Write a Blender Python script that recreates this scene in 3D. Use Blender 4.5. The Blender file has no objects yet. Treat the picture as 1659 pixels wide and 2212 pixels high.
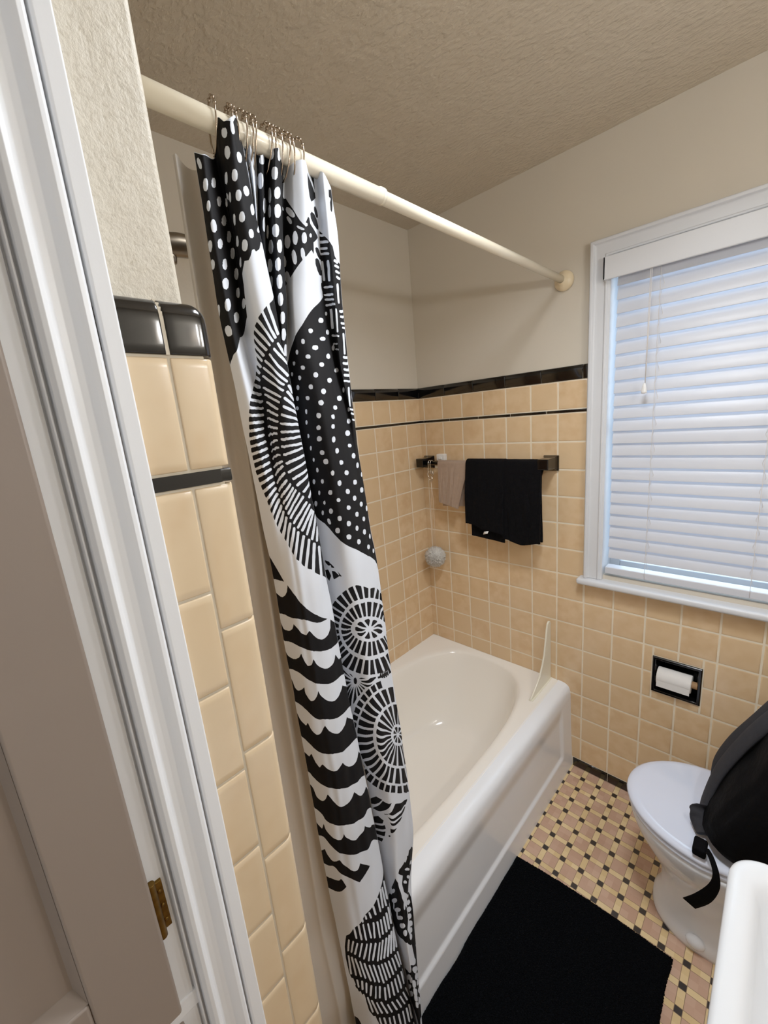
import bpy, bmesh, math, random
import numpy as np
from mathutils import Vector, Matrix, noise
random.seed(7)
PI = math.pi
scn = bpy.context.scene
COL = scn.collection

# ------------------------------------------------------------------ helpers
def link(name, me, parent=None):
    o = bpy.data.objects.new(name, me)
    COL.objects.link(o)
    if parent is not None:
        o.parent = parent
    return o

def tag(o, label=None, cat=None, group=None, kind=None):
    if label: o['label'] = label
    if cat: o['category'] = cat
    if group: o['group'] = group
    if kind: o['kind'] = kind
    return o

def empty(name, loc=(0, 0, 0), rz=0):
    o = bpy.data.objects.new(name, None)
    COL.objects.link(o)
    o.location = loc
    o.rotation_euler = (0, 0, rz)
    o.empty_display_size = .05
    return o

class MB:
    """collects shapes, in world coordinates, for one mesh object"""
    def __init__(s): s.v = []; s.f = []; s.sm = []; s.mi = []
    def add(s, V, F, smooth=True, mi=0):
        b = len(s.v); s.v += [tuple(v) for v in V]
        for f in F: s.f.append(tuple(i + b for i in f)); s.sm.append(smooth); s.mi.append(mi)
    def box(s, a, b, smooth=False, mi=0):
        (x0, y0, z0), (x1, y1, z1) = a, b
        V = [(x0,y0,z0),(x1,y0,z0),(x1,y1,z0),(x0,y1,z0),(x0,y0,z1),(x1,y0,z1),(x1,y1,z1),(x0,y1,z1)]
        s.add(V, [(3,2,1,0),(4,5,6,7),(0,1,5,4),(1,2,6,5),(2,3,7,6),(3,0,4,7)], smooth, mi)
    def loft(s, loops, cap0=False, cap1=False, closed=True, smooth=True, mi=0):
        n = len(loops[0]); V = [p for l in loops for p in l]; F = []
        for i in range(len(loops) - 1):
            for j in range(n if closed else n - 1):
                k = (j + 1) % n
                F.append((i*n+j, i*n+k, (i+1)*n+k, (i+1)*n+j))
        if cap0: F.append(tuple(range(n))[::-1])
        if cap1: F.append(tuple(range((len(loops)-1)*n, len(loops)*n)))
        s.add(V, F, smooth, mi)
    def tube(s, pts, r, n=12, cap=True, mi=0, closed=False, flat=None):
        """swept circle (or flattened ellipse, flat=(half width dir, ratio)); r number or list"""
        P = [Vector(p) for p in pts]; m = len(P)
        R = r if isinstance(r, (list, tuple)) else [r] * m
        T = []
        for i in range(m):
            if closed: t = P[(i+1) % m] - P[i-1]
            else: t = P[min(i+1, m-1)] - P[max(i-1, 0)]
            T.append(t.normalized())
        up = Vector((0, 0, 1)) if abs(T[0].z) < .9 else Vector((1, 0, 0))
        N = (up - T[0] * up.dot(T[0])).normalized(); loops = []
        for i in range(m):
            N = (N - T[i] * N.dot(T[i])).normalized(); B = T[i].cross(N)
            if flat is not None:
                w = Vector(flat[0]); w = (w - T[i] * w.dot(T[i])).normalized(); th = T[i].cross(w)
                loops.append([P[i] + w * (R[i] * math.cos(a)) + th * (R[i] * flat[1] * math.sin(a)) for a in [2*PI*k/n for k in range(n)]])
            else:
                loops.append([P[i] + N * (R[i] * math.cos(a)) + B * (R[i] * math.sin(a)) for a in [2*PI*k/n for k in range(n)]])
        if closed: loops.append(loops[0])
        s.loft(loops, cap and not closed, cap and not closed, mi=mi)
    def lathe(s, prof, c, axis='z', n=32, mi=0, cap0=False, cap1=False):
        loops = []
        for r, h in prof:
            L = []
            for k in range(n):
                a = 2*PI*k/n; p, q = r*math.cos(a), r*math.sin(a)
                L.append({'z': (c[0]+p, c[1]+q, c[2]+h), 'y': (c[0]+q, c[1]+h, c[2]+p), 'x': (c[0]+h, c[1]+p, c[2]+q)}[axis])
            loops.append(L)
        s.loft(loops, cap0, cap1, mi=mi)
    def ball(s, c, r, n=16, m=10, sc=(1, 1, 1)):
        s.lathe([(max(1e-5, r*math.sin(PI*i/m))*1.0, -r*math.cos(PI*i/m)) for i in range(m+1)], (0, 0, 0), n=n)
        k = n*(m+1)
        s.v[-k:] = [(c[0]+x*sc[0], c[1]+y*sc[1], c[2]+z*sc[2]) for x, y, z in s.v[-k:]]
    def build(s, name, mats, parent=None, bevel=0, seg=2, weld=False, auto=None):
        me = bpy.data.meshes.new(name)
        me.from_pydata(s.v, [], s.f)
        me.polygons.foreach_set('use_smooth', s.sm)
        mats = mats if isinstance(mats, (list, tuple)) else [mats]
        for m in mats: me.materials.append(m)
        me.polygons.foreach_set('material_index', s.mi)
        bm = bmesh.new(); bm.from_mesh(me)
        if weld: bmesh.ops.remove_doubles(bm, verts=bm.verts, dist=1e-5)
        bmesh.ops.recalc_face_normals(bm, faces=bm.faces)
        bm.to_mesh(me); bm.free()
        o = link(name, me, parent)
        if parent is not None:
            o.matrix_parent_inverse = Matrix.Translation(parent.location).inverted() if parent.parent is None and parent.type == 'EMPTY' and parent.rotation_euler.z == 0 else Matrix()
        if bevel:
            b = o.modifiers.new('bevel', 'BEVEL'); b.width = bevel; b.segments = seg; b.limit_method = 'ANGLE'; b.angle_limit = .6
            me.polygons.foreach_set('use_smooth', [True]*len(me.polygons))
            w = o.modifiers.new('wn', 'WEIGHTED_NORMAL'); w.keep_sharp = False
        return o

def grid_mesh(name, P, mat, parent=None, smooth=True, wrap_u=False):
    """P (nu,nv,3) array"""
    nu, nv = P.shape[:2]
    me = bpy.data.meshes.new(name)
    me.vertices.add(nu*nv); me.vertices.foreach_set('co', np.ascontiguousarray(P.reshape(-1)).astype(np.float32))
    i, j = np.meshgrid(np.arange(nu-1), np.arange(nv-1), indexing='ij')
    a = (i*nv+j).ravel()
    q = np.stack([a, a+nv, a+nv+1, a+1], 1)
    if wrap_u:
        j = np.arange(nv-1); a = (nu-1)*nv+j
        q = np.vstack([q, np.stack([a, j, j+1, a+1], 1)])
    me.loops.add(q.size); me.loops.foreach_set('vertex_index', q.ravel())
    me.polygons.add(len(q)); me.polygons.foreach_set('loop_start', np.arange(0, q.size, 4))
    me.update(calc_edges=True); me.validate()
    me.polygons.foreach_set('use_smooth', [smooth]*len(me.polygons))
    me.materials.append(mat)
    o = link(name, me, parent)
    if parent is not None and parent.type == 'EMPTY': o.matrix_parent_inverse = Matrix.Translation(parent.location).inverted()
    return o

# ------------------------------------------------------------------ materials
def lin(c):
    return tuple(((x/255)/12.92 if x/255 <= .04045 else ((x/255+.055)/1.055)**2.4) for x in c) + (1,)

def new_mat(name):
    m = bpy.data.materials.new(name); m.use_nodes = True
    nt = m.node_tree; return m, nt, nt.nodes['Principled BSDF']

def ramp(nt, src, stops):
    r = nt.nodes.new('ShaderNodeValToRGB'); cr = r.color_ramp
    while len(cr.elements) < len(stops): cr.elements.new(.5)
    for e, (p, c) in zip(cr.elements, stops): e.position = p; e.color = c
    nt.links.new(src, r.inputs[0]); return r.outputs[0]

def noise_tex(nt, scale, detail=4, rough=.5, coord='Object', dim=None, vscale=None):
    tc = nt.nodes.new('ShaderNodeTexCoord'); n = nt.nodes.new('ShaderNodeTexNoise')
    n.inputs['Scale'].default_value = scale; n.inputs['Detail'].default_value = detail; n.inputs['Roughness'].default_value = rough
    if vscale:
        mp = nt.nodes.new('ShaderNodeMapping'); mp.inputs['Scale'].default_value = vscale
        nt.links.new(tc.outputs[coord], mp.inputs[0]); nt.links.new(mp.outputs[0], n.inputs['Vector'])
    else: nt.links.new(tc.outputs[coord], n.inputs['Vector'])
    return n.outputs[0]

def bump(nt, bsdf, h, strength=.3, dist=.002, chain=None):
    b = nt.nodes.new('ShaderNodeBump'); b.inputs['Strength'].default_value = strength; b.inputs['Distance'].default_value = dist
    nt.links.new(h, b.inputs['Height'])
    if chain is not None: nt.links.new(chain, b.inputs['Normal'])
    nt.links.new(b.outputs[0], bsdf.inputs['Normal']); return b.outputs[0]

def simple(name, rgb, rough=.5, metal=0, spec=.5, var=.06, vs=8, bs=0, bd=.001, bscale=60, coat=0, sheen=0, rgb2=None, trans=0, vscale=None):
    """procedural material: base colour broken up by noise, optional noise bump"""
    m, nt, b = new_mat(name)
    c = lin(rgb)
    c2 = lin(rgb2) if rgb2 else tuple(x*(1-var) for x in c[:3]) + (1,)
    n = noise_tex(nt, vs, 3, vscale=vscale)
    nt.links.new(ramp(nt, n, [(.3, c2), (.7, c)]), b.inputs['Base Color'])
    b.inputs['Roughness'].default_value = rough; b.inputs['Metallic'].default_value = metal
    b.inputs['Specular IOR Level'].default_value = spec
    b.inputs['Coat Weight'].default_value = coat; b.inputs['Coat Roughness'].default_value = .05
    b.inputs['Sheen Weight'].default_value = sheen
    if bs: bump(nt, b, noise_tex(nt, bscale, 5, .6), bs, bd)
    if trans:
        t = nt.nodes.new('ShaderNodeBsdfTranslucent'); t.inputs[0].default_value = c
        mx = nt.nodes.new('ShaderNodeMixShader'); mx.inputs[0].default_value = trans
        out = nt.nodes['Material Output']
        nt.links.new(b.outputs[0], mx.inputs[1]); nt.links.new(t.outputs[0], mx.inputs[2]); nt.links.new(mx.outputs[0], out.inputs[0])
    return m

M = {}
def tile_mat(name, rgb, rgb2, rgb3):
    m, nt, b = new_mat(name)
    at = nt.nodes.new('ShaderNodeAttribute'); at.attribute_name = 'tile_tint'
    n = noise_tex(nt, 22, 2, .5)
    base = ramp(nt, n, [(.36, lin(rgb2)), (.62, lin(rgb))])
    mx = nt.nodes.new('ShaderNodeMix'); mx.data_type = 'RGBA'; mx.blend_type = 'MIX'
    nt.links.new(at.outputs['Fac'], mx.inputs[0]); nt.links.new(base, mx.inputs[6]); mx.inputs[7].default_value = lin(rgb3)
    nt.links.new(mx.outputs[2], b.inputs['Base Color'])
    b.inputs['Roughness'].default_value = .22; b.inputs['Specular IOR Level'].default_value = .45
    bump(nt, b, noise_tex(nt, 9, 2), .05, .004)
    return m
M['tile'] = tile_mat('peach_glazed_tile', (217, 182, 138), (206, 167, 121), (210, 176, 132))
M['tile_near'] = tile_mat('peach_glazed_tile_near', (216, 190, 152), (209, 180, 141), (212, 187, 150))
M['tile_black'] = simple('black_glazed_tile', (4, 4, 5), .12, var=.2, vs=12, spec=.4)
M['grout'] = simple('cream_grout', (232, 216, 186), .8, var=.1, vs=30, bs=.2)
M['grout_near'] = simple('grey_grout', (205, 193, 170), .8, var=.2, vs=40, bs=.2)
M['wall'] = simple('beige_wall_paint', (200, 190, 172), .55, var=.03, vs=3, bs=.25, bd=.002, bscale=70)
def plaster():
    m, nt, b = new_mat('rough_near_wall_paint')
    n1 = noise_tex(nt, 55, 8, .65, vscale=(1, 1, .6)); n2 = noise_tex(nt, 230, 4, .6)
    nt.links.new(ramp(nt, n2, [(.25, lin((174, 164, 143))), (.5, lin((198, 190, 172)))]), b.inputs['Base Color'])
    b.inputs['Roughness'].default_value = .5
    c = bump(nt, b, n1, .55, .004); bump(nt, b, n2, .5, .0015, c)
    return m
M['plaster'] = plaster()
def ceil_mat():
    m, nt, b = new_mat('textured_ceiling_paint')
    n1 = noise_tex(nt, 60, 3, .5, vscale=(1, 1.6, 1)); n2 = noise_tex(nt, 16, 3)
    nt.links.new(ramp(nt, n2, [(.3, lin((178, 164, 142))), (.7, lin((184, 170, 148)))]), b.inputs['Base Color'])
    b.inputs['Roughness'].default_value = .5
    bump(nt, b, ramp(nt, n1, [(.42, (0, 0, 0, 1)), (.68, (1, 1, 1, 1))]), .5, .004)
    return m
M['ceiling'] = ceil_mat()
M['white_trim'] = simple('white_trim_paint', (208, 210, 214), .35, var=.03, vs=6, bs=.15, bd=.001, bscale=40)
M['casing'] = simple('white_door_casing_paint', (232, 236, 242), .38, var=.03, vs=6, bs=.2, bd=.001, bscale=45, vscale=(1, 1, .15))
M['door'] = simple('taupe_cabinet_paint', (124, 111, 101), .5, var=.05, vs=5, bs=.25, bd=.0015, bscale=28)
M['hinge'] = simple('aged_brass', (120, 88, 40), .42, metal=1, var=.5, vs=120)
M['tub'] = simple('cream_porcelain', (246, 240, 229), .12, var=.015, vs=3)
M['apron'] = simple('white_porcelain_apron', (240, 242, 246), .16, var=.04, vs=4)
M['porcelain'] = simple('white_porcelain', (230, 232, 236), .08, var=.01, vs=4)
M['lid'] = simple('white_lid_window_tint', (212, 219, 238), .07, var=.01, vs=4, coat=1)  # white lid; the blue of the window light is put into its colour
M['sink'] = simple('white_sink_enamel', (225, 229, 234), .1, var=.01, vs=4)
M['rod'] = simple('cream_enamelled_steel', (226, 215, 190), .18, var=.02, vs=10)
M['flange'] = simple('cream_rubber', (222, 200, 160), .3, var=.03, vs=10)
M['ring'] = simple('brushed_nickel_ring', (168, 148, 128), .22, metal=1, var=.3, vs=60)
M['nickel'] = simple('brushed_nickel', (120, 108, 92), .32, metal=1, var=.2, vs=40)
M['chrome'] = simple('chrome_hook', (215, 210, 200), .12, metal=1, var=.1, vs=40)
M['black_ceramic'] = simple('black_ceramic', (3, 3, 4), .16, var=.2, vs=20, spec=.3)
M['towel_black'] = simple('black_terry', (5, 5, 8), 1, var=.5, vs=120, bs=1, bd=.004, bscale=420, spec=.1)
M['cloth_tan'] = simple('taupe_washcloth', (158, 132, 112), .95, var=.12, vs=60, bs=.8, bd=.002, bscale=500, spec=.2)
M['mat'] = simple('black_bath_mat_pile', (6, 8, 12), 1, var=.8, vs=220, bs=1, bd=.006, bscale=260, spec=.05)
M['bag'] = simple('black_bag_nylon', (3, 3, 4), .9, var=.5, vs=25, bs=.8, bd=.006, bscale=22, spec=.06)
M['strap'] = simple('charcoal_strap_webbing', (30, 30, 34), .9, var=.2, vs=90, bs=.4, bd=.001, bscale=300, spec=.2)
M['paper'] = simple('toilet_paper', (225, 222, 218), .95, var=.05, vs=40, bs=.3, bd=.001, bscale=120)
M['cardboard'] = simple('brown_cardboard', (150, 110, 70), .8, var=.15, vs=40)
M['plastic_white'] = simple('white_plastic', (232, 230, 226), .3, var=.02)
M['guard'] = simple('ivory_plastic', (232, 226, 204), .25, var=.03)
M['slat'] = simple('white_blind_slat', (210, 212, 220), .35, var=.02, vs=5, trans=.12)
M['rail'] = simple('white_blind_rail', (205, 206, 209), .35, var=.02, vs=5)
M['cord'] = simple('blind_cord', (214, 208, 204), .7, var=.1, vs=90)
M['liner'] = simple('ivory_shower_liner', (186, 178, 166), .5, var=.03, vs=4, trans=.4)
M['pouf'] = simple('white_mesh_pouf', (242, 236, 226), .4, var=.05, vs=40, trans=.35)
M['clear_cord'] = simple('pale_clear_cord', (214, 192, 165), .3, var=.1)

def glass():
    m, nt, b = new_mat('window_glass')
    n = noise_tex(nt, 3, 2)
    tr = nt.nodes.new('ShaderNodeBsdfTransparent'); gl = nt.nodes.new('ShaderNodeBsdfGlossy'); gl.inputs['Roughness'].default_value = .02
    nt.links.new(ramp(nt, n, [(0, (.93, .97, .98, 1)), (1, (.96, .98, 1, 1))]), tr.inputs[0])
    mx = nt.nodes.new('ShaderNodeMixShader'); mx.inputs[0].default_value = .07
    nt.links.new(tr.outputs[0], mx.inputs[1]); nt.links.new(gl.outputs[0], mx.inputs[2])
    nt.links.new(mx.outputs[0], nt.nodes['Material Output'].inputs[0]); return m
M['glass'] = glass()
def emis(name, col, s):
    m, nt, b = new_mat(name)
    n = noise_tex(nt, 5, 1)
    nt.links.new(ramp(nt, n, [(0, col), (1, col)]), b.inputs['Emission Color'])
    b.inputs['Emission Strength'].default_value = s; return m
M['bulb'] = emis('warm_bulb', (1, .975, .94, 1), 114)

def math_n(nt, op, a, b=None, c=None):
    n = nt.nodes.new('ShaderNodeMath'); n.operation = op
    for i, x in enumerate((a, b, c)):
        if x is None: continue
        if isinstance(x, (int, float)): n.inputs[i].default_value = x
        else: nt.links.new(x, n.inputs[i])
    return n.outputs[0]

def floor_mat():
    """mosaic: pink squares, cream strips, a black dot at every crossing"""
    m, nt, b = new_mat('mosaic_floor')
    tc = nt.nodes.new('ShaderNodeTexCoord'); sp = nt.nodes.new('ShaderNodeSeparateXYZ'); nt.links.new(tc.outputs['Object'], sp.inputs[0])
    def cell(o, off, p):
        t = math_n(nt, 'DIVIDE', math_n(nt, 'SUBTRACT', o, off - 50*p), p)
        idx = math_n(nt, 'ROUND', t)
        return math_n(nt, 'MULTIPLY', math_n(nt, 'SUBTRACT', t, idx), p), idx
    dx, ix = cell(sp.outputs[0], .768, .0633); dy, iy = cell(sp.outputs[1], -.058, .0643)
    ax, ay = math_n(nt, 'ABSOLUTE', dx), math_n(nt, 'ABSOLUTE', dy)
    h = .0094; g = .0007
    inx, iny = math_n(nt, 'LESS_THAN', ax, h), math_n(nt, 'LESS_THAN', ay, h)
    both = math_n(nt, 'MULTIPLY', inx, iny); one = math_n(nt, 'MAXIMUM', inx, iny)
    gr = math_n(nt, 'MAXIMUM', math_n(nt, 'COMPARE', ax, h, g), math_n(nt, 'COMPARE', ay, h, g))
    cmb = nt.nodes.new('ShaderNodeCombineXYZ'); nt.links.new(math_n(nt, 'ADD', ix, math_n(nt, 'MULTIPLY', inx, .37)), cmb.inputs[0]); nt.links.new(math_n(nt, 'ADD', iy, math_n(nt, 'MULTIPLY', iny, .37)), cmb.inputs[1])
    wn = nt.nodes.new('ShaderNodeTexWhiteNoise'); nt.links.new(cmb.outputs[0], wn.inputs['Vector'])
    pink = ramp(nt, wn.outputs[0], [(0, lin((176, 134, 108))), (1, lin((192, 152, 126)))])
    yel = ramp(nt, wn.outputs[0], [(0, lin((206, 172, 116))), (1, lin((224, 194, 140)))])
    def mix(f, a, c):
        x = nt.nodes.new('ShaderNodeMix'); x.data_type = 'RGBA'; nt.links.new(f, x.inputs[0])
        for k, s_ in ((6, a), (7, c)):
            if isinstance(s_, tuple): x.inputs[k].default_value = s_
            else: nt.links.new(s_, x.inputs[k])
        return x.outputs[2]
    c = mix(one, pink, yel); c = mix(both, c, lin((26, 20, 18))); c = mix(gr, c, lin((120, 92, 66)))
    nt.links.new(c, b.inputs['Base Color'])
    b.inputs['Roughness'].default_value = .38
    bump(nt, b, math_n(nt, 'SUBTRACT', 1, gr), .4, .0008)
    return m
M['floor'] = floor_mat()

def print_mat():
    m, nt, b = new_mat('black_white_printed_fabric')
    at = nt.nodes.new('ShaderNodeAttribute'); at.attribute_name = 'ink'
    f = ramp(nt, at.outputs['Fac'], [(.44, lin((204, 210, 221))), (.56, lin((5, 5, 7)))])
    nt.links.new(f, b.inputs['Base Color']); b.inputs['Roughness'].default_value = .8
    b.inputs['Specular IOR Level'].default_value = .12
    bump(nt, b, noise_tex(nt, 14, 3, .5, vscale=(1, 1, .35)), .25, .006)
    return m
M['print'] = print_mat()

# ------------------------------------------------------------------ room shell
CEIL = 2.445; RW = 1.80; NW = -2.35
XC = .92          # painted face of the near wall beside the door
XT = .935         # tiled face of it
YE = -1.476       # painted end of that wall (tub end wall)
WIN = (.869, 1.447, .945, 2.066)     # window opening x0,x1,z0,z1
TPH = (1.061, 1.196, .523, .655)     # paper holder opening

def rects_minus(r, holes):
    out = [r]
    for (hx0, hx1, hz0, hz1) in holes:
        nx = []
        for (x0, x1, z0, z1) in out:
            if hx0 >= x1 or hx1 <= x0 or hz0 >= z1 or hz1 <= z0: nx.append((x0, x1, z0, z1)); continue
            if x0 < hx0: nx.append((x0, hx0, z0, z1))
            if hx1 < x1: nx.append((hx1, x1, z0, z1))
            a, b = max(x0, hx0), min(x1, hx1)
            if z0 < hz0: nx.append((a, b, z0, hz0))
            if hz1 < z1: nx.append((a, b, hz1, z1))
        out = nx
    return out

f = MB(); f.box((-.15, NW-.1, -.06), (RW+.1, .15, 0)); tag(f.build('floor', M['floor']), kind='structure')
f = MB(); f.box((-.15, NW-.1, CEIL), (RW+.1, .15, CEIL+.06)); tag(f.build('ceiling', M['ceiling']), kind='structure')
f = MB(); f.box((-.15, NW-.1, 0), (0, .15, CEIL)); tag(f.build('wall_left', M['wall']), kind='structure')
f = MB(); f.box((RW, NW-.1, 0), (RW+.1, .15, CEIL)); tag(f.build('wall_right', M['wall']), kind='structure')
f = MB(); f.box((-.15, NW-.1, 0), (RW+.1, NW, CEIL)); tag(f.build('wall_front', M['wall']), kind='structure')
f = MB()
for (x0, x1, z0, z1) in rects_minus((0, RW, 0, CEIL), [WIN, TPH]): f.box((x0, 0, z0), (x1, .15, z1))
wb = f.build('wall_back', M['wall']); tag(wb, kind='structure')
f = MB(); f.box((0, NW, 0), (XC, YE, CEIL)); tag(f.build('wall_near', M['plaster'], bevel=.006, seg=3), kind='structure')

# ------------------------------------------------------------------ tiles
def tile_sheet(name, rects, place, mat, parent=None, th=.005, gap=.0018, edge=.006, seed=1, grout=None):
    """glazed tiles with cushioned edges; place(a,b,h) maps in-plane a,b and height h to the world"""
    rnd = random.Random(seed); V = []; F = []; tint = []; MI = []
    def quadring(r, ins, h):
        x0, x1, z0, z1 = r; e = min(ins, (x1-x0)*.45, (z1-z0)*.45)
        return [place(x0+e, z0+e, h), place(x1-e, z0+e, h), place(x1-e, z1-e, h), place(x0+e, z1-e, h)]
    for r in rects:
        if r[1]-r[0] < .004 or r[3]-r[2] < .004: continue
        t = rnd.random()**1.5
        b = len(V)
        for ins, h in ((gap, 0), (gap, th*.55), (gap+.0012, th*.8), (gap+edge*.5, th*.96), (gap+edge, th)):
            V += quadring(r, ins, h)
        for k in range(4):
            for j in range(4):
                n = (j+1) % 4; F.append((b+k*4+j, b+k*4+n, b+(k+1)*4+n, b+(k+1)*4+j)); MI.append(0)
        F.append((b+16, b+17, b+18, b+19)); MI.append(0)
        tint += [t]*20
    if grout is not None:
        for (x0, x1, z0, z1) in grout:
            b = len(V); V += [place(x0, z0, th*.8), place(x1, z0, th*.8), place(x1, z1, th*.8), place(x0, z1, th*.8)]
            F.append((b, b+1, b+2, b+3)); MI.append(1); tint += [0]*4
    me = bpy.data.meshes.new(name); me.from_pydata(V, [], F)
    for m in (mat if isinstance(mat, (list, tuple)) else [mat]): me.materials.append(m)
    me.polygons.foreach_set('material_index', MI)
    me.polygons.foreach_set('use_smooth', [True]*len(F))
    a = me.attributes.new('tile_tint', 'FLOAT', 'POINT'); a.data.foreach_set('value', tint)
    bm = bmesh.new(); bm.from_mesh(me); bmesh.ops.recalc_face_normals(bm, faces=bm.faces); bm.to_mesh(me); bm.free()
    return link(name, me, parent)

P_ = .1095; ZB = .043; ZL0 = ZB+14*P_; ZL1 = ZL0+.0125; ZA = 1.694; ZCAP = 1.746
CAS = (.800, 1.512, .90, 2.12)
HOLES = [CAS, (1.053, 1.204, .515, .663)]
xs = [0, .0355] + [.0355+P_*i for i in range(1, 18) if .0355+P_*i < RW] + [RW]
rows = [(ZB+P_*k, ZB+P_*(k+1)) for k in range(14)] + [(ZL1, ZA)]
R_ = []
for (z0, z1) in rows:
    for x0, x1 in zip(xs[:-1], xs[1:]):
        R_ += rects_minus((x0, x1, z0, z1), HOLES)
pw = lambda a, b, h: (a, -h, b)
TS = [M['tile'], M['grout']]
tag(tile_sheet('trim_1', R_, pw, TS, grout=rects_minus((0, RW, 0, ZCAP-.004), HOLES), seed=3), kind='structure')
# left wall tiles
ys = [-P_*i for i in range(0, 14)] + [YE]
R_ = [(y1, y0, z0, z1) for (z0, z1) in rows if z1 > .36 for y0, y1 in zip(ys[:-1], ys[1:])]
tag(tile_sheet('trim_2', R_, lambda a, b, h: (h, a, b), TS, grout=[(YE, 0, .3, ZCAP-.004)], seed=5), kind='structure')
# tub end wall tiles (faces the window wall)
R_ = [(x0, x1, z0, z1) for (z0, z1) in rows if z1 > .36 for x0, x1 in zip([P_*i for i in range(9)][:-1], [P_*i for i in range(9)][1:])]
tag(tile_sheet('trim_3', R_, lambda a, b, h: (a, YE+h, b), TS, grout=[(0, .9, .3, ZCAP-.004)], seed=6), kind='structure')

def cap_strip(name, segs, place, mats, z0=ZA, z1=ZCAP, th=.011, seed=1):
    """black bull-nosed cap tiles; segs list of (a0,a1) along the wall"""
    V = MB()
    prof = [(z0+.001, 0), (z0+.001, .006), (z0+.004, .0075), (z0+.02, .0085), (z1-.018, .0105), (z1-.009, .0105), (z1-.003, .008), (z1-.0005, .004), (z1, 0)]
    for a0, a1 in segs:
        a0 += .0009; a1 -= .0009
        loops = [[place(a, b, h) for b, h in prof] for a in (a0, a0+.0015, a1-.0015, a1)]
        loops[0] = [place(a0, z0+(b-z0)*.992, h*.93) for b, h in prof]; loops[3] = [place(a1, z0+(b-z0)*.992, h*.93) for b, h in prof]
        V.loft(loops, True, True, closed=False)
    o = V.build(name, mats); return tag(o, kind='structure')
# window wall cap and liner
def breaks(b0, bs, b1): L = [b0]+bs+[b1]; return list(zip(L[:-1], L[1:]))
cj = [.010]+[.010+.1546*i for i in range(1, 6)]
cap_strip('trim_4', breaks(0, cj, .800), pw, M['tile_black'])
cap_strip('trim_5', breaks(1.512, [1.60, 1.755], RW), pw, M['tile_black'])
cap_strip('trim_6', breaks(YE, [-.1546*i for i in range(9, 0, -1)], 0), lambda a, b, h: (h, a, b), M['tile_black'])
def liner(name, segs, place):
    return tag(tile_sheet(name, [(a0, a1, ZL0, ZL1) for a0, a1 in segs], place, M['tile_black'], gap=.0007, edge=.002, th=.0068), kind='structure')
liner('trim_7', breaks(0, [.03+.1546*i for i in range(0, 5)], .800), pw)
liner('trim_8', breaks(1.512, [1.66], RW), pw)
liner('trim_9', breaks(YE, [-.155*i for i in range(9, 0, -1)], 0), lambda a, b, h: (h, a, b))
# black base tiles
bj = [.915-.1546*5, .915-.1546*4]; bsg = breaks(.77, [.915+.1546*i for i in range(0, 6)], RW)
tag(tile_sheet('baseboard_back', [(a, b, .001, ZB) for a, b in bsg], pw, M['tile_black'], gap=.0007, edge=.003, th=.009), kind='structure')
tag(tile_sheet('baseboard_right', [(a, a+.152, .001, ZB) for a in [NW+.1546*i for i in range(15)]], lambda a, b, h: (RW-h, a, b), M['tile_black'], gap=.0007, edge=.003, th=.009), kind='structure')
# right wall wainscot (behind the sink and toilet)
R_ = [(NW+P_*i, NW+P_*(i+1), z0, z1) for (z0, z1) in rows[:11] for i in range(21)]
tag(tile_sheet('trim_10', R_, lambda a, b, h: (RW-h, a, b), TS, grout=[(NW, -.01, 0, ZB+11*P_)], seed=8), kind='structure')

# ---- near wall end: thick tiles with rounded outer edge (seen close up)
def bullnose_tile(mb, y0, y1, z0, z1, round_edge, top_round=False, mi=0, thick=.015):
    """tile on the x=XC face from y0..y1 (y1 = outer edge toward the tub); outer edge rolls round to the end wall"""
    g = .0011; y0 += g; z0 += g; z1 -= g
    if not round_edge: y1 -= g
    r = .011 if round_edge else .0018
    prof = []                                     # (y, x) cross-section
    e = .0018
    prof += [(y0, XC), (y0, XC+thick-e), (y0+e*.3, XC+thick-e*.3), (y0+e, XC+thick-.0003), (y0+.010, XC+thick)]
    if round_edge:
        prof += [(y1-r*1.3, XC+thick)]
        for a in range(1, 9):
            t = a/8*PI/2; prof.append((y1-r+r*math.sin(t), XC+thick-r+r*math.cos(t)))
        prof += [(y1, XC-.03)]
    else:
        prof += [(y1-.010, XC+thick), (y1-e, XC+thick-.0003), (y1-e*.3, XC+thick-e*.3), (y1, XC+thick-e), (y1, XC)]
    loops = []
    zs = [(z0, -.0020), (z0+.0006, -.0008), (z0+.0018, -.0001), (z0+.009, 0)]
    if top_round:
        R = .017
        zs += [(z1-R-.004, 0)] + [(z1-R+R*math.sin(a/10*PI/2), -(R-R*math.cos(a/10*PI/2))*.85) for a in range(1, 11)]
    else: zs += [(z1-.009, 0), (z1-.0018, -.0001), (z1-.0006, -.0008), (z1, -.0020)]
    for z, dx in zs:
        L = []
        for (y, x) in prof:
            fx = min(1, max(0, (x-XC)/thick)); xx = x + dx*fx
            yy = y
            if round_edge and top_round and y > y1-.03 and z > z1-.017:
                k = (y-(y1-.03))/.03; yy = y - k*k*(-dx)*1.1
            L.append((xx, yy, z))
        loops.append(L)
    mb.loft(loops, True, True, closed=False, mi=mi)
YS = -1.505; YO = -1.541; YR = -1.4615
tb = MB()
def left_rows():
    z = 1.563; out = [(1.579, 1.686)]
    while z > .12: out.append((z-.1095, z)); z -= .1095
    return out
def right_rows():
    z = 1.563; out = [(1.579, 1.686)]
    while z > .12: out.append((z-.1545, z)); z -= .1545
    return out
for z0, z1 in left_rows(): bullnose_tile(tb, YO-.03, YS, z0, z1, False)
for z0, z1 in right_rows(): bullnose_tile(tb, YS, YR, z0, z1, True)
tb.box((XC-.001, YO-.03, 0), (XC+.0136, YR-.0105, 1.70), mi=1); tb.box((XC-.001, YO-.03, 1.69), (XC+.0135, YR-.022, 1.722), mi=1)
o = tb.build('trim_11', [M['tile_near'], M['grout_near']]); tag(o, kind='structure')
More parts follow.
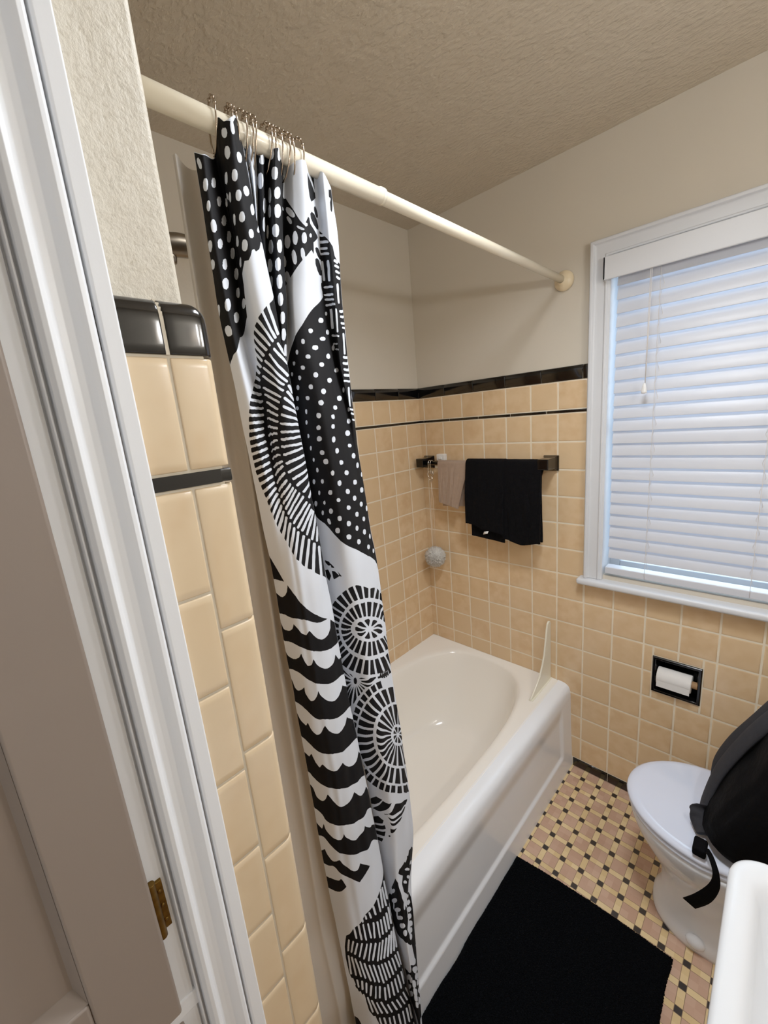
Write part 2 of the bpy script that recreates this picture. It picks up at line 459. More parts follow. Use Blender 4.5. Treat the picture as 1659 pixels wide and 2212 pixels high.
a = o.data.attributes.new('tile_tint', 'FLOAT', 'POINT')
a.data.foreach_set('value', [.5+.5*math.sin(v.co.z*41+v.co.y*200//1) for v in o.data.vertices])
tb = MB()
bullnose_tile(tb, YO-.03, YS, 1.686, 1.737, False, True, thick=.0165); bullnose_tile(tb, YS, YR, 1.686, 1.737, True, True, thick=.0165)
for i in range(12):
    z0 = 1.687+i*.0041; z1 = z0+.0042; k = max(0, (z1-(1.737-.017))/.017); dx = .0158-.017*.85*(1-math.sqrt(max(0, 1-k*k)))
    tb.box((XC, YS-.0016, z0), (XC+dx, YS+.0016, z1), mi=1)
tag(tb.build('trim_12', [M['tile_black'], M['grout_near']]), kind='structure')
tb = MB()
tb.box((XC, YO-.03, 1.5645), (XC+.0158, YR-.0135, 1.578)); bullnose_tile(tb, YR-.0135, YR, 1.5635, 1.579, True, thick=.0155)
tag(tb.build('trim_13', M['tile_black'], bevel=.0012), kind='structure')

# ------------------------------------------------------------------ window, casing, sill
def sweep(name, path, prof, mats, parent=None, origin_y=0, kind=None):
    """mitred moulding round a path of (x,z) corners; prof = (inset from the outer edge, height from wall)"""
    mb = MB(); n = len(path); loops = []
    for i, p in enumerate(path):
        p = Vector(p)
        d0 = (Vector(path[i])-Vector(path[i-1])).normalized() if i > 0 else None
        d1 = (Vector(path[i+1])-Vector(path[i])).normalized() if i < n-1 else None
        d0 = d0 or d1; d1 = d1 or d0
        n0 = Vector((d0.y, -d0.x)); n1 = Vector((d1.y, -d1.x)); m = (n0+n1); m = m/(m.dot(n0))
        loops.append([(p.x+m.x*ins, origin_y-h, p.y+m.y*ins) for ins, h in prof])
    mb.loft(loops, True, True, closed=False, smooth=False)
    o = mb.build(name, mats, parent, bevel=.0015)
    if kind: tag(o, kind=kind)
    return o
win = empty('window_1', (1.158, 0, .93)); tag(win, 'white double-hung window above the tiled wainscot beside the toilet', 'window', kind='structure')
wprof = [(0, 0), (0, .028), (.003, .031), (.011, .031), (.014, .022), (.020, .019), (.046, .019), (.049, .024), (.054, .024), (.056, .018), (.064, .016), (.064, -.10)]
sweep('window_casing', [(.806, .93), (.806, 2.130), (1.510, 2.130), (1.510, .93)], wprof, M['white_trim'], win)
s = MB(); s.box((.783, -.048, .904), (1.533, .10, .929)); s.build('window_sill', M['white_trim'], win, bevel=.010, seg=4)
s = MB(); s.box((.80, -.02, .896), (1.516, .0, .905)); s.build('sill_moulding', M['white_trim'], win, bevel=.003)
s = MB()
for a, b in (((.869, .085, .929), (.905, .12, 2.07)), ((1.411, .085, .929), (1.447, .12, 2.07)), ((.905, .085, .929), (1.411, .12, .985)), ((.905, .085, 2.02), (1.411, .12, 2.07)), ((.905, .088, 1.48), (1.411, .118, 1.52))): s.box(a, b)
s.build('sash', M['white_trim'], win, bevel=.003)
s = MB(); s.box((.905, .10, .985), (1.411, .104, 2.02)); s.build('glass_pane', M['glass'], win)

# ------------------------------------------------------------------ window blind
bl = empty('window_blind', (1.158, -.02, 2.0)); tag(bl, 'white horizontal slat blind with wide valance, lowered and almost closed over the window', 'blind')
s = MB(); s.box((.852, -.044, 1.998), (1.464, -.034, 2.068)); s.box((.852, -.044, 1.998), (.860, .0, 2.068)); s.box((1.456, -.044, 1.998), (1.464, 0, 2.068)); s.build('valance', M['rail'], bl, bevel=.002)
s = MB(); s.box((.875, -.010, 2.012), (1.441, .045, 2.06)); s.build('head_rail', M['rail'], bl, bevel=.002)
s = MB(); zsl = []
z = 2.0055; k = -1
SX0, SX1 = .884, 1.434
while z > 1.0:
    th = math.radians(69); w = .0255
    if 11 <= k <= 13: th = math.radians(73)
    cs, sn = math.cos(th), math.sin(th); yc = .016; prof = []
    for i in range(9):
        t = -1+2*i/8; camber = .0028*(1-t*t)
        # inside edge low, outside edge high; upper face turned to the room
        prof.append((yc + t*w*cs - camber*sn, z + t*w*sn + camber*cs))
    back = [(y+.0022*sn, zz-.0022*cs) for y, zz in prof[::-1]]
    loop = prof+back
    dx = random.uniform(-.0008, .0008)
    s.loft([[(SX0+dx, y, zz) for y, zz in loop], [(SX1+dx, y, zz) for y, zz in loop]], True, True, smooth=False)
    zsl.append(z); z -= .04385; k += 1
s.build('slats', M['slat'], bl, bevel=.0004, seg=1)
s = MB(); s.box((.878, -.010, .957), (1.438, .034, .984)); s.build('bottom_rail', M['slat'], bl, bevel=.004, seg=3)
for X in (1.012, 1.302):
    s = MB()
    s.tube([(X, -.013+.004*((i % 2)*2-1), 2.0-.0438*i*.5) for i in range(0, 47)] + [(X, -.012, .962)], .0008, 6)
    s.tube([(X+.006*((i % 2)*2-1), .000+.010, 2.0-.0438*i) for i in range(0, 24)], .0007, 6)
    s.build('ladder_cord', M['cord'], bl)
s = MB(); s.tube([(.989, -.036, 2.0), (.9885, -.034, 1.8), (.988, -.032, 1.655)], .0012, 6); s.tube([(.993, -.036, 2.0), (.991, -.034, 1.8), (.9885, -.032, 1.655)], .0010, 6)
pc = s.build('pull_cord', M['cord'], bl)
s = MB(); s.lathe([(.001, .03), (.004, .028), (.006, .018), (.0085, .004), (.009, 0), (.007, -.003), (.001, -.004)], (.986, -.032, 1.625), n=14); s.build('tassel', M['plastic_white'], bl)

# ------------------------------------------------------------------ near door casing and cupboard
cas = MB()
cp = [(0, 0), (0, .021), (.0015, .0235), (.013, .0235), (.0150, .022), (.0158, .014), (.0168, .014), (.0175, .022), (.020, .0262), (.0235, .0268), (.027, .024), (.032, .0190), (.037, .0180), (.042, .0195), (.0455, .0245), (.049, .0268), (.0525, .0255), (.0555, .020), (.0565, .008), (.0580, .008), (.0588, .0155), (.0602, .0155), (.0612, .004), (.0622, .004), (.063, .0085), (.066, .008), (.086, .008), (.086, 0)]
Y0c = -1.5415
def cas_y(d): return Y0c - d
cas.loft([[(XC+h, cas_y(d), z) for d, h in cp] for z in (0, 2.10)], True, True, closed=False)
dc = cas.build('trim_14', M['casing']); tag(dc, kind='structure')
for p in dc.data.polygons: p.use_smooth = False
em = dc.modifiers.new('bevel', 'BEVEL'); em.width = .0008; em.segments = 2; em.limit_method = 'ANGLE'; em.angle_limit = .35
hd = MB(); hd.box((XC, NW+.02, 2.10), (XC+.024, Y0c+.004, 2.19)); tag(hd.build('trim_15', M['casing'], bevel=.003), kind='structure')
fr = MB(); fr.box((XC, NW+.02, .990), (XC+.010, -1.60, 1.012)); fr.box((XC, NW+.02, .0), (XC+.010, -1.60, .09)); tag(fr.build('trim_16', M['casing'], bevel=.002), kind='structure')
def cupboard_door(name, z0, z1, label):
    d = empty(name, (XC+.002, -1.62, z0)); tag(d, label, 'cupboard door')
    XF = XC+.021; y1 = -1.6195; y0 = -2.10; st = .064; rb = .104; rt = .07
    s = MB()
    s.box((XC+.002, y1-st, z0), (XF, y1, z1)); s.box((XC+.002, y0, z0), (XF, y0+st, z1))
    s.box((XC+.002, y0+st, z0), (XF, y1-st, z0+rb)); s.box((XC+.002, y0+st, z1-rt), (XF, y1-st, z1))
    s.build('door_frame', M['door'], d, bevel=.003, seg=3)
    s = MB(); a = (y0+st, y1-st, z0+rb, z1-rt)
    # sloped moulding then sunk panel
    L0 = [(XF-.002, a[0], a[2]), (XF-.002, a[1], a[2]), (XF-.002, a[1], a[3]), (XF-.002, a[0], a[3])]
    i = .007; L1 = [(XF-.014, a[0]+i, a[2]+i), (XF-.014, a[1]-i, a[2]+i*2), (XF-.014, a[1]-i, a[3]-i), (XF-.014, a[0]+i, a[3]-i)]
    s.loft([L0, L1], False, True, smooth=False)
    s.build('door_panel', M['door'], d)
    return d
cd = cupboard_door('cupboard_door', 1.014, 2.09, 'taupe painted upper cupboard door with sunk panel at the left edge')
cupboard_door('cupboard_door', .10, .986, 'taupe painted lower cupboard door under the brass-hinged upper one')
hg = MB(); hg.box((XC+.007, -1.6225, 1.117), (XC+.0115, -1.6075, 1.176)); hg.tube([(XC+.0125, -1.6175, 1.112), (XC+.0125, -1.6175, 1.181)], .0042, 12)
for zz in (1.128, 1.147, 1.165): hg.lathe([(.0022, 0), (.0018, .0012), (.0001, .0016)], (XC+.0115, -1.6115, zz), 'x', 10)
h = hg.build('door_hinge', M['hinge'], cd, bevel=.0006); h['label'] = 'tarnished brass hinge'

# ------------------------------------------------------------------ bathtub
tub = empty('bathtub', (.385, -.735, 0)); tag(tub, 'cream built-in bathtub with white panelled apron along the tiled corner', 'bathtub')
TL = -1.462
N = 160
def rect_loop(x0, x1, y0, y1, z, r=.02):
    # rounded-rectangle, parametrised by angle about the centre so loops match
    cx, cy = (x0+x1)/2, (y0+y1)/2; a, b = (x1-x0)/2, (y1-y0)/2; L = []
    for k in range(N):
        t = 2*PI*k/N; n_ = 2/max(.02, r)
        ct, st = math.cos(t), math.sin(t)
        L.append((cx + a*math.copysign(abs(ct)**(2/n_), ct), cy + b*math.copysign(abs(st)**(2/n_), st), z))
    return L
def basin_loop(x0, x1, y0, y1, z, e):
    cx, cy = (x0+x1)/2, (y0+y1)/2; a, b = (x1-x0)/2, (y1-y0)/2; L = []
    for k in range(N):
        t = 2*PI*k/N; ct, st = math.cos(t), math.sin(t)
        L.append((cx + a*math.copysign(abs(ct)**(2/e), ct), cy + b*math.copysign(abs(st)**(2/e), st), z))
    return L
s = MB()
ZR = .405
B0 = (.052, .660, -1.385, -.030)
loops = [rect_loop(0.001, .7045, TL, -.0055, .30, .025), rect_loop(0.001, .7045, TL, -.0055, ZR+.006, .025), rect_loop(0.004, .703, TL+.01, -.009, ZR+.0056, .03)]
steps = [(-.014, .0030, 3.2), (-.004, .0005, 3.1), (.004, -.004, 3.0), (.010, -.014, 3.0), (.016, -.04, 2.9)]
for ins, dz, e in steps: loops.append(basin_loop(B0[0]+ins, B0[1]-ins, B0[2]+ins, B0[3]-ins, ZR+dz, e))
# walls: the far end slopes gently, the sides steeply
for t in (.15, .3, .45, .6, .72, .82, .9, .96, 1.0):
    zt = ZR-.04 - (ZR-.04-.085)*(1-(1-t)**1.8) if t < 1 else .085
    k = t**1.3
    loops.append(basin_loop(B0[0]+.016+.045*k, B0[1]-.016-.055*k, B0[2]+.016+.06*k, B0[3]-.016-.205*t, zt, 2.9-.25*t))
for q, zz in ((.93, .076), (.8, .073), (.5, .071), (.2, .070), (.02, .0698)):
    b = (B0[0]+.061, B0[1]-.071, B0[2]+.076, B0[3]-.221); cx, cy = (b[0]+b[1])/2, (b[2]+b[3])/2
    loops.append(basin_loop(cx-(cx-b[0])*q, cx+(b[1]-cx)*q, cy-(cy-b[2])*q, cy+(b[3]-cy)*q, zz, 2.6))
s.loft(loops, False, True)
s.build('basin', M['tub'], tub)
# apron with rolled top and sunk panel
sec = [(.700, ZR+.0056), (.708, ZR+.0052), (.720, ZR+.0042), (.731, ZR+.0020), (.740, ZR-.0025), (.747, ZR-.009), (.7515, ZR-.018), (.754, ZR-.030), (.756, ZR-.05)]
zz = [ZR-.05-(ZR-.05)*i/60 for i in range(1, 61)]
sec += [(.756+.012*(1-z/(ZR-.05))**1.2, z) for z in zz]
NY = 200; AP = np.zeros((NY, len(sec), 3))
def sst(a, b, x): t = min(1, max(0, (x-a)/(b-a))); return t*t*(3-2*t)
for i in range(NY):
    y = TL + (-.004-TL)*i/(NY-1)
    endc = sst(-.03, -.004, y)
    for j, (x, z) in enumerate(sec):
        m = sst(-1.38, -1.355, y)*(1-sst(-.115, -.092, y))*sst(.092, .106, z)*(1-sst(.28, .352, z))
        lip = math.exp(-((z-.101)/.006)**2)*.0025*sst(-1.38, -1.355, y)*(1-sst(-.115, -.092, y))
        AP[i, j] = (x-.0075*m+lip, y, z+.0)
grid_mesh('apron', AP, M['apron'], tub)

sg = MB(); pts = []
for i in range(25):
    t = i/24; y = -.010-.172*(1-t)**1.0; pts.append((y, ZR+.003+.268*t**2.3 if False else 0))
# splash guard: thin curved fin standing on the rim against the window wall
prof = [(-.008, ZR+.004)]
curve = []
for i in range(21):
    t = i/20; curve.append((-.180+.158*(1-(1-t)**2.6), ZR+.006+.262*t**1.15))
top = [(-.018, ZR+.270), (-.013, ZR+.274), (-.009, ZR+.270)]
curve = [(-.206, ZR+.012), (-.180, ZR+.026), (-.155, ZR+.042), (-.119, ZR+.070), (-.092, ZR+.112), (-.074, ZR+.150), (-.060, ZR+.206), (-.048, ZR+.262)]
top = [(-.040, ZR+.284), (-.030, ZR+.290), (-.020, ZR+.286), (-.012, ZR+.272)]
outl = [(-.210, ZR+.004)] + curve + top + [(-.009, ZR+.004)]
fin = MB(); x0 = .664
for dx in (0,): pass
fin.loft([[(x0, y, z) for y, z in outl], [(x0+.006, y, z) for y, z in outl]], True, True, smooth=False)
fin2 = fin
fin2.tube([(x0+.003, y, z) for y, z in ([(-.208, ZR+.006)]+curve+top)], .0042, 8)
fin2.box((x0-.006, -.208, ZR+.002), (x0+.012, -.007, ZR+.0065))
g = fin2.build('splash_guard', M['guard'], bevel=.001); tag(g, 'tall curved ivory plastic splash guard standing on the tub rim corner at the wall', 'splash guard')

# ------------------------------------------------------------------ shower head and arm
sh = empty('showerhead', (.45, YE, 1.99)); tag(sh, 'brushed nickel shower head on its arm, poking out behind the near wall', 'shower head')
s = MB()
s.lathe([(.001, .012), (.02, .011), (.030, .006), (.032, 0)], (.45, YE-.001, 1.985), 'y', 24)
s.build('wall_flange', M['nickel'], sh)
s = MB(); s.tube([(.45, YE, 1.985), (.45, -1.40, 1.988), (.45, -1.34, 1.985), (.45, -1.30, 1.975)], .0115, 16)
s.build('shower_arm', M['nickel'], sh)
s = MB(); s.tube([(.45, -1.315, 1.972), (.452, -1.30, 1.974), (.455, -1.27, 1.978), (.458, -1.235, 1.979), (.46, -1.20, 1.978)], [.017, .0205, .0215, .0205, .020], 20)
s.lathe([(.001, .012), (.010, .012), (.012, 0), (.010, -.01), (.001, -.012)], (.451, -1.285, 1.954), n=14)
s.build('swivel_joint', M['nickel'], sh)
s = MB(); s.tube([(.46, -1.20, 1.978), (.46, -1.175, 1.965), (.46, -1.155, 1.935)], [.014, .02, .028], 20); s.lathe([(.028, .02), (.05, .0), (.052, -.012), (.048, -.016), (.001, -.016)], (.46, -1.148, 1.92), n=28)
s.build('spray_head', M['nickel'], sh)

# ------------------------------------------------------------------ curtain rod
RX, RZ = .712, 2.050
rod = empty('shower_curtain_rod', (RX, -.7, RZ)); tag(rod, 'cream tension shower curtain rod running across the tub to the window wall', 'curtain rod')
s = MB(); s.tube([(RX, -1.474, RZ), (RX, -.955, RZ-.001)], .0148, 24); s.tube([(RX, -.958, RZ), (RX, -.948, RZ)], .0155, 24); s.build('outer_tube', M['rod'], rod)
s = MB(); s.tube([(RX, -.96, RZ-.001), (RX, -.02, RZ-.008)], .0128, 24); s.build('inner_tube', M['rod'], rod)
s = MB(); s.lathe([(.0125, -.036), (.015, -.035), (.017, -.026), (.024, -.020), (.031, -.015), (.034, -.008), (.034, -.001), (.001, 0)], (RX, -.001, RZ-.009), 'y', 32); s.build('end_cap', M['flange'], rod)
s = MB(); s.lathe([(.0145, .036), (.017, .034), (.030, .015), (.034, .004), (.034, 0), (.001, 0)], (RX, -1.468, RZ), 'y', 32); s.build('end_cap', M['flange'], rod)

# ------------------------------------------------------------------ shower curtain (printed cloth)
# control columns of the folds: top height, then Y and X from top to bottom
CT_Z = [2.0017,1.9915,2.0127,2.0485,2.0367,2.0416,2.0605,2.055,2.0375,2.0413,2.0271,2.0496,2.0368,2.0477,2.0474,2.0392,2.0405,2.0472,2.046,2.0354,2.024,2.0359]
CT_Y = [
[-1.3339,-1.3346,-1.3358,-1.3359,-1.3311,-1.3279,-1.3246,-1.3225,-1.3178,-1.3176,-1.3174,-1.3155,-1.3168,-1.3168,-1.3171,-1.3181,-1.3182,-1.3168,-1.3164,-1.3206,-1.3248,-1.3234,-1.321,-1.3186,-1.3161,-1.3133],
[-1.3303,-1.3336,-1.3335,-1.33,-1.3219,-1.3179,-1.315,-1.314,-1.3117,-1.3115,-1.3099,-1.308,-1.3083,-1.3072,-1.3069,-1.3069,-1.306,-1.3043,-1.3044,-1.3078,-1.3109,-1.3086,-1.3055,-1.3024,-1.2994,-1.2961],
[-1.2968,-1.2905,-1.2915,-1.2989,-1.2903,-1.2905,-1.2962,-1.303,-1.3033,-1.3018,-1.3002,-1.2976,-1.2971,-1.2954,-1.2941,-1.2936,-1.2922,-1.2905,-1.29,-1.2931,-1.2962,-1.2931,-1.2894,-1.2858,-1.2823,-1.2786],
[-1.2984,-1.3009,-1.2972,-1.2986,-1.2937,-1.2883,-1.2911,-1.2944,-1.2954,-1.2933,-1.2917,-1.2886,-1.2871,-1.2853,-1.283,-1.2819,-1.2802,-1.2785,-1.2768,-1.2802,-1.2827,-1.2799,-1.2757,-1.2715,-1.2676,-1.2637],
[-1.2984,-1.3033,-1.301,-1.2955,-1.2859,-1.2807,-1.2794,-1.2787,-1.2764,-1.2738,-1.2714,-1.2683,-1.2658,-1.2634,-1.26,-1.2581,-1.2558,-1.2537,-1.2528,-1.2559,-1.2572,-1.254,-1.2491,-1.2442,-1.2395,-1.2351],
[-1.2897,-1.2909,-1.2852,-1.2795,-1.2737,-1.2683,-1.2637,-1.2596,-1.2554,-1.2523,-1.249,-1.246,-1.2426,-1.2396,-1.2353,-1.2323,-1.2297,-1.2267,-1.2262,-1.2295,-1.2321,-1.227,-1.2211,-1.2156,-1.2101,-1.2048],
[-1.2681,-1.2651,-1.2564,-1.2487,-1.2431,-1.2382,-1.2326,-1.2283,-1.2246,-1.2215,-1.2176,-1.2142,-1.2107,-1.2067,-1.2025,-1.1977,-1.1942,-1.1906,-1.1893,-1.1931,-1.1973,-1.1922,-1.1851,-1.1784,-1.172,-1.1658],
[-1.2431,-1.241,-1.2453,-1.2339,-1.2294,-1.2246,-1.2196,-1.2152,-1.2112,-1.2078,-1.2042,-1.201,-1.1981,-1.1943,-1.1905,-1.1855,-1.182,-1.179,-1.1754,-1.1814,-1.1848,-1.1824,-1.1758,-1.1687,-1.1624,-1.156],
[-1.2468,-1.2518,-1.2576,-1.25,-1.2471,-1.241,-1.2357,-1.226,-1.215,-1.2082,-1.2043,-1.2014,-1.1984,-1.1947,-1.1911,-1.1861,-1.1828,-1.1798,-1.1768,-1.1828,-1.186,-1.1835,-1.177,-1.1701,-1.1639,-1.1576],
[-1.2253,-1.2365,-1.2463,-1.2386,-1.2357,-1.2297,-1.2249,-1.2188,-1.2122,-1.2076,-1.204,-1.201,-1.1982,-1.1945,-1.1909,-1.186,-1.1826,-1.1797,-1.1766,-1.1826,-1.1859,-1.1836,-1.1773,-1.1703,-1.1641,-1.1579],
[-1.2303,-1.2413,-1.2505,-1.2518,-1.2493,-1.2422,-1.2368,-1.2259,-1.214,-1.2073,-1.2036,-1.2008,-1.1978,-1.1942,-1.1906,-1.1857,-1.1824,-1.1795,-1.1769,-1.1828,-1.1859,-1.1834,-1.1771,-1.1702,-1.1641,-1.1579],
[-1.203,-1.2161,-1.2257,-1.2368,-1.2332,-1.228,-1.2231,-1.2173,-1.2112,-1.2067,-1.2031,-1.2,-1.1972,-1.1935,-1.1899,-1.185,-1.1815,-1.1786,-1.1752,-1.1812,-1.1847,-1.1824,-1.1761,-1.1691,-1.1628,-1.1565],
[-1.2126,-1.2274,-1.2376,-1.2435,-1.2504,-1.2294,-1.217,-1.2129,-1.2089,-1.2058,-1.2021,-1.1991,-1.1962,-1.1924,-1.1887,-1.1837,-1.1803,-1.1773,-1.1742,-1.1802,-1.1834,-1.1809,-1.1745,-1.1675,-1.1612,-1.1549],
[-1.191,-1.2039,-1.2136,-1.2223,-1.2345,-1.2249,-1.2135,-1.2091,-1.205,-1.2016,-1.198,-1.1948,-1.1919,-1.188,-1.1842,-1.1791,-1.1755,-1.1724,-1.1691,-1.1749,-1.1784,-1.176,-1.1695,-1.1624,-1.1559,-1.1494],
[-1.1716,-1.1864,-1.1959,-1.2039,-1.2198,-1.2167,-1.2118,-1.2074,-1.2032,-1.1997,-1.196,-1.1927,-1.1898,-1.1858,-1.1819,-1.1768,-1.1731,-1.17,-1.1667,-1.1724,-1.1758,-1.1734,-1.1669,-1.1597,-1.1531,-1.1465],
[-1.1693,-1.1792,-1.1949,-1.2083,-1.2115,-1.2094,-1.2064,-1.2018,-1.1972,-1.1935,-1.1901,-1.1872,-1.184,-1.1802,-1.1766,-1.1723,-1.1698,-1.1682,-1.1709,-1.179,-1.1851,-1.182,-1.1771,-1.1723,-1.168,-1.1638],
[-1.1554,-1.163,-1.1743,-1.1842,-1.1903,-1.194,-1.1934,-1.1885,-1.1836,-1.1795,-1.1767,-1.1742,-1.1713,-1.1677,-1.1646,-1.1613,-1.1603,-1.1615,-1.1716,-1.1812,-1.1888,-1.1894,-1.1872,-1.1853,-1.1836,-1.1818],
[-1.1272,-1.1301,-1.1339,-1.1381,-1.1473,-1.1588,-1.163,-1.1578,-1.1531,-1.1474,-1.1454,-1.1435,-1.1412,-1.1379,-1.135,-1.132,-1.1313,-1.1332,-1.1441,-1.1643,-1.175,-1.1773,-1.1777,-1.1782,-1.1788,-1.1791],
[-1.1111,-1.1149,-1.1163,-1.1155,-1.1142,-1.1177,-1.1236,-1.1241,-1.1206,-1.1131,-1.1116,-1.1104,-1.1089,-1.1057,-1.1029,-1.1006,-1.0996,-1.1014,-1.1115,-1.1431,-1.1525,-1.1583,-1.161,-1.1636,-1.1661,-1.1684],
[-1.1157,-1.1167,-1.1196,-1.1226,-1.1253,-1.1133,-1.1098,-1.1033,-1.0977,-1.0888,-1.0875,-1.0869,-1.0858,-1.0827,-1.0799,-1.0779,-1.0765,-1.0782,-1.0873,-1.1245,-1.1362,-1.1418,-1.1456,-1.1495,-1.1531,-1.1568],
[-1.091,-1.0886,-1.0928,-1.0953,-1.0977,-1.0975,-1.0947,-1.0893,-1.085,-1.077,-1.0759,-1.0755,-1.0745,-1.0716,-1.0687,-1.0668,-1.0653,-1.0669,-1.0744,-1.1121,-1.1291,-1.1335,-1.1378,-1.1422,-1.1464,-1.1505],
[-1.0735,-1.0716,-1.076,-1.0785,-1.0813,-1.0814,-1.0792,-1.074,-1.07,-1.0609,-1.06,-1.0597,-1.0592,-1.0569,-1.0541,-1.052,-1.0502,-1.0506,-1.0568,-1.0803,-1.1129,-1.1174,-1.121,-1.1255,-1.13,-1.1341]]
CT_X = [
[0.7079,0.7093,0.7108,0.7123,0.7138,0.7153,0.7168,0.7183,0.7198,0.7213,0.723,0.7263,0.7302,0.7342,0.7381,0.7421,0.746,0.7499,0.7567,0.7718,0.7865,0.7907,0.7935,0.7963,0.7991,0.8015],
[0.7301,0.7315,0.733,0.7345,0.736,0.7375,0.7401,0.7447,0.7493,0.7514,0.7531,0.7566,0.7605,0.7644,0.7683,0.7723,0.7762,0.7801,0.7881,0.8023,0.8165,0.8207,0.8235,0.8263,0.8291,0.8315],
[0.6997,0.7011,0.7026,0.7041,0.7056,0.7162,0.7343,0.7523,0.7616,0.7631,0.7648,0.768,0.7719,0.7759,0.7799,0.7838,0.7878,0.7918,0.7989,0.8133,0.8287,0.8325,0.8354,0.8383,0.8411,0.8434],
[0.721,0.7225,0.724,0.7255,0.7271,0.7307,0.7437,0.7567,0.767,0.7687,0.7702,0.773,0.777,0.781,0.7851,0.7891,0.7932,0.7972,0.8025,0.8176,0.8328,0.8384,0.8413,0.8442,0.847,0.8496],
[0.7412,0.7427,0.7442,0.7457,0.7473,0.7502,0.7564,0.7626,0.7673,0.7688,0.7704,0.7733,0.7773,0.7813,0.7853,0.7894,0.7934,0.7974,0.8037,0.8182,0.8318,0.8385,0.8413,0.8442,0.8471,0.8497],
[0.7491,0.7506,0.7521,0.7537,0.7552,0.7567,0.7582,0.7597,0.7613,0.7628,0.7643,0.7672,0.7712,0.7752,0.7792,0.7833,0.7873,0.7913,0.7979,0.812,0.8276,0.8324,0.8353,0.8382,0.841,0.8439],
[0.7267,0.7283,0.7298,0.7313,0.7329,0.7344,0.736,0.7381,0.7404,0.7425,0.7441,0.7466,0.7507,0.7548,0.7588,0.7629,0.7669,0.771,0.7777,0.7911,0.8069,0.8121,0.8152,0.8181,0.821,0.8238],
[0.6969,0.6984,0.6999,0.7014,0.703,0.7045,0.706,0.7076,0.7091,0.7106,0.7121,0.7148,0.7188,0.7229,0.7269,0.731,0.735,0.7391,0.7436,0.7593,0.7731,0.7804,0.7832,0.7861,0.789,0.7914],
[0.7192,0.7207,0.7222,0.7237,0.7252,0.7268,0.7271,0.7201,0.7112,0.7071,0.7084,0.7113,0.7153,0.7193,0.7233,0.7273,0.7314,0.7354,0.7405,0.7561,0.7695,0.7765,0.7793,0.7822,0.7851,0.7874],
[0.6991,0.7006,0.7021,0.7037,0.7052,0.7067,0.7078,0.7062,0.7037,0.7029,0.7044,0.7072,0.7112,0.7152,0.7192,0.7233,0.7273,0.7313,0.7363,0.752,0.7654,0.7724,0.7753,0.7782,0.781,0.7833],
[0.7194,0.7209,0.7224,0.7239,0.7254,0.7269,0.7266,0.7177,0.7072,0.7031,0.7046,0.7076,0.7116,0.7156,0.7196,0.7235,0.7275,0.7316,0.7371,0.7526,0.7658,0.7725,0.7754,0.7782,0.7811,0.7833],
[0.697,0.6985,0.7,0.7015,0.7031,0.7046,0.7058,0.705,0.7033,0.7028,0.7042,0.7069,0.711,0.715,0.7191,0.7231,0.7271,0.7312,0.736,0.7516,0.7653,0.7724,0.7753,0.7781,0.781,0.7834],
[0.7332,0.7347,0.7362,0.7377,0.7372,0.7126,0.7023,0.7038,0.7053,0.7068,0.7084,0.7113,0.7153,0.7193,0.7233,0.7274,0.7314,0.7354,0.7406,0.7562,0.7695,0.7765,0.7793,0.7822,0.7851,0.7873],
[0.719,0.7205,0.722,0.7236,0.7249,0.7102,0.7021,0.7037,0.7052,0.7067,0.7082,0.711,0.715,0.7191,0.7231,0.7271,0.7312,0.7352,0.7404,0.7557,0.7694,0.7764,0.7793,0.7822,0.785,0.7874],
[0.695,0.6965,0.698,0.6996,0.7011,0.7026,0.7041,0.7057,0.7072,0.7087,0.7102,0.713,0.717,0.7211,0.7251,0.7291,0.7332,0.7372,0.7425,0.7577,0.7714,0.7784,0.7813,0.7842,0.787,0.7894],
[0.7192,0.7207,0.7222,0.7239,0.7293,0.7349,0.7383,0.7398,0.7413,0.7428,0.7444,0.7472,0.7513,0.7553,0.7593,0.7633,0.7673,0.7713,0.7781,0.7921,0.8077,0.8124,0.8153,0.8182,0.8211,0.8239],
[0.7311,0.7326,0.7342,0.736,0.7461,0.7565,0.7622,0.7638,0.7653,0.7668,0.7684,0.7712,0.7752,0.7792,0.7833,0.7873,0.7913,0.7953,0.802,0.816,0.8301,0.8364,0.8393,0.8422,0.845,0.8478],
[0.709,0.7105,0.712,0.7141,0.7302,0.7478,0.7581,0.7597,0.7612,0.7627,0.7642,0.767,0.771,0.7751,0.7791,0.7831,0.7872,0.7912,0.7968,0.8117,0.8274,0.8323,0.8353,0.8382,0.841,0.8436],
[0.707,0.7085,0.7101,0.7116,0.7163,0.7275,0.7387,0.7469,0.7492,0.7507,0.7522,0.7551,0.7591,0.7631,0.7671,0.7712,0.7752,0.7792,0.7857,0.7998,0.8137,0.8204,0.8233,0.8262,0.829,0.8316],
[0.7292,0.7307,0.7323,0.7338,0.7353,0.7368,0.7381,0.7383,0.7382,0.7389,0.7404,0.7434,0.7473,0.7514,0.7554,0.7594,0.7634,0.7674,0.774,0.7882,0.8027,0.8085,0.8113,0.8142,0.8171,0.8199],
[0.7194,0.7209,0.7224,0.724,0.7255,0.727,0.7285,0.73,0.7315,0.733,0.7345,0.7377,0.7416,0.7456,0.7496,0.7536,0.7576,0.7616,0.7674,0.7828,0.7982,0.8025,0.8054,0.8082,0.8111,0.8139],
[0.6942,0.6957,0.6972,0.6988,0.7003,0.7018,0.7033,0.7048,0.7063,0.7078,0.7095,0.7123,0.7163,0.7203,0.7244,0.7284,0.7324,0.7364,0.7433,0.7572,0.7707,0.7775,0.7803,0.7832,0.7861,0.7888]]
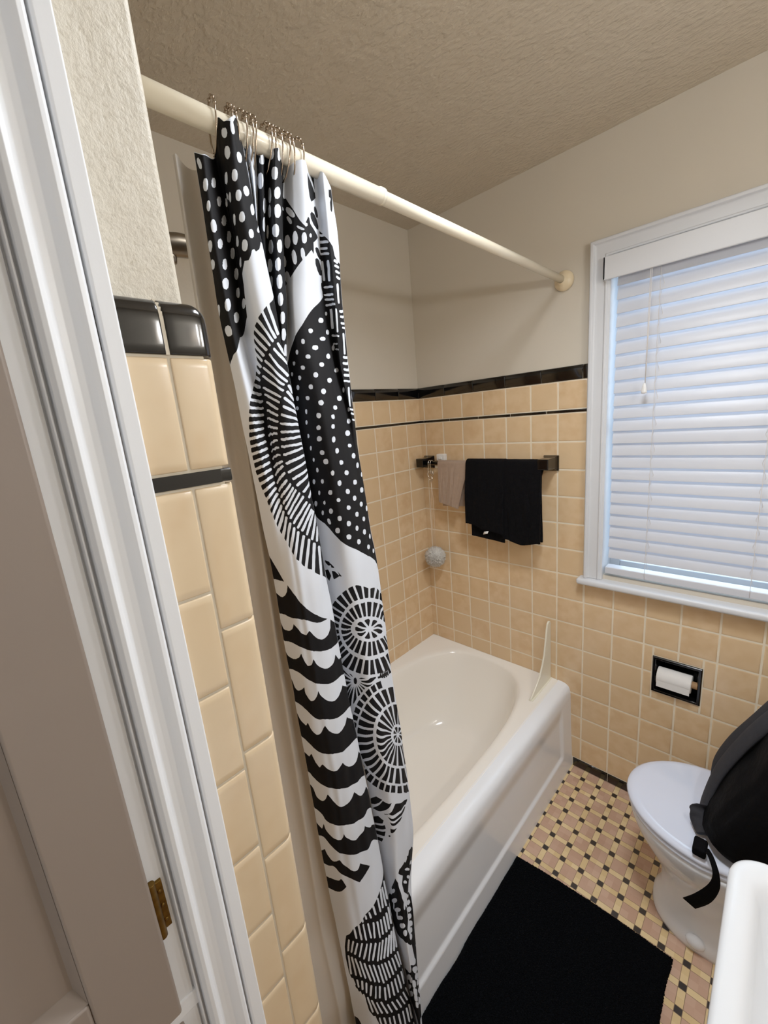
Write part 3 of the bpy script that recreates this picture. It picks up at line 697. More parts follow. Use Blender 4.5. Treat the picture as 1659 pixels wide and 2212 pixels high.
# the printed shapes: fold group, ink (1 black, 0 white), then u,v pairs on the cloth, each 0..4095
PRINT = [
[2,1,2954,1935,3187,1976,3231,1986,3254,1972,3219,1955],
[2,1,2943,1942,3107,1999,3148,2007,3189,1998,3167,1983],
[2,1,2929,1948,3013,2026,3041,2032,3089,2021,3082,2005],
[2,1,2911,1952,2902,2053,2920,2063,2974,2050,2982,2034],
[2,1,2897,1955,2801,2074,2805,2089,2854,2078,2874,2060],
[2,1,2885,1956,2710,2075,2712,2091,2719,2098,2767,2080],
[2,1,2874,1954,2712,2045,2710,2064,2710,2075,2712,2068],
[2,1,2865,1951,2710,2012,2710,2024,2712,2039,2712,2039],
[2,1,2862,1947,2710,1972,2710,1978,2710,2000,2710,2000],
[2,1,2865,1940,2710,1931,2710,1931,2712,1953,2710,1960],
[2,1,2876,1932,2710,1896,2710,1890,2710,1908,2712,1918],
[2,1,2890,1924,2812,1855,2783,1853,2718,1872,2723,1886],
[2,1,2904,1919,2910,1823,2894,1814,2847,1829,2840,1844],
[2,1,2920,1915,3014,1814,3011,1801,2961,1803,2940,1818],
[2,1,2934,1915,3107,1827,3114,1814,3073,1804,3041,1815],
[2,1,2947,1917,3183,1862,3208,1855,3169,1834,3130,1834],
[2,1,2954,1922,3228,1907,3267,1906,3247,1884,3198,1874],
[2,1,2958,1928,3228,1947,3274,1951,3278,1933,3233,1919],
[2,1,3297,1977,3276,1988,3249,1999,3441,2065,3464,2057,3489,2050,3519,2042,3534,2031],
[2,1,3226,2005,3194,2012,3151,2018,3272,2076,3310,2076,3349,2075,3377,2071,3407,2067],
[2,1,3123,2024,3078,2032,3034,2044,3091,2079,3126,2076,3164,2074,3199,2075,3237,2076],
[2,1,3002,2051,2952,2064,2904,2073,2904,2115,2943,2108,2981,2100,3020,2093,3054,2086],
[2,1,2870,2082,2826,2093,2776,2102,2710,2151,2755,2150,2798,2143,2835,2134,2870,2124],
[2,1,2730,2107,2712,2103,2710,2092,2712,2132,2712,2138,2714,2143,2710,2146,2712,2150],
[2,1,2710,2086,2710,2075,2710,2064,2710,2092,2710,2098,2710,2109,2710,2115,2714,2125],
[2,1,2710,2052,2714,2038,2712,2022,2712,2033,2712,2045,2710,2058,2710,2069,2710,2081],
[2,1,2710,2006,2710,1988,2710,1972,2710,1972,2710,1984,2712,1999,2710,2012,2710,2024],
[2,1,2710,1960,2710,1943,2710,1925,2710,1908,2712,1923,2712,1936,2712,1948,2710,1960],
[2,1,2710,1913,2710,1896,2710,1878,2712,1853,2710,1866,2712,1876,2710,1884,2710,1896],
[2,1,2710,1872,2734,1859,2790,1841,2716,1815,2712,1818,2714,1829,2712,1835,2712,1847],
[2,1,2822,1829,2867,1814,2910,1802,2908,1764,2872,1772,2842,1781,2805,1792,2764,1805],
[2,1,2943,1797,2991,1793,3036,1792,3084,1755,3048,1753,3013,1754,2977,1755,2942,1759],
[2,1,3066,1794,3107,1802,3148,1814,3253,1804,3221,1791,3183,1777,3150,1767,3112,1759],
[2,1,3176,1826,3212,1843,3247,1864,3416,1878,3386,1863,3358,1847,3324,1832,3290,1818],
[2,1,3263,1877,3290,1900,3302,1918,3541,1954,3521,1940,3502,1926,3471,1910,3443,1894],
[2,1,3308,1932,3311,1949,3308,1966,3550,2021,3567,2010,3564,1997,3564,1984,3560,1971],
[2,0,2963,1931,2958,1936,2950,1942,2940,1948,2931,1951,2918,1954,2906,1958,2895,1960,2885,1962,2876,1961,2867,1960,2862,1958,2858,1954,2858,1949,2858,1945,2863,1938,2870,1932,2879,1926,2888,1921,2899,1916,2911,1913,2922,1911,2933,1911,2943,1911,2952,1914,2958,1917,2961,1921,2963,1925],
[2,1,2938,1933,2924,1946,2906,1951,2886,1953,2881,1947,2888,1932,2902,1922,2926,1917,2936,1922],
[2,0,3878,2349,3878,2428,3880,2500,3850,2565,3864,2622,3862,2666,3793,2687,3313,2574,3078,2503,2895,2502,2739,2500,2710,2449,2710,2383,2710,2314,2712,2241,2710,2169,2760,2101,2897,2017,3054,1957,3247,1954,3525,1996,3894,2017,3878,2024,3868,2046,3861,2084,3871,2138,3868,2200,3884,2273],
[2,1,3870,2622,3846,2624,3870,2633,3880,2678,3845,2668,3859,2666,3873,2666,3873,2666],
[2,1,3726,2624,3605,2604,3510,2582,3502,2619,3548,2633,3615,2649,3692,2662,3782,2670],
[2,1,3450,2564,3397,2547,3343,2528,3313,2557,3342,2567,3377,2579,3407,2590,3448,2604],
[2,1,3299,2512,3251,2496,3214,2480,3166,2505,3189,2512,3217,2522,3242,2532,3274,2543],
[2,1,3176,2467,3141,2457,3103,2448,3050,2485,3070,2487,3091,2489,3114,2492,3135,2496],
[2,1,3078,2443,3043,2440,3014,2436,2947,2482,2965,2483,2984,2483,3004,2483,3023,2484],
[2,1,2988,2434,2963,2433,2934,2429,2856,2479,2872,2480,2886,2480,2902,2480,2920,2481],
[2,1,2913,2426,2892,2423,2870,2420,2782,2474,2796,2475,2808,2477,2826,2477,2838,2479],
[2,1,2853,2417,2837,2412,2821,2406,2712,2454,2712,2461,2714,2465,2737,2469,2757,2471],
[2,1,2801,2403,2789,2395,2774,2387,2712,2418,2710,2424,2712,2429,2710,2437,2712,2442],
[2,1,2762,2380,2746,2371,2732,2361,2712,2377,2710,2383,2710,2395,2710,2401,2710,2407],
[2,1,2723,2352,2716,2340,2718,2327,2710,2338,2710,2343,2710,2354,2712,2359,2710,2366],
[2,1,2716,2316,2710,2303,2710,2291,2710,2297,2710,2303,2712,2312,2710,2320,2712,2325],
[2,1,2718,2279,2719,2266,2734,2253,2710,2255,2710,2261,2714,2270,2710,2278,2710,2284],
[2,1,2741,2240,2757,2225,2769,2210,2712,2211,2712,2217,2714,2227,2710,2236,2712,2241],
[2,1,2780,2197,2798,2182,2808,2166,2710,2169,2710,2175,2710,2187,2710,2193,2710,2199],
[2,1,2822,2152,2840,2137,2858,2121,2773,2125,2757,2135,2739,2145,2725,2152,2712,2162],
[2,1,2872,2108,2894,2093,2915,2079,2846,2073,2831,2082,2821,2092,2805,2103,2792,2111],
[2,1,2934,2067,2958,2055,2981,2044,2920,2027,2902,2035,2888,2043,2874,2053,2862,2061],
[2,1,3006,2032,3032,2023,3061,2014,3009,1989,2991,1995,2974,2002,2959,2009,2940,2017],
[2,1,3087,2007,3114,2001,3146,1998,3105,1964,3086,1968,3068,1972,3050,1976,3032,1982],
[2,1,3174,1997,3214,2001,3249,2005,3217,1964,3194,1962,3174,1962,3151,1960,3132,1962],
[2,1,3285,2010,3329,2016,3374,2023,3354,1983,3326,1980,3299,1976,3272,1972,3247,1968],
[2,1,3875,2527,3875,2527,3797,2525,3850,2614,3868,2613,3878,2613,3846,2604,3862,2602],
[2,1,3669,2517,3578,2500,3518,2488,3498,2566,3551,2580,3621,2595,3695,2608,3807,2616],
[2,1,3462,2473,3416,2458,3381,2446,3295,2500,3329,2511,3358,2520,3393,2533,3430,2546],
[2,1,3342,2431,3310,2421,3276,2406,3144,2445,3171,2452,3192,2460,3219,2471,3246,2480],
[2,1,3244,2391,3217,2379,3192,2367,3029,2424,3048,2425,3066,2428,3089,2431,3107,2434],
[2,1,3169,2356,3146,2345,3128,2337,2929,2412,2947,2414,2961,2417,2979,2419,2997,2420],
[2,1,3107,2327,3091,2320,3080,2312,2858,2395,2869,2399,2879,2401,2892,2405,2904,2407],
[2,1,3066,2303,3055,2296,3045,2287,2803,2372,2814,2376,2821,2381,2828,2385,2838,2389],
[2,1,3034,2278,3029,2268,3025,2261,2769,2336,2776,2343,2780,2349,2787,2355,2790,2362],
[2,1,3022,2250,3018,2241,3022,2230,2764,2290,2760,2300,2758,2308,2762,2315,2766,2322],
[2,1,3020,2220,3025,2209,3027,2199,2780,2241,2774,2250,2769,2259,2767,2267,2766,2276],
[2,1,3036,2186,3045,2177,3050,2167,2819,2185,2810,2195,2801,2206,2796,2216,2790,2224],
[2,1,3064,2156,3073,2146,3087,2138,2870,2130,2860,2140,2849,2149,2842,2158,2833,2169],
[2,1,3103,2129,3118,2120,3135,2113,2943,2078,2931,2087,2915,2096,2904,2104,2888,2113],
[2,1,3157,2108,3180,2106,3201,2105,3036,2034,3018,2041,3002,2049,2988,2056,2968,2065],
[2,1,3230,2105,3253,2105,3281,2106,3142,2010,3123,2013,3103,2016,3086,2021,3068,2025],
[2,1,3317,2108,3345,2111,3381,2115,3276,2020,3251,2017,3224,2014,3205,2012,3180,2010],
[2,1,3416,2121,3455,2128,3500,2134,3445,2047,3414,2041,3381,2034,3352,2030,3324,2027],
[2,1,3562,2143,3638,2153,3729,2160,3774,2080,3692,2078,3612,2070,3560,2064,3509,2057],
[2,1,3859,2162,3859,2162,3859,2162,3887,2084,3887,2084,3887,2084,3887,2084,3887,2084],
[2,1,3880,2169,3880,2169,3880,2169,3889,2092,3889,2092,3861,2084,3875,2084,3887,2084],
[2,1,3855,2349,3886,2358,3875,2366,3855,2384,3886,2384,3871,2375,3875,2366,3886,2358],
[2,1,3868,2366,3871,2375,3868,2375,3859,2428,3878,2428,3882,2420,3877,2411,3880,2402],
[2,1,3886,2384,3864,2384,3843,2386,3877,2473,3880,2464,3862,2456,3884,2456,3871,2446],
[2,1,3830,2389,3775,2392,3734,2393,3880,2500,3854,2492,3884,2492,3854,2483,3871,2482],
[2,1,3697,2392,3663,2389,3621,2383,3729,2510,3809,2511,3848,2510,3862,2509,3875,2509],
[2,1,3596,2380,3562,2375,3544,2370,3454,2458,3489,2468,3523,2476,3562,2484,3606,2494],
[2,1,3518,2364,3502,2360,3480,2353,3315,2408,3336,2416,3358,2423,3379,2432,3402,2440],
[2,1,3461,2346,3450,2342,3439,2336,3206,2357,3222,2366,3240,2374,3258,2382,3276,2391],
[2,1,3429,2330,3420,2325,3411,2318,3134,2314,3144,2321,3153,2328,3169,2335,3180,2342],
[2,1,3402,2311,3393,2305,3391,2301,3089,2277,3093,2284,3102,2290,3110,2296,3114,2303],
[2,1,3382,2294,3381,2289,3384,2285,3073,2239,3073,2246,3073,2252,3077,2260,3080,2265],
[2,1,3382,2280,3381,2274,3384,2270,3077,2199,3077,2206,3073,2213,3071,2221,3073,2226],
[2,1,3388,2266,3391,2263,3400,2261,3112,2160,3103,2167,3094,2173,3091,2180,3086,2185],
[2,1,3411,2260,3414,2256,3423,2255,3169,2132,3157,2135,3144,2140,3137,2144,3128,2149],
[2,1,3438,2254,3446,2253,3462,2254,3254,2122,3240,2124,3224,2123,3206,2124,3194,2127],
[2,1,3478,2255,3496,2256,3514,2257,3368,2128,3349,2127,3326,2125,3308,2124,3290,2123],
[2,1,3534,2259,3553,2261,3574,2264,3526,2150,3493,2146,3464,2142,3436,2138,3411,2134],
[2,1,3608,2268,3647,2273,3674,2277,3882,2177,3790,2173,3718,2173,3660,2167,3608,2161],
[2,1,3718,2283,3752,2284,3806,2286,3891,2185,3864,2177,3868,2177,3882,2177,3882,2177],
[2,1,3857,2290,3850,2291,3889,2299,3855,2193,3871,2192,3871,2192,3864,2185,3891,2185],
[2,1,3870,2298,3854,2299,3878,2306,3886,2225,3886,2217,3886,2217,3875,2208,3855,2201],
[2,1,3859,2306,3887,2315,3862,2315,3886,2257,3873,2248,3857,2241,3877,2240,3875,2232],
[2,1,3877,2323,3859,2324,3891,2333,3889,2299,3882,2290,3861,2281,3857,2273,3884,2273],
[2,1,3882,2341,3870,2341,3878,2349,3870,2341,3854,2333,3891,2333,3877,2323,3887,2315],
[2,1,3628,2331,3745,2371,3806,2371,3862,2358,3843,2351],
[2,1,3610,2332,3562,2358,3589,2367,3676,2376,3686,2371],
[2,1,3578,2326,3468,2326,3470,2332,3507,2348,3535,2351],
[2,1,3573,2321,3452,2294,3436,2294,3443,2310,3461,2317],
[2,1,3578,2317,3507,2279,3484,2274,3452,2279,3461,2286],
[2,1,3594,2316,3646,2290,3615,2281,3546,2273,3530,2276],
[2,1,3630,2322,3832,2311,3859,2306,3743,2297,3688,2296],
[2,1,3635,2328,3850,2342,3882,2341,3862,2323,3877,2323],
[2,0,3878,1784,3870,1836,3866,1888,3894,1938,3886,1978,3777,2004,3365,1964,3142,1916,2970,1909,2824,1910,2710,1896,2710,1860,2712,1818,2712,1770,2710,1718,2712,1671,2714,1623,2757,1578,2892,1526,3041,1495,3208,1497,3422,1529,3864,1552,3886,1570,3889,1600,3859,1633,3862,1677,3896,1731],
[2,1,3896,1888,3878,1896,3878,1904,3875,1961,3882,1953,3864,1946,3889,1946,3894,1938],
[2,1,3788,1904,3683,1909,3601,1907,3891,1986,3870,1978,3886,1978,3882,1969,3882,1969],
[2,1,3534,1901,3478,1897,3432,1890,3502,1971,3551,1977,3605,1981,3683,1987,3765,1987],
[2,1,3391,1884,3354,1878,3313,1871,3318,1941,3349,1947,3381,1952,3409,1957,3445,1964],
[2,1,3279,1865,3244,1857,3214,1849,3167,1908,3192,1913,3219,1918,3246,1926,3272,1932],
[2,1,3180,1841,3151,1835,3121,1831,3048,1895,3070,1896,3089,1897,3110,1900,3135,1902],
[2,1,3094,1827,3070,1824,3045,1822,2938,1892,2954,1892,2975,1892,2997,1893,3016,1893],
[2,1,3022,1819,2998,1816,2975,1813,2844,1890,2858,1891,2876,1890,2892,1891,2911,1890],
[2,1,2952,1812,2934,1808,2915,1804,2746,1886,2769,1886,2787,1888,2803,1889,2819,1890],
[2,1,2897,1802,2881,1797,2869,1793,2710,1860,2710,1866,2710,1872,2710,1877,2712,1882],
[2,1,2854,1791,2846,1785,2837,1780,2710,1831,2712,1835,2710,1842,2710,1848,2712,1853],
[2,1,2826,1774,2817,1768,2812,1761,2710,1795,2712,1800,2710,1807,2714,1817,2714,1823],
[2,1,2808,1754,2806,1747,2805,1738,2710,1760,2710,1766,2712,1771,2712,1782,2712,1789],
[2,1,2806,1730,2806,1721,2808,1713,2710,1725,2710,1731,2710,1737,2710,1742,2710,1749],
[2,1,2814,1705,2822,1694,2830,1685,2714,1687,2710,1695,2712,1700,2710,1707,2712,1712],
[2,1,2837,1675,2847,1666,2858,1656,2714,1652,2712,1659,2712,1665,2710,1672,2712,1676],
[2,1,2869,1647,2883,1637,2899,1628,2739,1617,2710,1625,2710,1631,2710,1636,2712,1641],
[2,1,2915,1620,2934,1611,2950,1604,2830,1576,2817,1583,2801,1591,2785,1598,2766,1607],
[2,1,2972,1596,2991,1590,3014,1584,2917,1540,2897,1546,2883,1552,2867,1558,2853,1565],
[2,1,3038,1579,3061,1574,3084,1571,3014,1515,2997,1519,2979,1522,2959,1527,2940,1532],
[2,1,3109,1568,3135,1568,3164,1568,3123,1504,3100,1505,3084,1506,3062,1508,3043,1511],
[2,1,3192,1571,3221,1575,3254,1581,3246,1515,3221,1512,3198,1509,3173,1506,3153,1505],
[2,1,3286,1585,3324,1592,3356,1596,3395,1538,3366,1533,3338,1529,3311,1525,3285,1521],
[2,1,3395,1603,3430,1610,3475,1617,3598,1562,3546,1558,3503,1554,3468,1549,3434,1544],
[2,1,3519,1625,3582,1633,3653,1638,3875,1570,3886,1570,3850,1565,3784,1567,3699,1567],
[2,1,3743,1642,3852,1643,3880,1648,3893,1591,3864,1582,3882,1580,3882,1580,3859,1573],
[2,1,3857,1651,3891,1658,3887,1667,3898,1611,3864,1602,3889,1600,3854,1595,3875,1591],
[2,1,3866,1785,3878,1792,3859,1794,3875,1810,3859,1803,3880,1801,3878,1792,3854,1787],
[2,1,3880,1801,3854,1804,3811,1809,3891,1845,3884,1836,3855,1830,3889,1828,3873,1819],
[2,1,3733,1816,3685,1817,3638,1819,3886,1870,3857,1864,3878,1862,3859,1855,3878,1853],
[2,1,3582,1817,3541,1816,3502,1813,3672,1889,3738,1888,3818,1883,3859,1880,3891,1879],
[2,1,3466,1811,3429,1806,3400,1802,3441,1873,3475,1878,3503,1880,3544,1884,3583,1886],
[2,1,3365,1795,3340,1792,3310,1786,3292,1849,3317,1854,3342,1858,3368,1863,3395,1867],
[2,1,3278,1780,3251,1773,3224,1767,3167,1820,3187,1825,3208,1830,3228,1834,3251,1840],
[2,1,3196,1759,3171,1753,3150,1749,3062,1803,3078,1806,3094,1808,3114,1810,3132,1813],
[2,1,3126,1744,3109,1740,3087,1737,2977,1792,2990,1795,3006,1796,3020,1798,3036,1800],
[2,1,3073,1733,3057,1729,3045,1726,2906,1780,2917,1783,2931,1785,2943,1787,2956,1789],
[2,1,3029,1723,3022,1719,3009,1716,2863,1761,2870,1765,2874,1769,2881,1772,2892,1775],
[2,1,3000,1713,2997,1709,2991,1705,2842,1737,2844,1742,2847,1747,2851,1751,2854,1755],
[2,1,2988,1700,2986,1695,2988,1691,2842,1708,2840,1713,2840,1718,2840,1723,2837,1729],
[2,1,2991,1686,2993,1681,3000,1676,2865,1673,2862,1679,2856,1685,2849,1692,2847,1698],
[2,1,3009,1672,3018,1668,3027,1663,2911,1640,2902,1646,2894,1652,2885,1657,2878,1664],
[2,1,3039,1659,3055,1655,3068,1652,2981,1612,2965,1617,2952,1622,2943,1626,2929,1632],
[2,1,3087,1648,3103,1646,3121,1646,3062,1591,3048,1594,3032,1597,3016,1600,3000,1604],
[2,1,3142,1645,3166,1647,3187,1649,3158,1585,3139,1584,3123,1585,3103,1586,3087,1588],
[2,1,3214,1652,3238,1657,3265,1662,3276,1601,3254,1596,3233,1595,3212,1591,3190,1588],
[2,1,3295,1669,3324,1674,3352,1679,3413,1626,3390,1620,3365,1616,3342,1611,3317,1608],
[2,1,3386,1686,3414,1693,3441,1699,3608,1654,3562,1649,3525,1645,3491,1638,3461,1634],
[2,1,3480,1708,3512,1713,3557,1721,3855,1670,3877,1667,3843,1664,3770,1663,3699,1662],
[2,1,3601,1728,3653,1734,3701,1740,3889,1694,3871,1686,3893,1685,3862,1677,3896,1676],
[2,1,3766,1745,3816,1746,3859,1751,3859,1714,3893,1713,3857,1706,3896,1704,3855,1697],
[2,1,3880,1757,3859,1759,3877,1766,3886,1749,3875,1740,3891,1740,3896,1731,3855,1724],
[2,1,3859,1768,3878,1775,3878,1784,3859,1777,3886,1775,3877,1766,3859,1759,3880,1757],
[2,1,3342,1739,3502,1789,3566,1796,3646,1790,3598,1780],
[2,1,3315,1738,3333,1772,3365,1783,3446,1792,3452,1788],
[2,1,3272,1731,3171,1735,3180,1742,3249,1760,3279,1763],
[2,1,3238,1718,3084,1705,3071,1711,3103,1722,3134,1725],
[2,1,3230,1711,3086,1678,3059,1680,3052,1694,3075,1698],
[2,1,3247,1708,3171,1666,3141,1660,3094,1666,3103,1672],
[2,1,3285,1713,3333,1693,3308,1682,3230,1669,3214,1671],
[2,1,3326,1723,3502,1734,3505,1729,3422,1708,3384,1704],
[2,1,3345,1732,3610,1772,3674,1772,3621,1755,3546,1748],
[2,1,3633,1965,3615,1967,3590,1967,3695,2011,3715,2010,3752,2008,3772,2006,3825,2001],
[2,1,3576,1968,3555,1967,3542,1968,3573,2007,3596,2008,3619,2010,3633,2010,3663,2010],
[2,1,3525,1967,3516,1967,3500,1965,3493,2000,3507,2002,3523,2004,3541,2006,3551,2007],
[2,1,3484,1963,3477,1963,3464,1960,3432,1990,3445,1992,3457,1994,3462,1996,3477,1998],
[2,1,3452,1958,3439,1955,3436,1953,3384,1976,3395,1980,3400,1981,3411,1984,3422,1988],
[2,1,3423,1949,3414,1946,3409,1944,3342,1961,3347,1963,3356,1966,3365,1970,3375,1973],
[2,0,3775,2685,3631,2695,3429,2697,3262,2691,3032,2736,2769,2850,2710,2889,2710,2942,2712,2994,2710,3040,2710,3085,2710,3135,2714,3184,2714,3234,2710,3288,2712,3342,2712,3406,2712,3406,2712,3406,2712,3406,3066,3256,3605,3388,3814,3428,3814,3428,3839,3373,3816,3315,3859,3270,3854,3220,3919,3194,3909,3146,3971,3131,3870,3062,3882,3028,3825,2988,3854,2951,3838,2902,3887,2861,3843,2797,3871,2751,3854,2690,3854,2690],
[2,0,2714,1363,2790,1398,2901,1421,2977,1452,3078,1478,3208,1513,3409,1564,3898,1611,3855,1604,3882,1559,3887,1513,3878,1466,3889,1422,3880,1372,3893,1351,3674,1328,3423,1297,3272,1257,3114,1237,2977,1233,2849,1240,2712,1251,2710,1305],
[2,1,2790,2579,2883,2537,2982,2538,2838,2596,2780,2611],
[2,1,2787,2633,2988,2543,3167,2559,2876,2622],
[2,1,2961,2618,3238,2590,3443,2649,3601,2680,3509,2687,3073,2611,2988,2621],
[2,1,3036,2624,3502,2693,3443,2702,3078,2643],
[2,1,3061,2653,3384,2697,3292,2698,3087,2671],
[2,1,3055,2688,3206,2701,3075,2713,3048,2712],
[2,1,2773,2685,2862,2653,2947,2659,2917,2681,2757,2725],
[2,1,2748,2737,2956,2683,2966,2703,2739,2762],
[2,1,2742,2773,2954,2719,2918,2754,2750,2792],
[2,1,2755,2807,2892,2773,2851,2806,2780,2819],
[2,1,3038,2733,3030,2737,3016,2740,3002,2743,2995,2740,2997,2737,3007,2731,3022,2729,3036,2728],
[2,1,2774,1407,2838,1406,2853,1419,2814,1427,2773,1417],
[2,1,2853,1412,2899,1426,2849,1431],
[2,1,2746,1453,2805,1444,2833,1468,2790,1496,2750,1483],
[2,1,2849,1444,2890,1441,2945,1457,2856,1481],
[2,1,2922,1438,2977,1457,2950,1460],
[2,1,3468,191,3539,196,3621,210,3759,228,3779,257,3820,260,3919,257,3903,279,3907,300,3907,323,3902,345,3909,371,3912,397,3918,423,3918,451,3919,478,3902,503,3907,530,3921,556,3930,586,3902,611,3905,638,3902,666,3919,696,3909,723,3889,751,3898,779,3893,809,3887,839,3886,867,3878,895,3859,925,3878,956,3905,988,3877,1019,3889,1048,3878,1079,3900,1109,3864,1135,3884,1165,3887,1200,3884,1228,3862,1258,3900,1290,3878,1321,3882,1356,3887,1389,3882,1422,3898,1459,3891,1495,3834,1467,3646,1450,3468,1426,3358,1397,3246,1365,3146,1337,3043,1311,2972,1284,2922,1261,2869,1245,2814,1239,2762,1230,2710,1205,2710,1176,2712,1150,2710,1121,2710,1096,2712,1071,2710,1043,2712,1018,2710,991,2710,967,2712,944,2710,919,2710,892,2710,870,2710,847,2712,823,2710,799,2710,777,2710,753,2710,731,2710,709,2710,688,2732,667,2771,644,2798,619,2837,594,2913,559,3014,527,3062,508,3110,490,3198,464,3299,439,3388,417,3375,413,3386,381,3398,348,3425,304,3436,261,3452,218],
[2,0,3324,505,3311,512,3281,516,3251,516,3235,512,3242,505,3260,499,3286,497,3318,499],
[2,0,3425,476,3416,481,3400,484,3382,484,3375,481,3381,475,3393,471,3409,470,3423,471],
[2,0,3150,547,3137,552,3121,555,3098,554,3089,550,3089,543,3102,539,3128,539,3146,541],
[2,0,3406,545,3395,552,3370,555,3349,555,3340,551,3343,544,3361,538,3384,536,3406,539],
[2,0,3027,581,3022,587,3007,589,2990,587,2984,583,2988,576,2995,572,3016,572,3029,575],
[2,0,3313,572,3297,578,3269,581,3237,581,3219,577,3224,571,3244,568,3279,566,3304,568],
[2,0,2926,614,2918,620,2904,623,2890,622,2886,618,2890,611,2897,608,2915,607,2926,609],
[2,0,3183,605,3173,611,3146,613,3118,611,3105,608,3109,601,3125,597,3157,596,3180,599],
[2,0,3468,599,3454,607,3432,611,3413,611,3407,607,3414,598,3432,592,3455,589,3470,592],
[2,0,3068,633,3059,639,3036,639,3018,638,3007,634,3011,628,3025,625,3046,625,3064,628],
[2,0,3350,637,3338,643,3315,647,3285,646,3269,641,3276,634,3295,629,3329,627,3347,630],
[2,0,2863,653,2858,658,2847,661,2833,661,2830,657,2831,651,2837,649,2854,647,2865,649],
[2,0,2979,668,2970,673,2954,674,2934,673,2927,670,2929,663,2938,660,2963,660,2975,663],
[2,0,3221,666,3212,672,3190,673,3169,672,3158,667,3158,661,3176,658,3199,658,3217,661],
[2,0,3477,683,3459,689,3429,693,3400,694,3390,690,3395,683,3413,678,3446,675,3471,677],
[2,0,2817,692,2810,697,2803,700,2790,700,2787,696,2790,690,2799,687,2812,686,2817,688],
[2,0,2910,702,2901,707,2888,711,2874,710,2874,706,2876,700,2879,696,2897,694,2908,697],
[2,0,3123,699,3112,705,3093,707,3070,705,3061,700,3066,692,3078,689,3103,689,3119,692],
[2,0,3324,726,3308,731,3283,734,3246,731,3238,727,3242,719,3260,716,3294,716,3315,719],
[2,0,2865,736,2860,742,2846,746,2837,745,2830,741,2835,734,2846,729,2858,728,2867,730],
[2,0,3032,735,3027,742,3009,743,2990,742,2981,737,2984,730,2998,727,3020,727,3032,730],
[2,0,3633,746,3583,757,3534,764,3503,765,3496,760,3507,751,3539,744,3599,739,3653,737],
[2,0,3199,761,3185,766,3164,768,3139,765,3128,760,3130,752,3148,749,3174,749,3192,754],
[2,0,2833,775,2826,782,2817,785,2801,785,2798,781,2805,773,2817,768,2826,768,2835,769],
[2,0,2965,772,2958,778,2942,780,2924,779,2917,775,2918,768,2933,766,2952,765,2965,768],
[2,0,3454,789,3438,797,3411,801,3381,800,3368,795,3374,787,3393,782,3427,780,3448,783],
[2,0,3141,797,3126,802,3103,804,3077,801,3064,796,3068,789,3086,786,3112,785,3135,790],
[2,0,2806,812,2798,818,2785,820,2771,820,2766,817,2767,811,2780,807,2796,806,2806,807],
[2,0,3350,826,3340,831,3317,833,3290,831,3278,826,3281,820,3299,817,3327,817,3347,820],
[2,0,3679,817,3654,825,3626,830,3587,833,3585,829,3596,821,3614,816,3663,810,3683,811],
[2,0,2899,820,2895,826,2888,829,2876,829,2874,825,2878,817,2886,812,2899,811,2902,814],
[2,0,3073,838,3062,844,3041,846,3018,844,3009,839,3013,832,3025,827,3054,828,3070,832],
[2,0,3279,856,3274,862,3253,863,3230,860,3221,855,3221,848,3238,846,3263,847,3279,850],
[2,0,3622,868,3594,877,3553,883,3512,884,3498,880,3503,873,3530,866,3580,862,3614,862],
[2,0,2878,859,2870,865,2863,868,2853,868,2853,864,2854,858,2862,853,2874,852,2878,854],
[2,0,3041,880,3030,885,3013,886,2991,886,2981,881,2986,875,3000,871,3023,870,3039,874],
[2,0,3254,890,3249,896,3226,896,3205,893,3196,888,3201,882,3215,879,3238,880,3256,884],
[2,0,3535,921,3514,928,3482,932,3445,931,3429,925,3436,918,3459,914,3500,912,3528,914],
[2,0,2870,909,2863,915,2856,918,2844,918,2846,913,2849,907,2854,902,2867,901,2870,903],
[2,0,3032,920,3022,925,2995,927,2974,926,2965,922,2970,914,2984,909,3011,909,3030,913],
[2,0,3237,936,3224,942,3206,944,3182,940,3174,934,3182,925,3196,922,3222,923,3235,927],
[2,0,3550,921,3528,928,3487,932,3445,932,3429,926,3434,919,3459,914,3505,912,3542,914],
[2,0,3539,969,3519,975,3486,978,3454,977,3441,973,3445,967,3464,964,3500,964,3532,965],
[2,0,2874,953,2867,960,2860,963,2853,962,2849,958,2853,951,2862,946,2870,945,2876,947],
[2,0,3036,968,3025,975,3004,977,2986,976,2974,971,2977,964,2993,960,3016,960,3032,963],
[2,0,3270,981,3256,986,3233,987,3212,984,3205,978,3210,970,3226,967,3249,968,3267,973],
[2,0,3617,1004,3585,1015,3542,1020,3502,1020,3484,1014,3498,1006,3525,1001,3573,997,3610,998],
[2,0,2883,996,2876,1002,2867,1005,2860,1004,2858,1001,2862,994,2870,989,2879,988,2883,990],
[2,0,3064,1003,3054,1010,3030,1012,3007,1011,2998,1005,3000,997,3020,992,3046,992,3062,996],
[2,0,3310,1028,3295,1033,3274,1033,3249,1030,3244,1025,3246,1018,3262,1015,3286,1017,3306,1021],
[2,0,3726,1035,3695,1044,3642,1052,3592,1055,3585,1049,3599,1040,3628,1032,3686,1026,3729,1027],
[2,0,2910,1034,2902,1041,2892,1043,2879,1043,2878,1040,2881,1031,2890,1026,2902,1025,2911,1027],
[2,0,3126,1049,3116,1055,3096,1057,3077,1055,3070,1049,3073,1042,3087,1039,3110,1038,3128,1043],
[2,0,3368,1071,3354,1077,3333,1078,3304,1074,3295,1069,3301,1062,3318,1059,3350,1061,3366,1065],
[2,0,3861,1063,3862,1069,3800,1076,3768,1078,3765,1074,3786,1064,3820,1056,3850,1053,3875,1055],
[2,0,2838,1083,2831,1089,2819,1094,2805,1093,2801,1089,2806,1082,2815,1076,2831,1073,2840,1075],
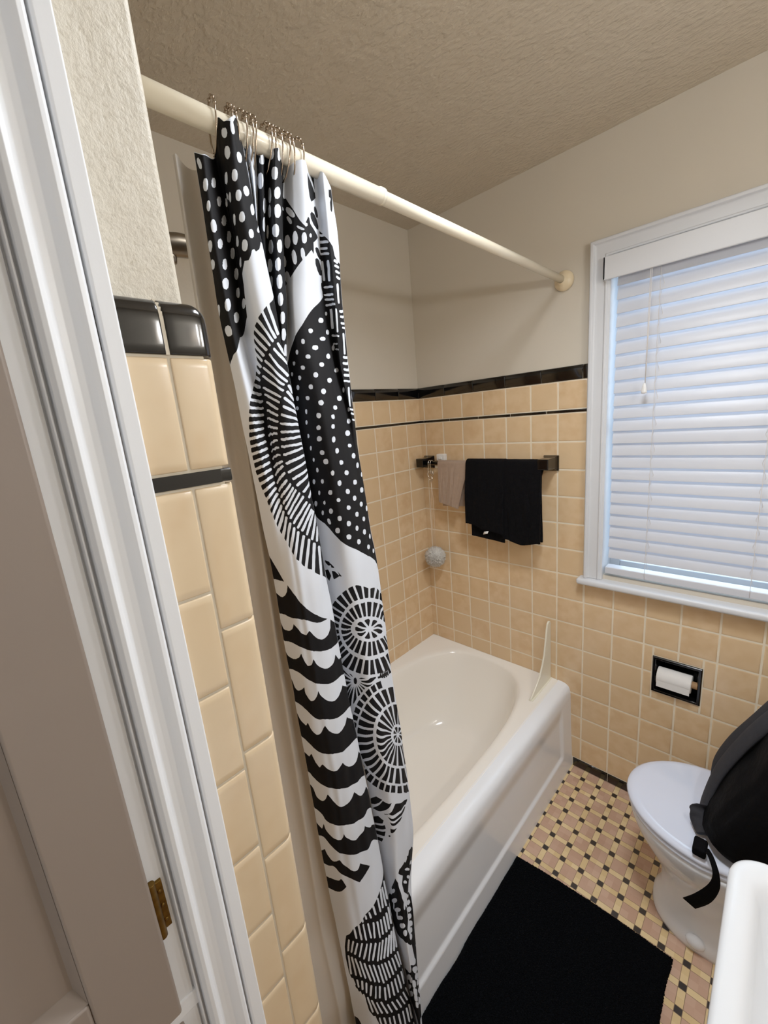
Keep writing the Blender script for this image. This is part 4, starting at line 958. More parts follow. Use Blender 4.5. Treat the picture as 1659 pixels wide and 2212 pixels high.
[2,0,2956,1076,2949,1082,2934,1084,2922,1083,2915,1080,2918,1073,2931,1068,2945,1067,2958,1069],
[2,0,3219,1097,3206,1103,3185,1104,3164,1100,3153,1093,3160,1085,3180,1083,3201,1083,3217,1088],
[2,0,3519,1116,3498,1122,3466,1124,3430,1122,3420,1116,3427,1108,3446,1104,3486,1105,3514,1108],
[2,0,3758,1137,3729,1146,3670,1153,3617,1155,3598,1150,3612,1140,3651,1133,3715,1128,3763,1128],
[2,0,2881,1122,2874,1128,2863,1133,2854,1133,2853,1127,2856,1121,2865,1115,2874,1113,2881,1116],
[2,0,3048,1119,3039,1125,3022,1127,3000,1126,2990,1122,2995,1115,3011,1109,3034,1109,3048,1112],
[2,0,3329,1142,3315,1148,3292,1148,3267,1144,3260,1139,3263,1131,3279,1128,3306,1130,3326,1135],
[2,0,3438,1177,3420,1184,3398,1185,3374,1182,3361,1176,3368,1168,3386,1164,3416,1165,3434,1169],
[2,0,3157,1156,3148,1159,3128,1160,3103,1158,3093,1153,3098,1147,3114,1145,3137,1146,3153,1150],
[2,0,2812,1171,2801,1179,2785,1185,2769,1184,2766,1179,2773,1170,2785,1163,2803,1161,2812,1162],
[2,0,2931,1159,2926,1163,2913,1167,2904,1166,2897,1163,2902,1156,2913,1152,2924,1150,2931,1153],
[2,0,3612,1204,3590,1212,3553,1216,3516,1215,3502,1209,3510,1201,3537,1197,3580,1195,3612,1198],
[2,0,3292,1202,3278,1207,3256,1207,3231,1202,3224,1197,3230,1191,3244,1188,3270,1191,3288,1196],
[2,0,3862,1209,3827,1219,3765,1228,3727,1228,3713,1223,3729,1213,3768,1204,3825,1199,3884,1201],
[2,0,3011,1190,3000,1198,2981,1201,2963,1201,2958,1195,2961,1187,2975,1181,2995,1180,3009,1184],
[2,0,2881,1201,2874,1208,2863,1212,2853,1212,2849,1207,2854,1199,2863,1194,2876,1192,2883,1194],
[2,0,3432,1243,3422,1250,3395,1250,3372,1247,3361,1240,3368,1233,3386,1230,3411,1231,3434,1236],
[2,0,3617,1268,3598,1275,3566,1279,3528,1276,3519,1272,3528,1264,3548,1260,3592,1258,3617,1261],
[2,0,3119,1224,3109,1231,3087,1232,3064,1230,3055,1224,3059,1216,3075,1212,3098,1212,3118,1216],
[2,0,2954,1230,2956,1239,2949,1244,2933,1244,2918,1240,2911,1231,2917,1223,2931,1220,2945,1222],
[2,0,3253,1262,3238,1267,3215,1267,3189,1262,3182,1255,3187,1248,3203,1244,3231,1248,3249,1254],
[2,0,3390,1297,3375,1303,3358,1305,3331,1300,3326,1294,3333,1287,3345,1283,3374,1285,3386,1290],
[2,0,3567,1325,3546,1333,3507,1335,3477,1331,3466,1324,3477,1317,3500,1312,3537,1312,3573,1316],
[2,0,3059,1269,3048,1276,3027,1279,3002,1277,2993,1272,2998,1263,3014,1258,3041,1257,3057,1261],
[2,0,3775,1339,3734,1351,3701,1355,3667,1354,3653,1349,3674,1339,3713,1333,3756,1330,3781,1331],
[2,0,3226,1311,3212,1317,3187,1316,3157,1311,3146,1303,3151,1296,3169,1294,3201,1298,3222,1304],
[2,0,3384,1354,3368,1359,3347,1360,3320,1357,3311,1350,3318,1342,3336,1338,3366,1341,3381,1347],
[2,0,3605,1394,3583,1400,3546,1402,3512,1399,3500,1393,3509,1386,3537,1382,3580,1382,3610,1386],
[2,0,3814,1406,3772,1416,3733,1422,3694,1422,3681,1416,3702,1407,3743,1400,3795,1397,3827,1398],
[2,0,3464,210,3436,210,3441,205,3473,202,3598,200,3626,201,3617,206,3585,207],
[2,0,3441,234,3413,234,3418,228,3450,225,3567,221,3658,221,3685,221,3683,226,3658,229,3560,230],
[2,0,3443,255,3414,255,3420,250,3452,247,3534,244,3631,243,3642,245,3633,250,3619,251,3530,252],
[2,0,3446,273,3418,273,3423,268,3455,265,3551,261,3647,261,3667,262,3667,266,3642,269,3544,269],
[2,0,3430,297,3441,294,3480,292,3491,294,3489,309,3487,325,3486,340,3484,356,3475,359,3439,361,3427,359,3427,344,3429,328,3430,312],
[2,0,3578,291,3594,288,3630,287,3638,290,3640,302,3637,316,3626,330,3619,342,3615,355,3605,359,3560,360,3550,357,3555,343,3562,330,3576,316,3567,303],
[2,0,3448,386,3423,386,3430,381,3455,379,3558,375,3651,374,3679,374,3678,378,3649,381,3550,383],
[2,0,3425,413,3402,413,3407,409,3430,407,3530,402,3640,400,3669,400,3665,405,3642,407,3518,411],
[2,0,3436,430,3407,430,3418,424,3446,422,3539,419,3651,417,3681,416,3679,421,3647,424,3530,427],
[2,0,3432,450,3413,450,3413,445,3430,443,3542,437,3679,431,3701,430,3704,435,3686,438,3541,445],
[2,0,3749,281,3740,280,3758,272,3779,267,3841,259,3850,260,3830,269,3806,275],
[2,0,3752,298,3740,297,3756,291,3777,285,3852,273,3870,272,3852,281,3823,287],
[2,0,3763,315,3750,315,3766,307,3790,301,3866,291,3891,290,3862,298,3834,304],
[2,0,3772,332,3759,332,3781,322,3802,318,3868,310,3896,309,3861,319,3830,325],
[2,0,3765,356,3777,350,3802,343,3814,344,3820,358,3814,374,3814,391,3818,406,3811,411,3781,417,3774,415,3770,401,3770,385,3766,371],
[2,0,3486,461,3493,458,3542,456,3555,458,3551,475,3534,492,3530,508,3525,525,3507,528,3468,531,3459,528,3464,511,3475,494,3482,478],
[2,0,3690,453,3697,449,3727,445,3734,447,3738,461,3734,477,3733,492,3727,510,3731,525,3717,530,3686,533,3670,531,3676,515,3672,499,3679,484,3685,468],
[2,0,3807,444,3784,446,3790,440,3813,434,3887,421,3918,423,3905,427,3877,432],
[2,0,3813,461,3793,464,3797,458,3818,452,3898,440,3916,442,3900,448,3884,451],
[2,0,3818,484,3797,487,3798,481,3820,475,3903,464,3900,466,3914,470,3907,472],
[2,0,3841,495,3818,498,3820,493,3843,488,3909,481,3903,483,3918,488,3914,489],
[2,0,3461,558,3445,557,3450,552,3475,550,3614,546,3729,539,3745,537,3743,542,3722,546,3582,554],
[2,0,3462,587,3446,587,3450,583,3470,581,3656,573,3690,571,3686,576,3647,579],
[2,0,3491,606,3471,606,3482,602,3507,599,3690,591,3711,590,3708,594,3686,597],
[2,0,3818,518,3825,514,3854,509,3866,510,3862,525,3859,540,3857,555,3861,570,3859,584,3850,588,3825,592,3816,591,3818,576,3820,561,3822,546,3818,532],
[2,0,3807,610,3791,610,3795,604,3814,599,3909,589,3903,591,3914,597,3909,599],
[2,0,3791,635,3768,636,3774,630,3797,624,3900,612,3918,615,3909,619,3900,622],
[2,0,3790,657,3770,659,3775,652,3798,647,3910,636,3909,637,3916,644,3909,646],
[2,0,3770,682,3749,683,3754,677,3784,670,3836,663,3900,658,3919,661,3905,665,3900,667,3829,674],
[2,0,3729,708,3704,709,3715,704,3743,699,3814,689,3905,682,3900,684,3930,689,3912,689,3807,697],
[2,0,3806,720,3814,716,3846,711,3859,712,3843,731,3832,751,3807,770,3774,793,3754,798,3702,804,3699,802,3727,781,3766,759,3784,739],
[2,0,3692,819,3647,823,3662,816,3704,811,3870,793,3893,795,3898,802,3866,801],
[2,0,3711,833,3679,834,3699,829,3743,822,3893,809,3878,811,3887,817,3887,817],
[2,0,3718,857,3686,858,3706,852,3752,846,3866,835,3887,839,3871,841,3868,842],
[2,1,2712,75,2710,87,2760,99,2814,115,2870,136,2938,160,3007,186,3055,200,3094,208,3125,204,3125,197,3089,195,3141,174,3174,177,3190,191,3278,200,3382,218,3246,246,3238,275,3228,287,3192,276,3091,304,3046,314,2975,336,2926,352,2870,368,2739,397,2710,414,2710,414,2712,395,2710,376,2710,357,2710,338,2710,320,2710,300,2710,281,2710,263,2710,244,2710,224,2710,207,2710,187,2714,169,2710,151,2710,133,2710,113,2710,95],
[2,0,2785,97,2803,106,2796,112,2771,114,2730,110,2710,100,2712,92,2710,88,2742,89],
[2,0,2895,152,2929,165,2929,172,2899,174,2863,169,2817,155,2805,146,2817,139,2854,142],
[2,0,2876,179,2888,188,2885,194,2865,194,2846,188,2824,178,2817,171,2833,168,2849,171],
[2,0,2755,144,2769,148,2769,151,2748,153,2728,151,2710,148,2710,143,2710,142,2728,141],
[2,0,2737,187,2723,203,2710,210,2710,208,2710,198,2710,182,2710,173,2721,169,2732,175],
[2,0,2869,251,2858,266,2835,273,2798,271,2776,260,2783,242,2801,231,2835,228,2856,236],
[2,0,2981,241,2972,256,2956,263,2920,260,2901,249,2899,232,2915,220,2943,217,2968,226],
[2,0,3109,243,3103,256,3075,262,3048,259,3036,251,3032,236,3048,227,3073,225,3098,231],
[2,0,3023,208,3066,214,3077,217,3066,219,3030,217,2982,210,2959,204,2959,201,2984,202],
[2,0,3215,227,3208,232,3192,236,3169,237,3160,235,3164,229,3174,225,3196,222,3212,223],
[2,0,2968,302,2972,319,2956,327,2927,324,2902,313,2886,294,2894,282,2918,278,2945,285],
[2,0,3075,294,3075,306,3062,312,3041,311,3025,302,3020,287,3022,277,3043,275,3062,281],
[2,0,2794,314,2785,328,2764,334,2710,335,2714,326,2710,312,2710,302,2744,297,2774,302],
[2,0,2858,365,2856,378,2835,385,2782,384,2730,376,2710,363,2755,351,2798,346,2833,352],
[2,1,3201,29,3199,41,3189,61,3192,80,3212,103,3258,114,3427,87,3425,66,3425,47,3423,17,3420,5],
[2,0,3217,31,3221,28,3269,21,3290,20,3318,28,3352,37,3379,46,3404,56,3438,65,3429,67,3406,70,3393,69,3366,59,3333,51,3304,43,3258,37],
[2,1,3448,131,3461,143,3441,151,3384,154,3347,147,3322,135,3331,124,3374,117,3414,120],
[2,1,3400,161,3450,178,3432,190,3363,193,3286,186,3212,172,3199,159,3249,146,3322,146],
[2,1,3409,267,3441,281,3422,290,3366,293,3317,287,3276,273,3270,262,3302,256,3358,256],
[2,1,3395,314,3409,335,3388,346,3329,348,3286,337,3251,317,3253,300,3292,293,3345,296],
[2,1,3407,383,3411,395,3404,401,3384,401,3366,393,3358,380,3363,372,3381,369,3398,373],
[2,1,3807,29,3905,4,3914,31,3877,59,3822,98,3791,103,3800,72,3846,46,3790,59],
[2,1,3486,2925,3464,2943,3425,2933,3299,2927,3187,2912,3157,2924,3210,2946,3276,2971,3231,2995,3288,3045,3462,3096,3647,3097,3797,3077,3843,3054,3841,3028,3855,2986],
[2,0,3414,2945,3391,2946,3370,2943,3349,2933,3350,2927,3374,2924,3395,2925,3416,2932,3430,2941],
[2,0,3836,3035,3763,3035,3630,3019,3542,3000,3535,2994,3566,2994,3676,3012,3800,3024,3848,3030],
[2,0,3550,3017,3562,3024,3473,3007,3397,2987,3365,2975,3349,2967,3372,2971,3423,2983,3491,3002],
[2,0,3758,3081,3738,3084,3594,3063,3470,3036,3423,3021,3422,3015,3457,3021,3555,3043,3718,3073],
[2,0,3430,3041,3420,3043,3359,3028,3313,3015,3288,3006,3290,3001,3317,3005,3361,3016,3416,3034],
[2,1,3068,2944,3135,2965,3150,2995,3194,3032,3240,3071,3386,3134,3382,3179,3272,3203,3359,3260,3446,3330,3160,3241,3022,3242,2842,3279,2808,3261,2773,3242,2787,3188,2796,3145,2796,3106,2833,3081,2874,3070,2911,3049,2901,3025],
[2,0,3004,3015,2982,3027,2950,3040,2904,3052,2890,3052,2895,3043,2917,3032,2966,3016,2995,3012],
[2,0,3029,3054,2997,3070,2942,3089,2883,3106,2856,3112,2865,3099,2901,3080,2963,3061,3013,3051],
[2,0,2908,3112,2888,3132,2876,3143,2865,3145,2869,3134,2883,3114,2897,3099,2911,3093,2913,3098],
[2,0,3100,3088,3068,3098,3002,3116,2926,3136,2890,3143,2899,3131,2947,3112,3023,3090,3084,3082],
[2,0,2982,3131,2963,3146,2942,3157,2927,3160,2922,3154,2934,3139,2959,3125,2975,3119,2986,3121],
[2,0,3135,3126,3118,3131,3046,3143,2966,3163,2924,3170,2934,3159,2988,3139,3068,3120,3126,3119],
[2,0,3196,3170,3157,3170,3094,3174,3016,3188,2982,3190,2995,3177,3043,3160,3123,3149,3176,3158],
[2,0,3237,3209,3201,3211,3142,3209,3087,3209,3059,3206,3075,3192,3119,3181,3182,3184,3230,3198],
[2,0,3237,2999,3237,3012,3210,3012,3169,3001,3142,2986,3134,2968,3153,2960,3187,2965,3215,2978],
[2,0,3324,3065,3329,3082,3286,3079,3226,3062,3192,3043,3185,3021,3199,3013,3240,3021,3279,3040],
[2,0,3329,3110,3301,3118,3269,3116,3237,3105,3226,3092,3242,3081,3272,3079,3310,3086,3329,3096],
[2,1,3445,3085,3829,3170,3862,3210,3861,3258,3862,3297,3854,3341,3857,3390,3866,3442,3850,3476,3836,3514,3832,3553,3804,3598,3829,3650,3795,3696,3830,3749,3818,3789,3802,3830,3786,3871,2947,3770,2888,3756,2849,3731,2888,3616,2879,3549,2853,3489,3189,3369,3475,3452,3455,3405,3423,3352,3375,3282,3404,3247,3425,3211,3413,3170,3397,3130,3430,3109],
[2,0,3635,3142,3603,3141,3516,3123,3438,3103,3388,3087,3390,3082,3443,3092,3528,3112,3619,3134],
[2,0,3713,3189,3653,3185,3535,3162,3422,3130,3365,3110,3374,3103,3446,3118,3578,3149,3694,3176],
[2,0,3706,3221,3638,3217,3530,3195,3418,3161,3370,3141,3382,3136,3452,3150,3582,3183,3685,3210],
[2,0,3631,3241,3574,3236,3491,3217,3404,3188,3363,3170,3379,3165,3443,3177,3544,3206,3617,3228],
[2,0,3626,3278,3582,3277,3475,3250,3391,3219,3366,3206,3386,3200,3434,3209,3528,3237,3626,3268],
[2,0,3535,3288,3503,3288,3436,3269,3366,3243,3342,3228,3359,3222,3404,3231,3478,3256,3535,3278],
[2,0,3480,3306,3450,3305,3388,3287,3342,3268,3317,3253,3334,3246,3379,3253,3430,3271,3480,3295],
[2,0,3822,3273,3855,3283,3834,3284,3838,3284,3811,3276,3841,3270,3859,3270,3820,3262,3859,3270],
[2,0,3838,3357,3861,3373,3861,3373,3800,3366,3816,3361,3802,3349,3820,3344,3823,3343,3813,3346],
[2,0,3866,3442,3830,3442,3820,3444,3825,3443,3759,3431,3779,3423,3843,3423,3848,3423,3829,3425],
[2,0,3567,3471,3498,3459,3413,3433,3306,3392,3274,3372,3292,3365,3347,3372,3461,3415,3539,3448],
[2,0,3756,3575,3630,3560,3448,3501,3311,3447,3260,3421,3285,3412,3361,3428,3514,3483,3702,3552],
[2,0,3196,3395,3155,3399,3084,3409,2995,3444,2959,3452,2982,3425,3045,3388,3128,3370,3185,3381],
[2,0,3788,3621,3706,3624,3498,3563,3372,3510,3331,3486,3354,3479,3422,3494,3573,3550,3772,3607],
[2,0,3089,3440,3043,3467,2961,3516,2885,3557,2860,3564,2876,3538,2929,3496,3023,3445,3082,3429],
[2,0,3169,3456,3141,3465,3086,3478,3014,3506,2986,3512,3014,3481,3071,3447,3139,3436,3173,3445],
[2,0,3342,3531,3297,3533,3221,3518,3142,3500,3130,3488,3148,3468,3212,3468,3308,3495,3350,3517],
[2,0,3782,3661,3750,3671,3626,3645,3486,3595,3452,3571,3477,3566,3557,3585,3738,3637,3822,3651],
[2,0,3027,3527,2974,3568,2897,3619,2838,3660,2808,3674,2828,3645,2876,3602,2947,3557,3013,3524],
[2,0,3363,3589,3313,3588,3208,3563,3139,3551,3110,3541,3142,3519,3198,3514,3302,3543,3372,3574],
[2,0,3048,3568,2998,3609,2895,3679,2819,3736,2790,3744,2819,3704,2876,3650,2970,3589,3061,3547],
[2,0,3807,3713,3834,3729,3807,3732,3699,3716,3617,3681,3660,3680,3804,3694,3807,3693,3852,3710],
[2,0,3340,3619,3285,3617,3178,3594,3107,3592,3071,3593,3103,3566,3155,3553,3262,3575,3342,3605],
[2,0,3774,3779,3720,3789,3510,3729,3411,3688,3407,3675,3452,3672,3512,3682,3667,3733,3838,3768],
[2,0,3359,3666,3302,3663,3178,3636,3121,3632,3102,3626,3132,3604,3171,3597,3272,3619,3361,3653],
[1,1,1765,0,2750,0,2750,1474,1765,1474],
[1,0,1993,74,1974,90,1910,98,1832,99,1789,90,1791,70,1841,55,1924,49,1981,57],
[1,0,2072,19,2054,26,1993,27,1928,25,1880,20,1899,9,1942,2,2013,2,2066,9],
[1,0,2114,160,2088,175,2041,177,1976,170,1954,157,1969,138,1993,128,2061,131,2096,141],
[1,0,2041,211,2015,223,1974,227,1938,223,1917,214,1926,195,1956,184,1999,184,2031,194],
[1,0,2430,73,2414,87,2377,93,2297,88,2263,76,2265,61,2297,53,2359,53,2411,59],
[1,0,2329,15,2306,26,2265,29,2206,22,2180,12,2198,0,2308,0,2331,0,2311,2],
[1,0,2558,11,2531,26,2482,36,2437,35,2418,26,2423,12,2450,3,2483,0,2542,0],
[1,0,2510,132,2487,145,2428,152,2377,150,2348,139,2347,125,2380,117,2432,115,2490,119],
[1,0,2274,138,2261,153,2237,159,2198,154,2183,142,2183,123,2196,111,2233,111,2258,120],
[1,0,2513,186,2485,202,2428,209,2371,206,2352,195,2347,178,2375,169,2432,167,2496,173],
[1,0,2261,184,2253,198,2224,203,2190,199,2173,188,2178,172,2203,163,2235,163,2258,170],
[1,0,2434,247,2412,260,2368,265,2311,262,2274,252,2279,235,2325,226,2375,225,2423,233],
[1,0,2174,243,2155,256,2125,261,2091,255,2079,244,2093,228,2114,220,2153,220,2176,228],
[1,0,2501,295,2480,309,2435,315,2387,311,2364,300,2366,284,2403,275,2457,274,2494,280],
[1,0,2272,293,2251,307,2214,314,2160,310,2135,297,2153,280,2176,270,2235,269,2267,277],
[1,0,2437,349,2418,363,2364,367,2311,364,2286,354,2295,337,2345,328,2393,327,2434,335],
[1,0,2221,348,2203,364,2166,370,2100,362,2072,347,2082,332,2118,326,2176,327,2203,334],
[1,0,2458,404,2430,417,2377,421,2325,418,2301,408,2306,389,2348,379,2407,378,2450,387],
[1,0,2214,402,2205,415,2187,421,1248,450,2151,409,2157,394,2166,383,2192,382,2217,388],
[1,0,2444,456,2412,469,2364,473,2311,471,2297,460,2306,444,2338,433,2393,432,2432,441],
[1,0,2471,516,2450,529,2391,531,2336,526,2322,517,2329,501,2354,492,2405,492,2458,502],
[1,0,2521,573,2483,585,2432,587,2363,580,2340,570,2347,554,2371,545,2437,548,2489,558],
[1,0,2529,624,2535,639,2490,643,2427,635,2414,624,2423,610,2446,602,2522,605,2551,610],
[0,1,463,2,2,1,4,22,2,45,4,63,4,82,2,101,4,120,4,139,4,159,0,177,2,196,2,217,0,238,0,258,2,279,2,299,0,317,2,336,0,354,0,374,0,392,0,413,4,432,0,450,0,471,0,491,2,510,0,531,0,552,0,573,5,596,69,573,114,554,254,523,327,510,463,528,517,532,572,531,584,511,600,492,611,468,630,445,641,412,728,384,790,363,854,363,891,353,925,340,966,339,991,346,1063,345,1118,329,1170,335,1170,349,1170,335,1168,312,1175,292,1186,271,1182,253,1212,227,1248,199,1239,184,1246,161,1244,144,1248,123,1246,106,1243,88,1248,68,1244,53,1244,32,1243,15,1236,0,994,13,829,0,612,1,547,0,518,2,490,3,483,3,472,2],
[0,0,135,23,138,33,126,39,89,39,69,33,43,23,57,15,87,12,115,15],
[0,0,202,78,186,90,162,96,126,95,117,87,130,73,149,64,185,61,204,66],
[0,0,311,64,295,75,275,81,254,82,243,76,256,63,273,55,300,51,312,55],
[0,0,194,135,178,145,162,150,137,149,128,141,142,130,158,122,183,120,195,124],
[0,0,332,113,314,123,300,129,282,128,277,122,282,110,302,101,325,99,332,103],
[0,0,234,185,229,198,204,206,170,205,156,197,158,182,181,173,211,170,227,174],
[0,0,348,167,334,177,316,181,300,180,289,174,300,161,318,152,337,150,351,156],
[0,0,382,216,364,224,346,228,323,225,321,217,334,204,343,195,371,197,385,205],
[0,0,270,232,257,243,243,248,220,248,213,241,220,230,236,222,257,219,268,223],
[0,0,398,268,378,276,359,278,337,274,334,265,343,252,357,245,385,248,403,257],
[0,0,126,244,92,257,64,263,9,263,0,255,9,242,60,232,114,228,131,232],
[0,0,282,291,272,301,254,307,231,305,225,298,236,286,250,277,275,274,282,279],
[0,0,112,295,89,306,43,313,0,313,0,304,7,294,39,286,89,282,119,285],
[0,0,433,343,398,342,371,342,348,336,341,327,351,314,367,307,396,311,433,331],
[0,0,265,345,250,357,224,363,188,361,176,353,186,339,218,332,249,330,265,335],
[0,0,481,422,437,412,391,400,357,392,346,382,351,371,366,365,410,374,467,404],
[0,0,249,408,225,419,190,425,153,423,144,414,158,400,190,390,231,388,245,394],
[0,0,593,495,566,501,545,499,518,488,508,475,527,471,557,474,588,480,598,486],
[0,0,382,458,353,465,312,464,272,459,265,451,272,438,302,432,339,434,375,446],
[0,0,170,481,160,492,126,499,82,503,64,497,60,485,91,473,131,467,163,470],
[0,0,46,430,20,444,0,450,0,446,2,437,2,424,18,415,51,412,59,416],
[0,0,600,212,440,148,405,138,385,132,391,124,417,119,547,181,616,197,630,203],
[0,0,849,82,825,92,783,96,728,97,699,92,714,76,754,64,810,62,841,69],
[0,0,1120,104,1101,115,1060,119,1008,115,983,107,976,96,998,89,1051,90,1095,95],
[0,0,937,144,918,154,881,157,843,153,831,145,843,133,865,126,907,127,936,134],
[0,0,1127,192,1118,201,1074,205,1028,202,1007,195,999,184,1021,178,1063,178,1106,183],
[0,0,946,196,920,205,891,208,859,205,849,197,859,186,884,180,927,181,950,187],
[0,0,746,196,723,208,682,217,657,217,636,211,671,198,712,187,739,183,756,186],
[0,0,707,152,685,165,644,174,598,169,602,161,625,150,669,141,707,136,717,139],
[0,0,1166,240,1134,252,1095,256,1065,254,1060,246,1065,235,1092,229,1136,227,1168,229],
[0,0,928,252,909,260,879,263,850,260,838,253,854,242,881,236,911,236,927,241],
[0,0,772,253,749,265,699,275,644,278,639,270,692,253,739,240,774,236,788,241],
[0,0,1182,291,1172,300,1122,305,1101,303,1092,296,1246,273,1165,280,1175,278,1172,284],
[0,0,1021,299,1005,307,973,310,939,308,925,301,930,292,953,286,992,286,1017,291],
[0,0,737,313,683,330,623,337,581,331,579,323,616,315,675,306,735,297,746,301],
[0,0,879,324,857,335,829,338,792,335,790,328,808,315,833,307,863,307,881,313],
[0,0,675,377,652,389,620,394,602,391,596,383,620,374,659,366,692,361,703,364],
[0,0,827,30,804,38,762,42,699,47,678,42,689,30,726,20,788,16,815,20],
[0,0,1015,27,1015,39,975,43,930,40,909,30,904,17,918,9,959,9,991,15],
[0,1,1111,495,994,497,886,508,799,523,699,555,628,591,609,617,588,643,589,672,533,672,458,665,382,661,314,670,218,687,174,709,144,735,122,762,107,788,83,817,76,846,67,875,73,904,75,935,94,964,114,993,133,1017,151,1043,170,1070,202,1093,240,1120,279,1148,337,1188,408,1233,492,1283,573,1328,699,1352,841,1366,994,1410,1166,1476,1182,1481,1179,1454,1179,1427,1177,1399,1182,1373,1184,1347,1181,1320,1188,1295,1170,1265,1182,1240,1188,1216,1179,1187,1189,1163,1184,1135,1184,1112,1182,1083,1189,1061,1184,1034,1172,1007,1181,986,1170,961,1179,939,1177,915,1188,894,1179,870,1188,847,1184,826,1177,802,1181,781,1172,758,1186,736,1179,717,1186,692,1175,670,1189,650,1182,627,1189,604,1181,582,1189,563,1186,541,1181,521,1182,503,1179,484],
[0,0,983,488,1030,490,1040,502,1042,514,1056,528,1067,540,1078,554,1088,568,1102,581,1120,595,1106,597,1070,595,1063,591,1049,577,1040,564,1030,550,1019,537,1012,525,999,512,991,499],
[0,0,859,502,902,501,921,514,941,527,959,539,985,553,1003,567,1030,581,1054,597,1053,600,1023,599,1008,595,985,580,960,567,939,553,918,540,898,528,881,515],
[0,0,742,528,788,521,818,531,843,540,866,551,900,563,932,574,962,586,998,599,996,603,971,604,952,600,918,588,889,576,859,565,829,554,802,544,770,535],
[0,0,639,565,685,555,730,558,767,564,806,572,840,582,875,594,918,607,918,610,891,610,875,609,836,598,797,587,762,578,723,573,678,571],
[0,0,575,586,620,584,669,590,712,594,753,598,790,606,831,616,829,619,801,621,786,621,747,613,705,610,664,606,627,599],
[0,0,534,599,593,608,637,618,675,624,715,627,756,632,754,636,730,642,710,644,675,639,634,634,588,622],
[0,0,504,613,572,630,616,644,659,651,696,656,699,659,676,666,659,667,618,659,566,644],
[0,0,467,621,538,645,582,664,618,675,653,681,653,685,621,690,607,689,568,676,524,653],
[0,0,431,631,508,658,557,686,598,702,600,706,566,705,540,696,486,665],
[0,0,351,636,403,642,490,685,559,718,563,722,533,718,501,704,412,660],
[0,0,279,650,316,649,412,678,522,728,536,736,499,728,460,712,357,672],
[0,0,209,669,238,663,305,677,391,699,495,741,518,753,494,748,454,733,351,698,280,681],
[0,0,158,692,167,685,229,689,298,701,382,722,492,763,513,773,490,769,449,755,355,725,275,706,209,696],
[0,0,122,722,133,712,188,711,259,720,341,736,453,769,476,781,465,782,428,769,328,742,245,726,174,720],
[0,0,98,750,105,741,160,736,225,739,312,753,417,779,447,792,438,794,396,782,300,760,218,747,154,745],
[0,0,82,779,83,769,140,763,199,761,280,770,376,791,403,800,401,805,373,800,277,779,194,769,135,772],
[0,0,60,808,62,799,119,790,178,784,252,789,346,807,373,814,371,819,344,815,250,798,179,794,119,799],
[0,0,44,837,37,829,105,817,163,808,234,809,325,824,353,832,355,838,330,834,236,819,165,818,107,826],
[0,0,36,864,28,856,98,844,160,834,233,834,327,847,355,855,362,862,336,858,241,844,163,842,103,851],
[0,0,23,892,20,884,94,869,154,858,234,857,328,871,355,878,364,886,343,883,241,867,163,866,101,877],
[0,0,32,918,20,910,94,895,156,883,227,881,321,892,350,900,359,908,337,905,240,890,165,891,103,902],
[0,0,39,942,27,935,96,921,154,908,227,905,314,916,344,923,359,931,337,929,245,916,165,916,105,927],
[0,0,60,965,44,960,107,944,163,932,234,929,323,941,351,948,360,955,344,954,254,941,176,940,119,951],
[0,0,87,988,69,982,122,967,178,957,243,955,323,965,353,972,367,980,351,980,266,967,194,965,137,974],
[0,0,108,1012,87,1007,135,993,183,982,252,981,330,990,360,996,378,1004,367,1005,284,995,213,991,156,999],
[0,0,128,1040,103,1037,151,1019,197,1008,268,1006,337,1011,367,1017,405,1030,382,1028,304,1020,233,1018,174,1024],
[0,0,147,1067,122,1064,156,1049,195,1039,241,1032,293,1031,351,1034,376,1039,414,1050,410,1053,341,1047,286,1045,233,1047,188,1054],
[0,0,174,1093,142,1091,176,1077,218,1066,261,1060,312,1058,369,1059,401,1064,442,1078,433,1080,366,1074,316,1075,263,1077,217,1083],
[0,0,218,1122,176,1117,215,1104,254,1095,295,1090,346,1088,399,1087,431,1093,470,1109,470,1113,410,1107,353,1106,307,1109,261,1114],
[0,0,270,1154,220,1145,257,1135,291,1126,332,1122,378,1118,431,1118,458,1123,506,1141,506,1145,451,1141,401,1139,350,1142,307,1147],
[0,0,327,1190,268,1177,307,1168,344,1162,391,1157,433,1155,488,1158,515,1162,556,1175,554,1179,513,1182,460,1179,412,1179,366,1183],
[0,0,385,1227,327,1212,362,1204,412,1200,458,1199,508,1200,556,1198,579,1198,612,1201,612,1205,577,1218,529,1223,486,1225,433,1224],
[0,0,462,1274,392,1252,431,1248,472,1246,518,1246,559,1243,591,1234,625,1220,643,1216,675,1214,678,1218,648,1236,618,1250,586,1263,552,1272,511,1275],
[0,0,552,1326,481,1304,517,1301,550,1296,588,1288,611,1276,643,1261,671,1245,694,1229,712,1224,742,1222,744,1225,717,1242,696,1258,667,1275,643,1290,616,1306,584,1318],
[0,0,650,1356,596,1354,623,1339,650,1322,673,1306,698,1288,728,1270,753,1253,783,1238,799,1235,834,1238,838,1241,804,1255,778,1270,751,1285,726,1303,701,1320,673,1338],
[0,0,749,1369,699,1370,724,1352,749,1334,772,1318,797,1302,827,1286,857,1273,886,1258,907,1257,943,1263,944,1268,918,1280,889,1293,861,1308,829,1321,801,1337,774,1352],
[0,0,898,1396,834,1388,857,1372,875,1358,900,1343,920,1328,943,1316,962,1301,985,1288,999,1287,1031,1296,1040,1303,1021,1315,999,1326,983,1340,959,1353,943,1367,916,1381],
[0,0,1056,1445,1001,1430,1012,1414,1023,1399,1030,1384,1040,1368,1051,1355,1058,1339,1069,1325,1083,1324,1122,1335,1138,1344,1120,1357,1106,1370,1097,1387,1086,1400,1074,1415,1067,1431],
[0,0,1035,616,1035,613,1062,615,1074,619,1106,635,1140,650,1186,665,1188,666,1134,667,1122,664,1083,648,1058,632],
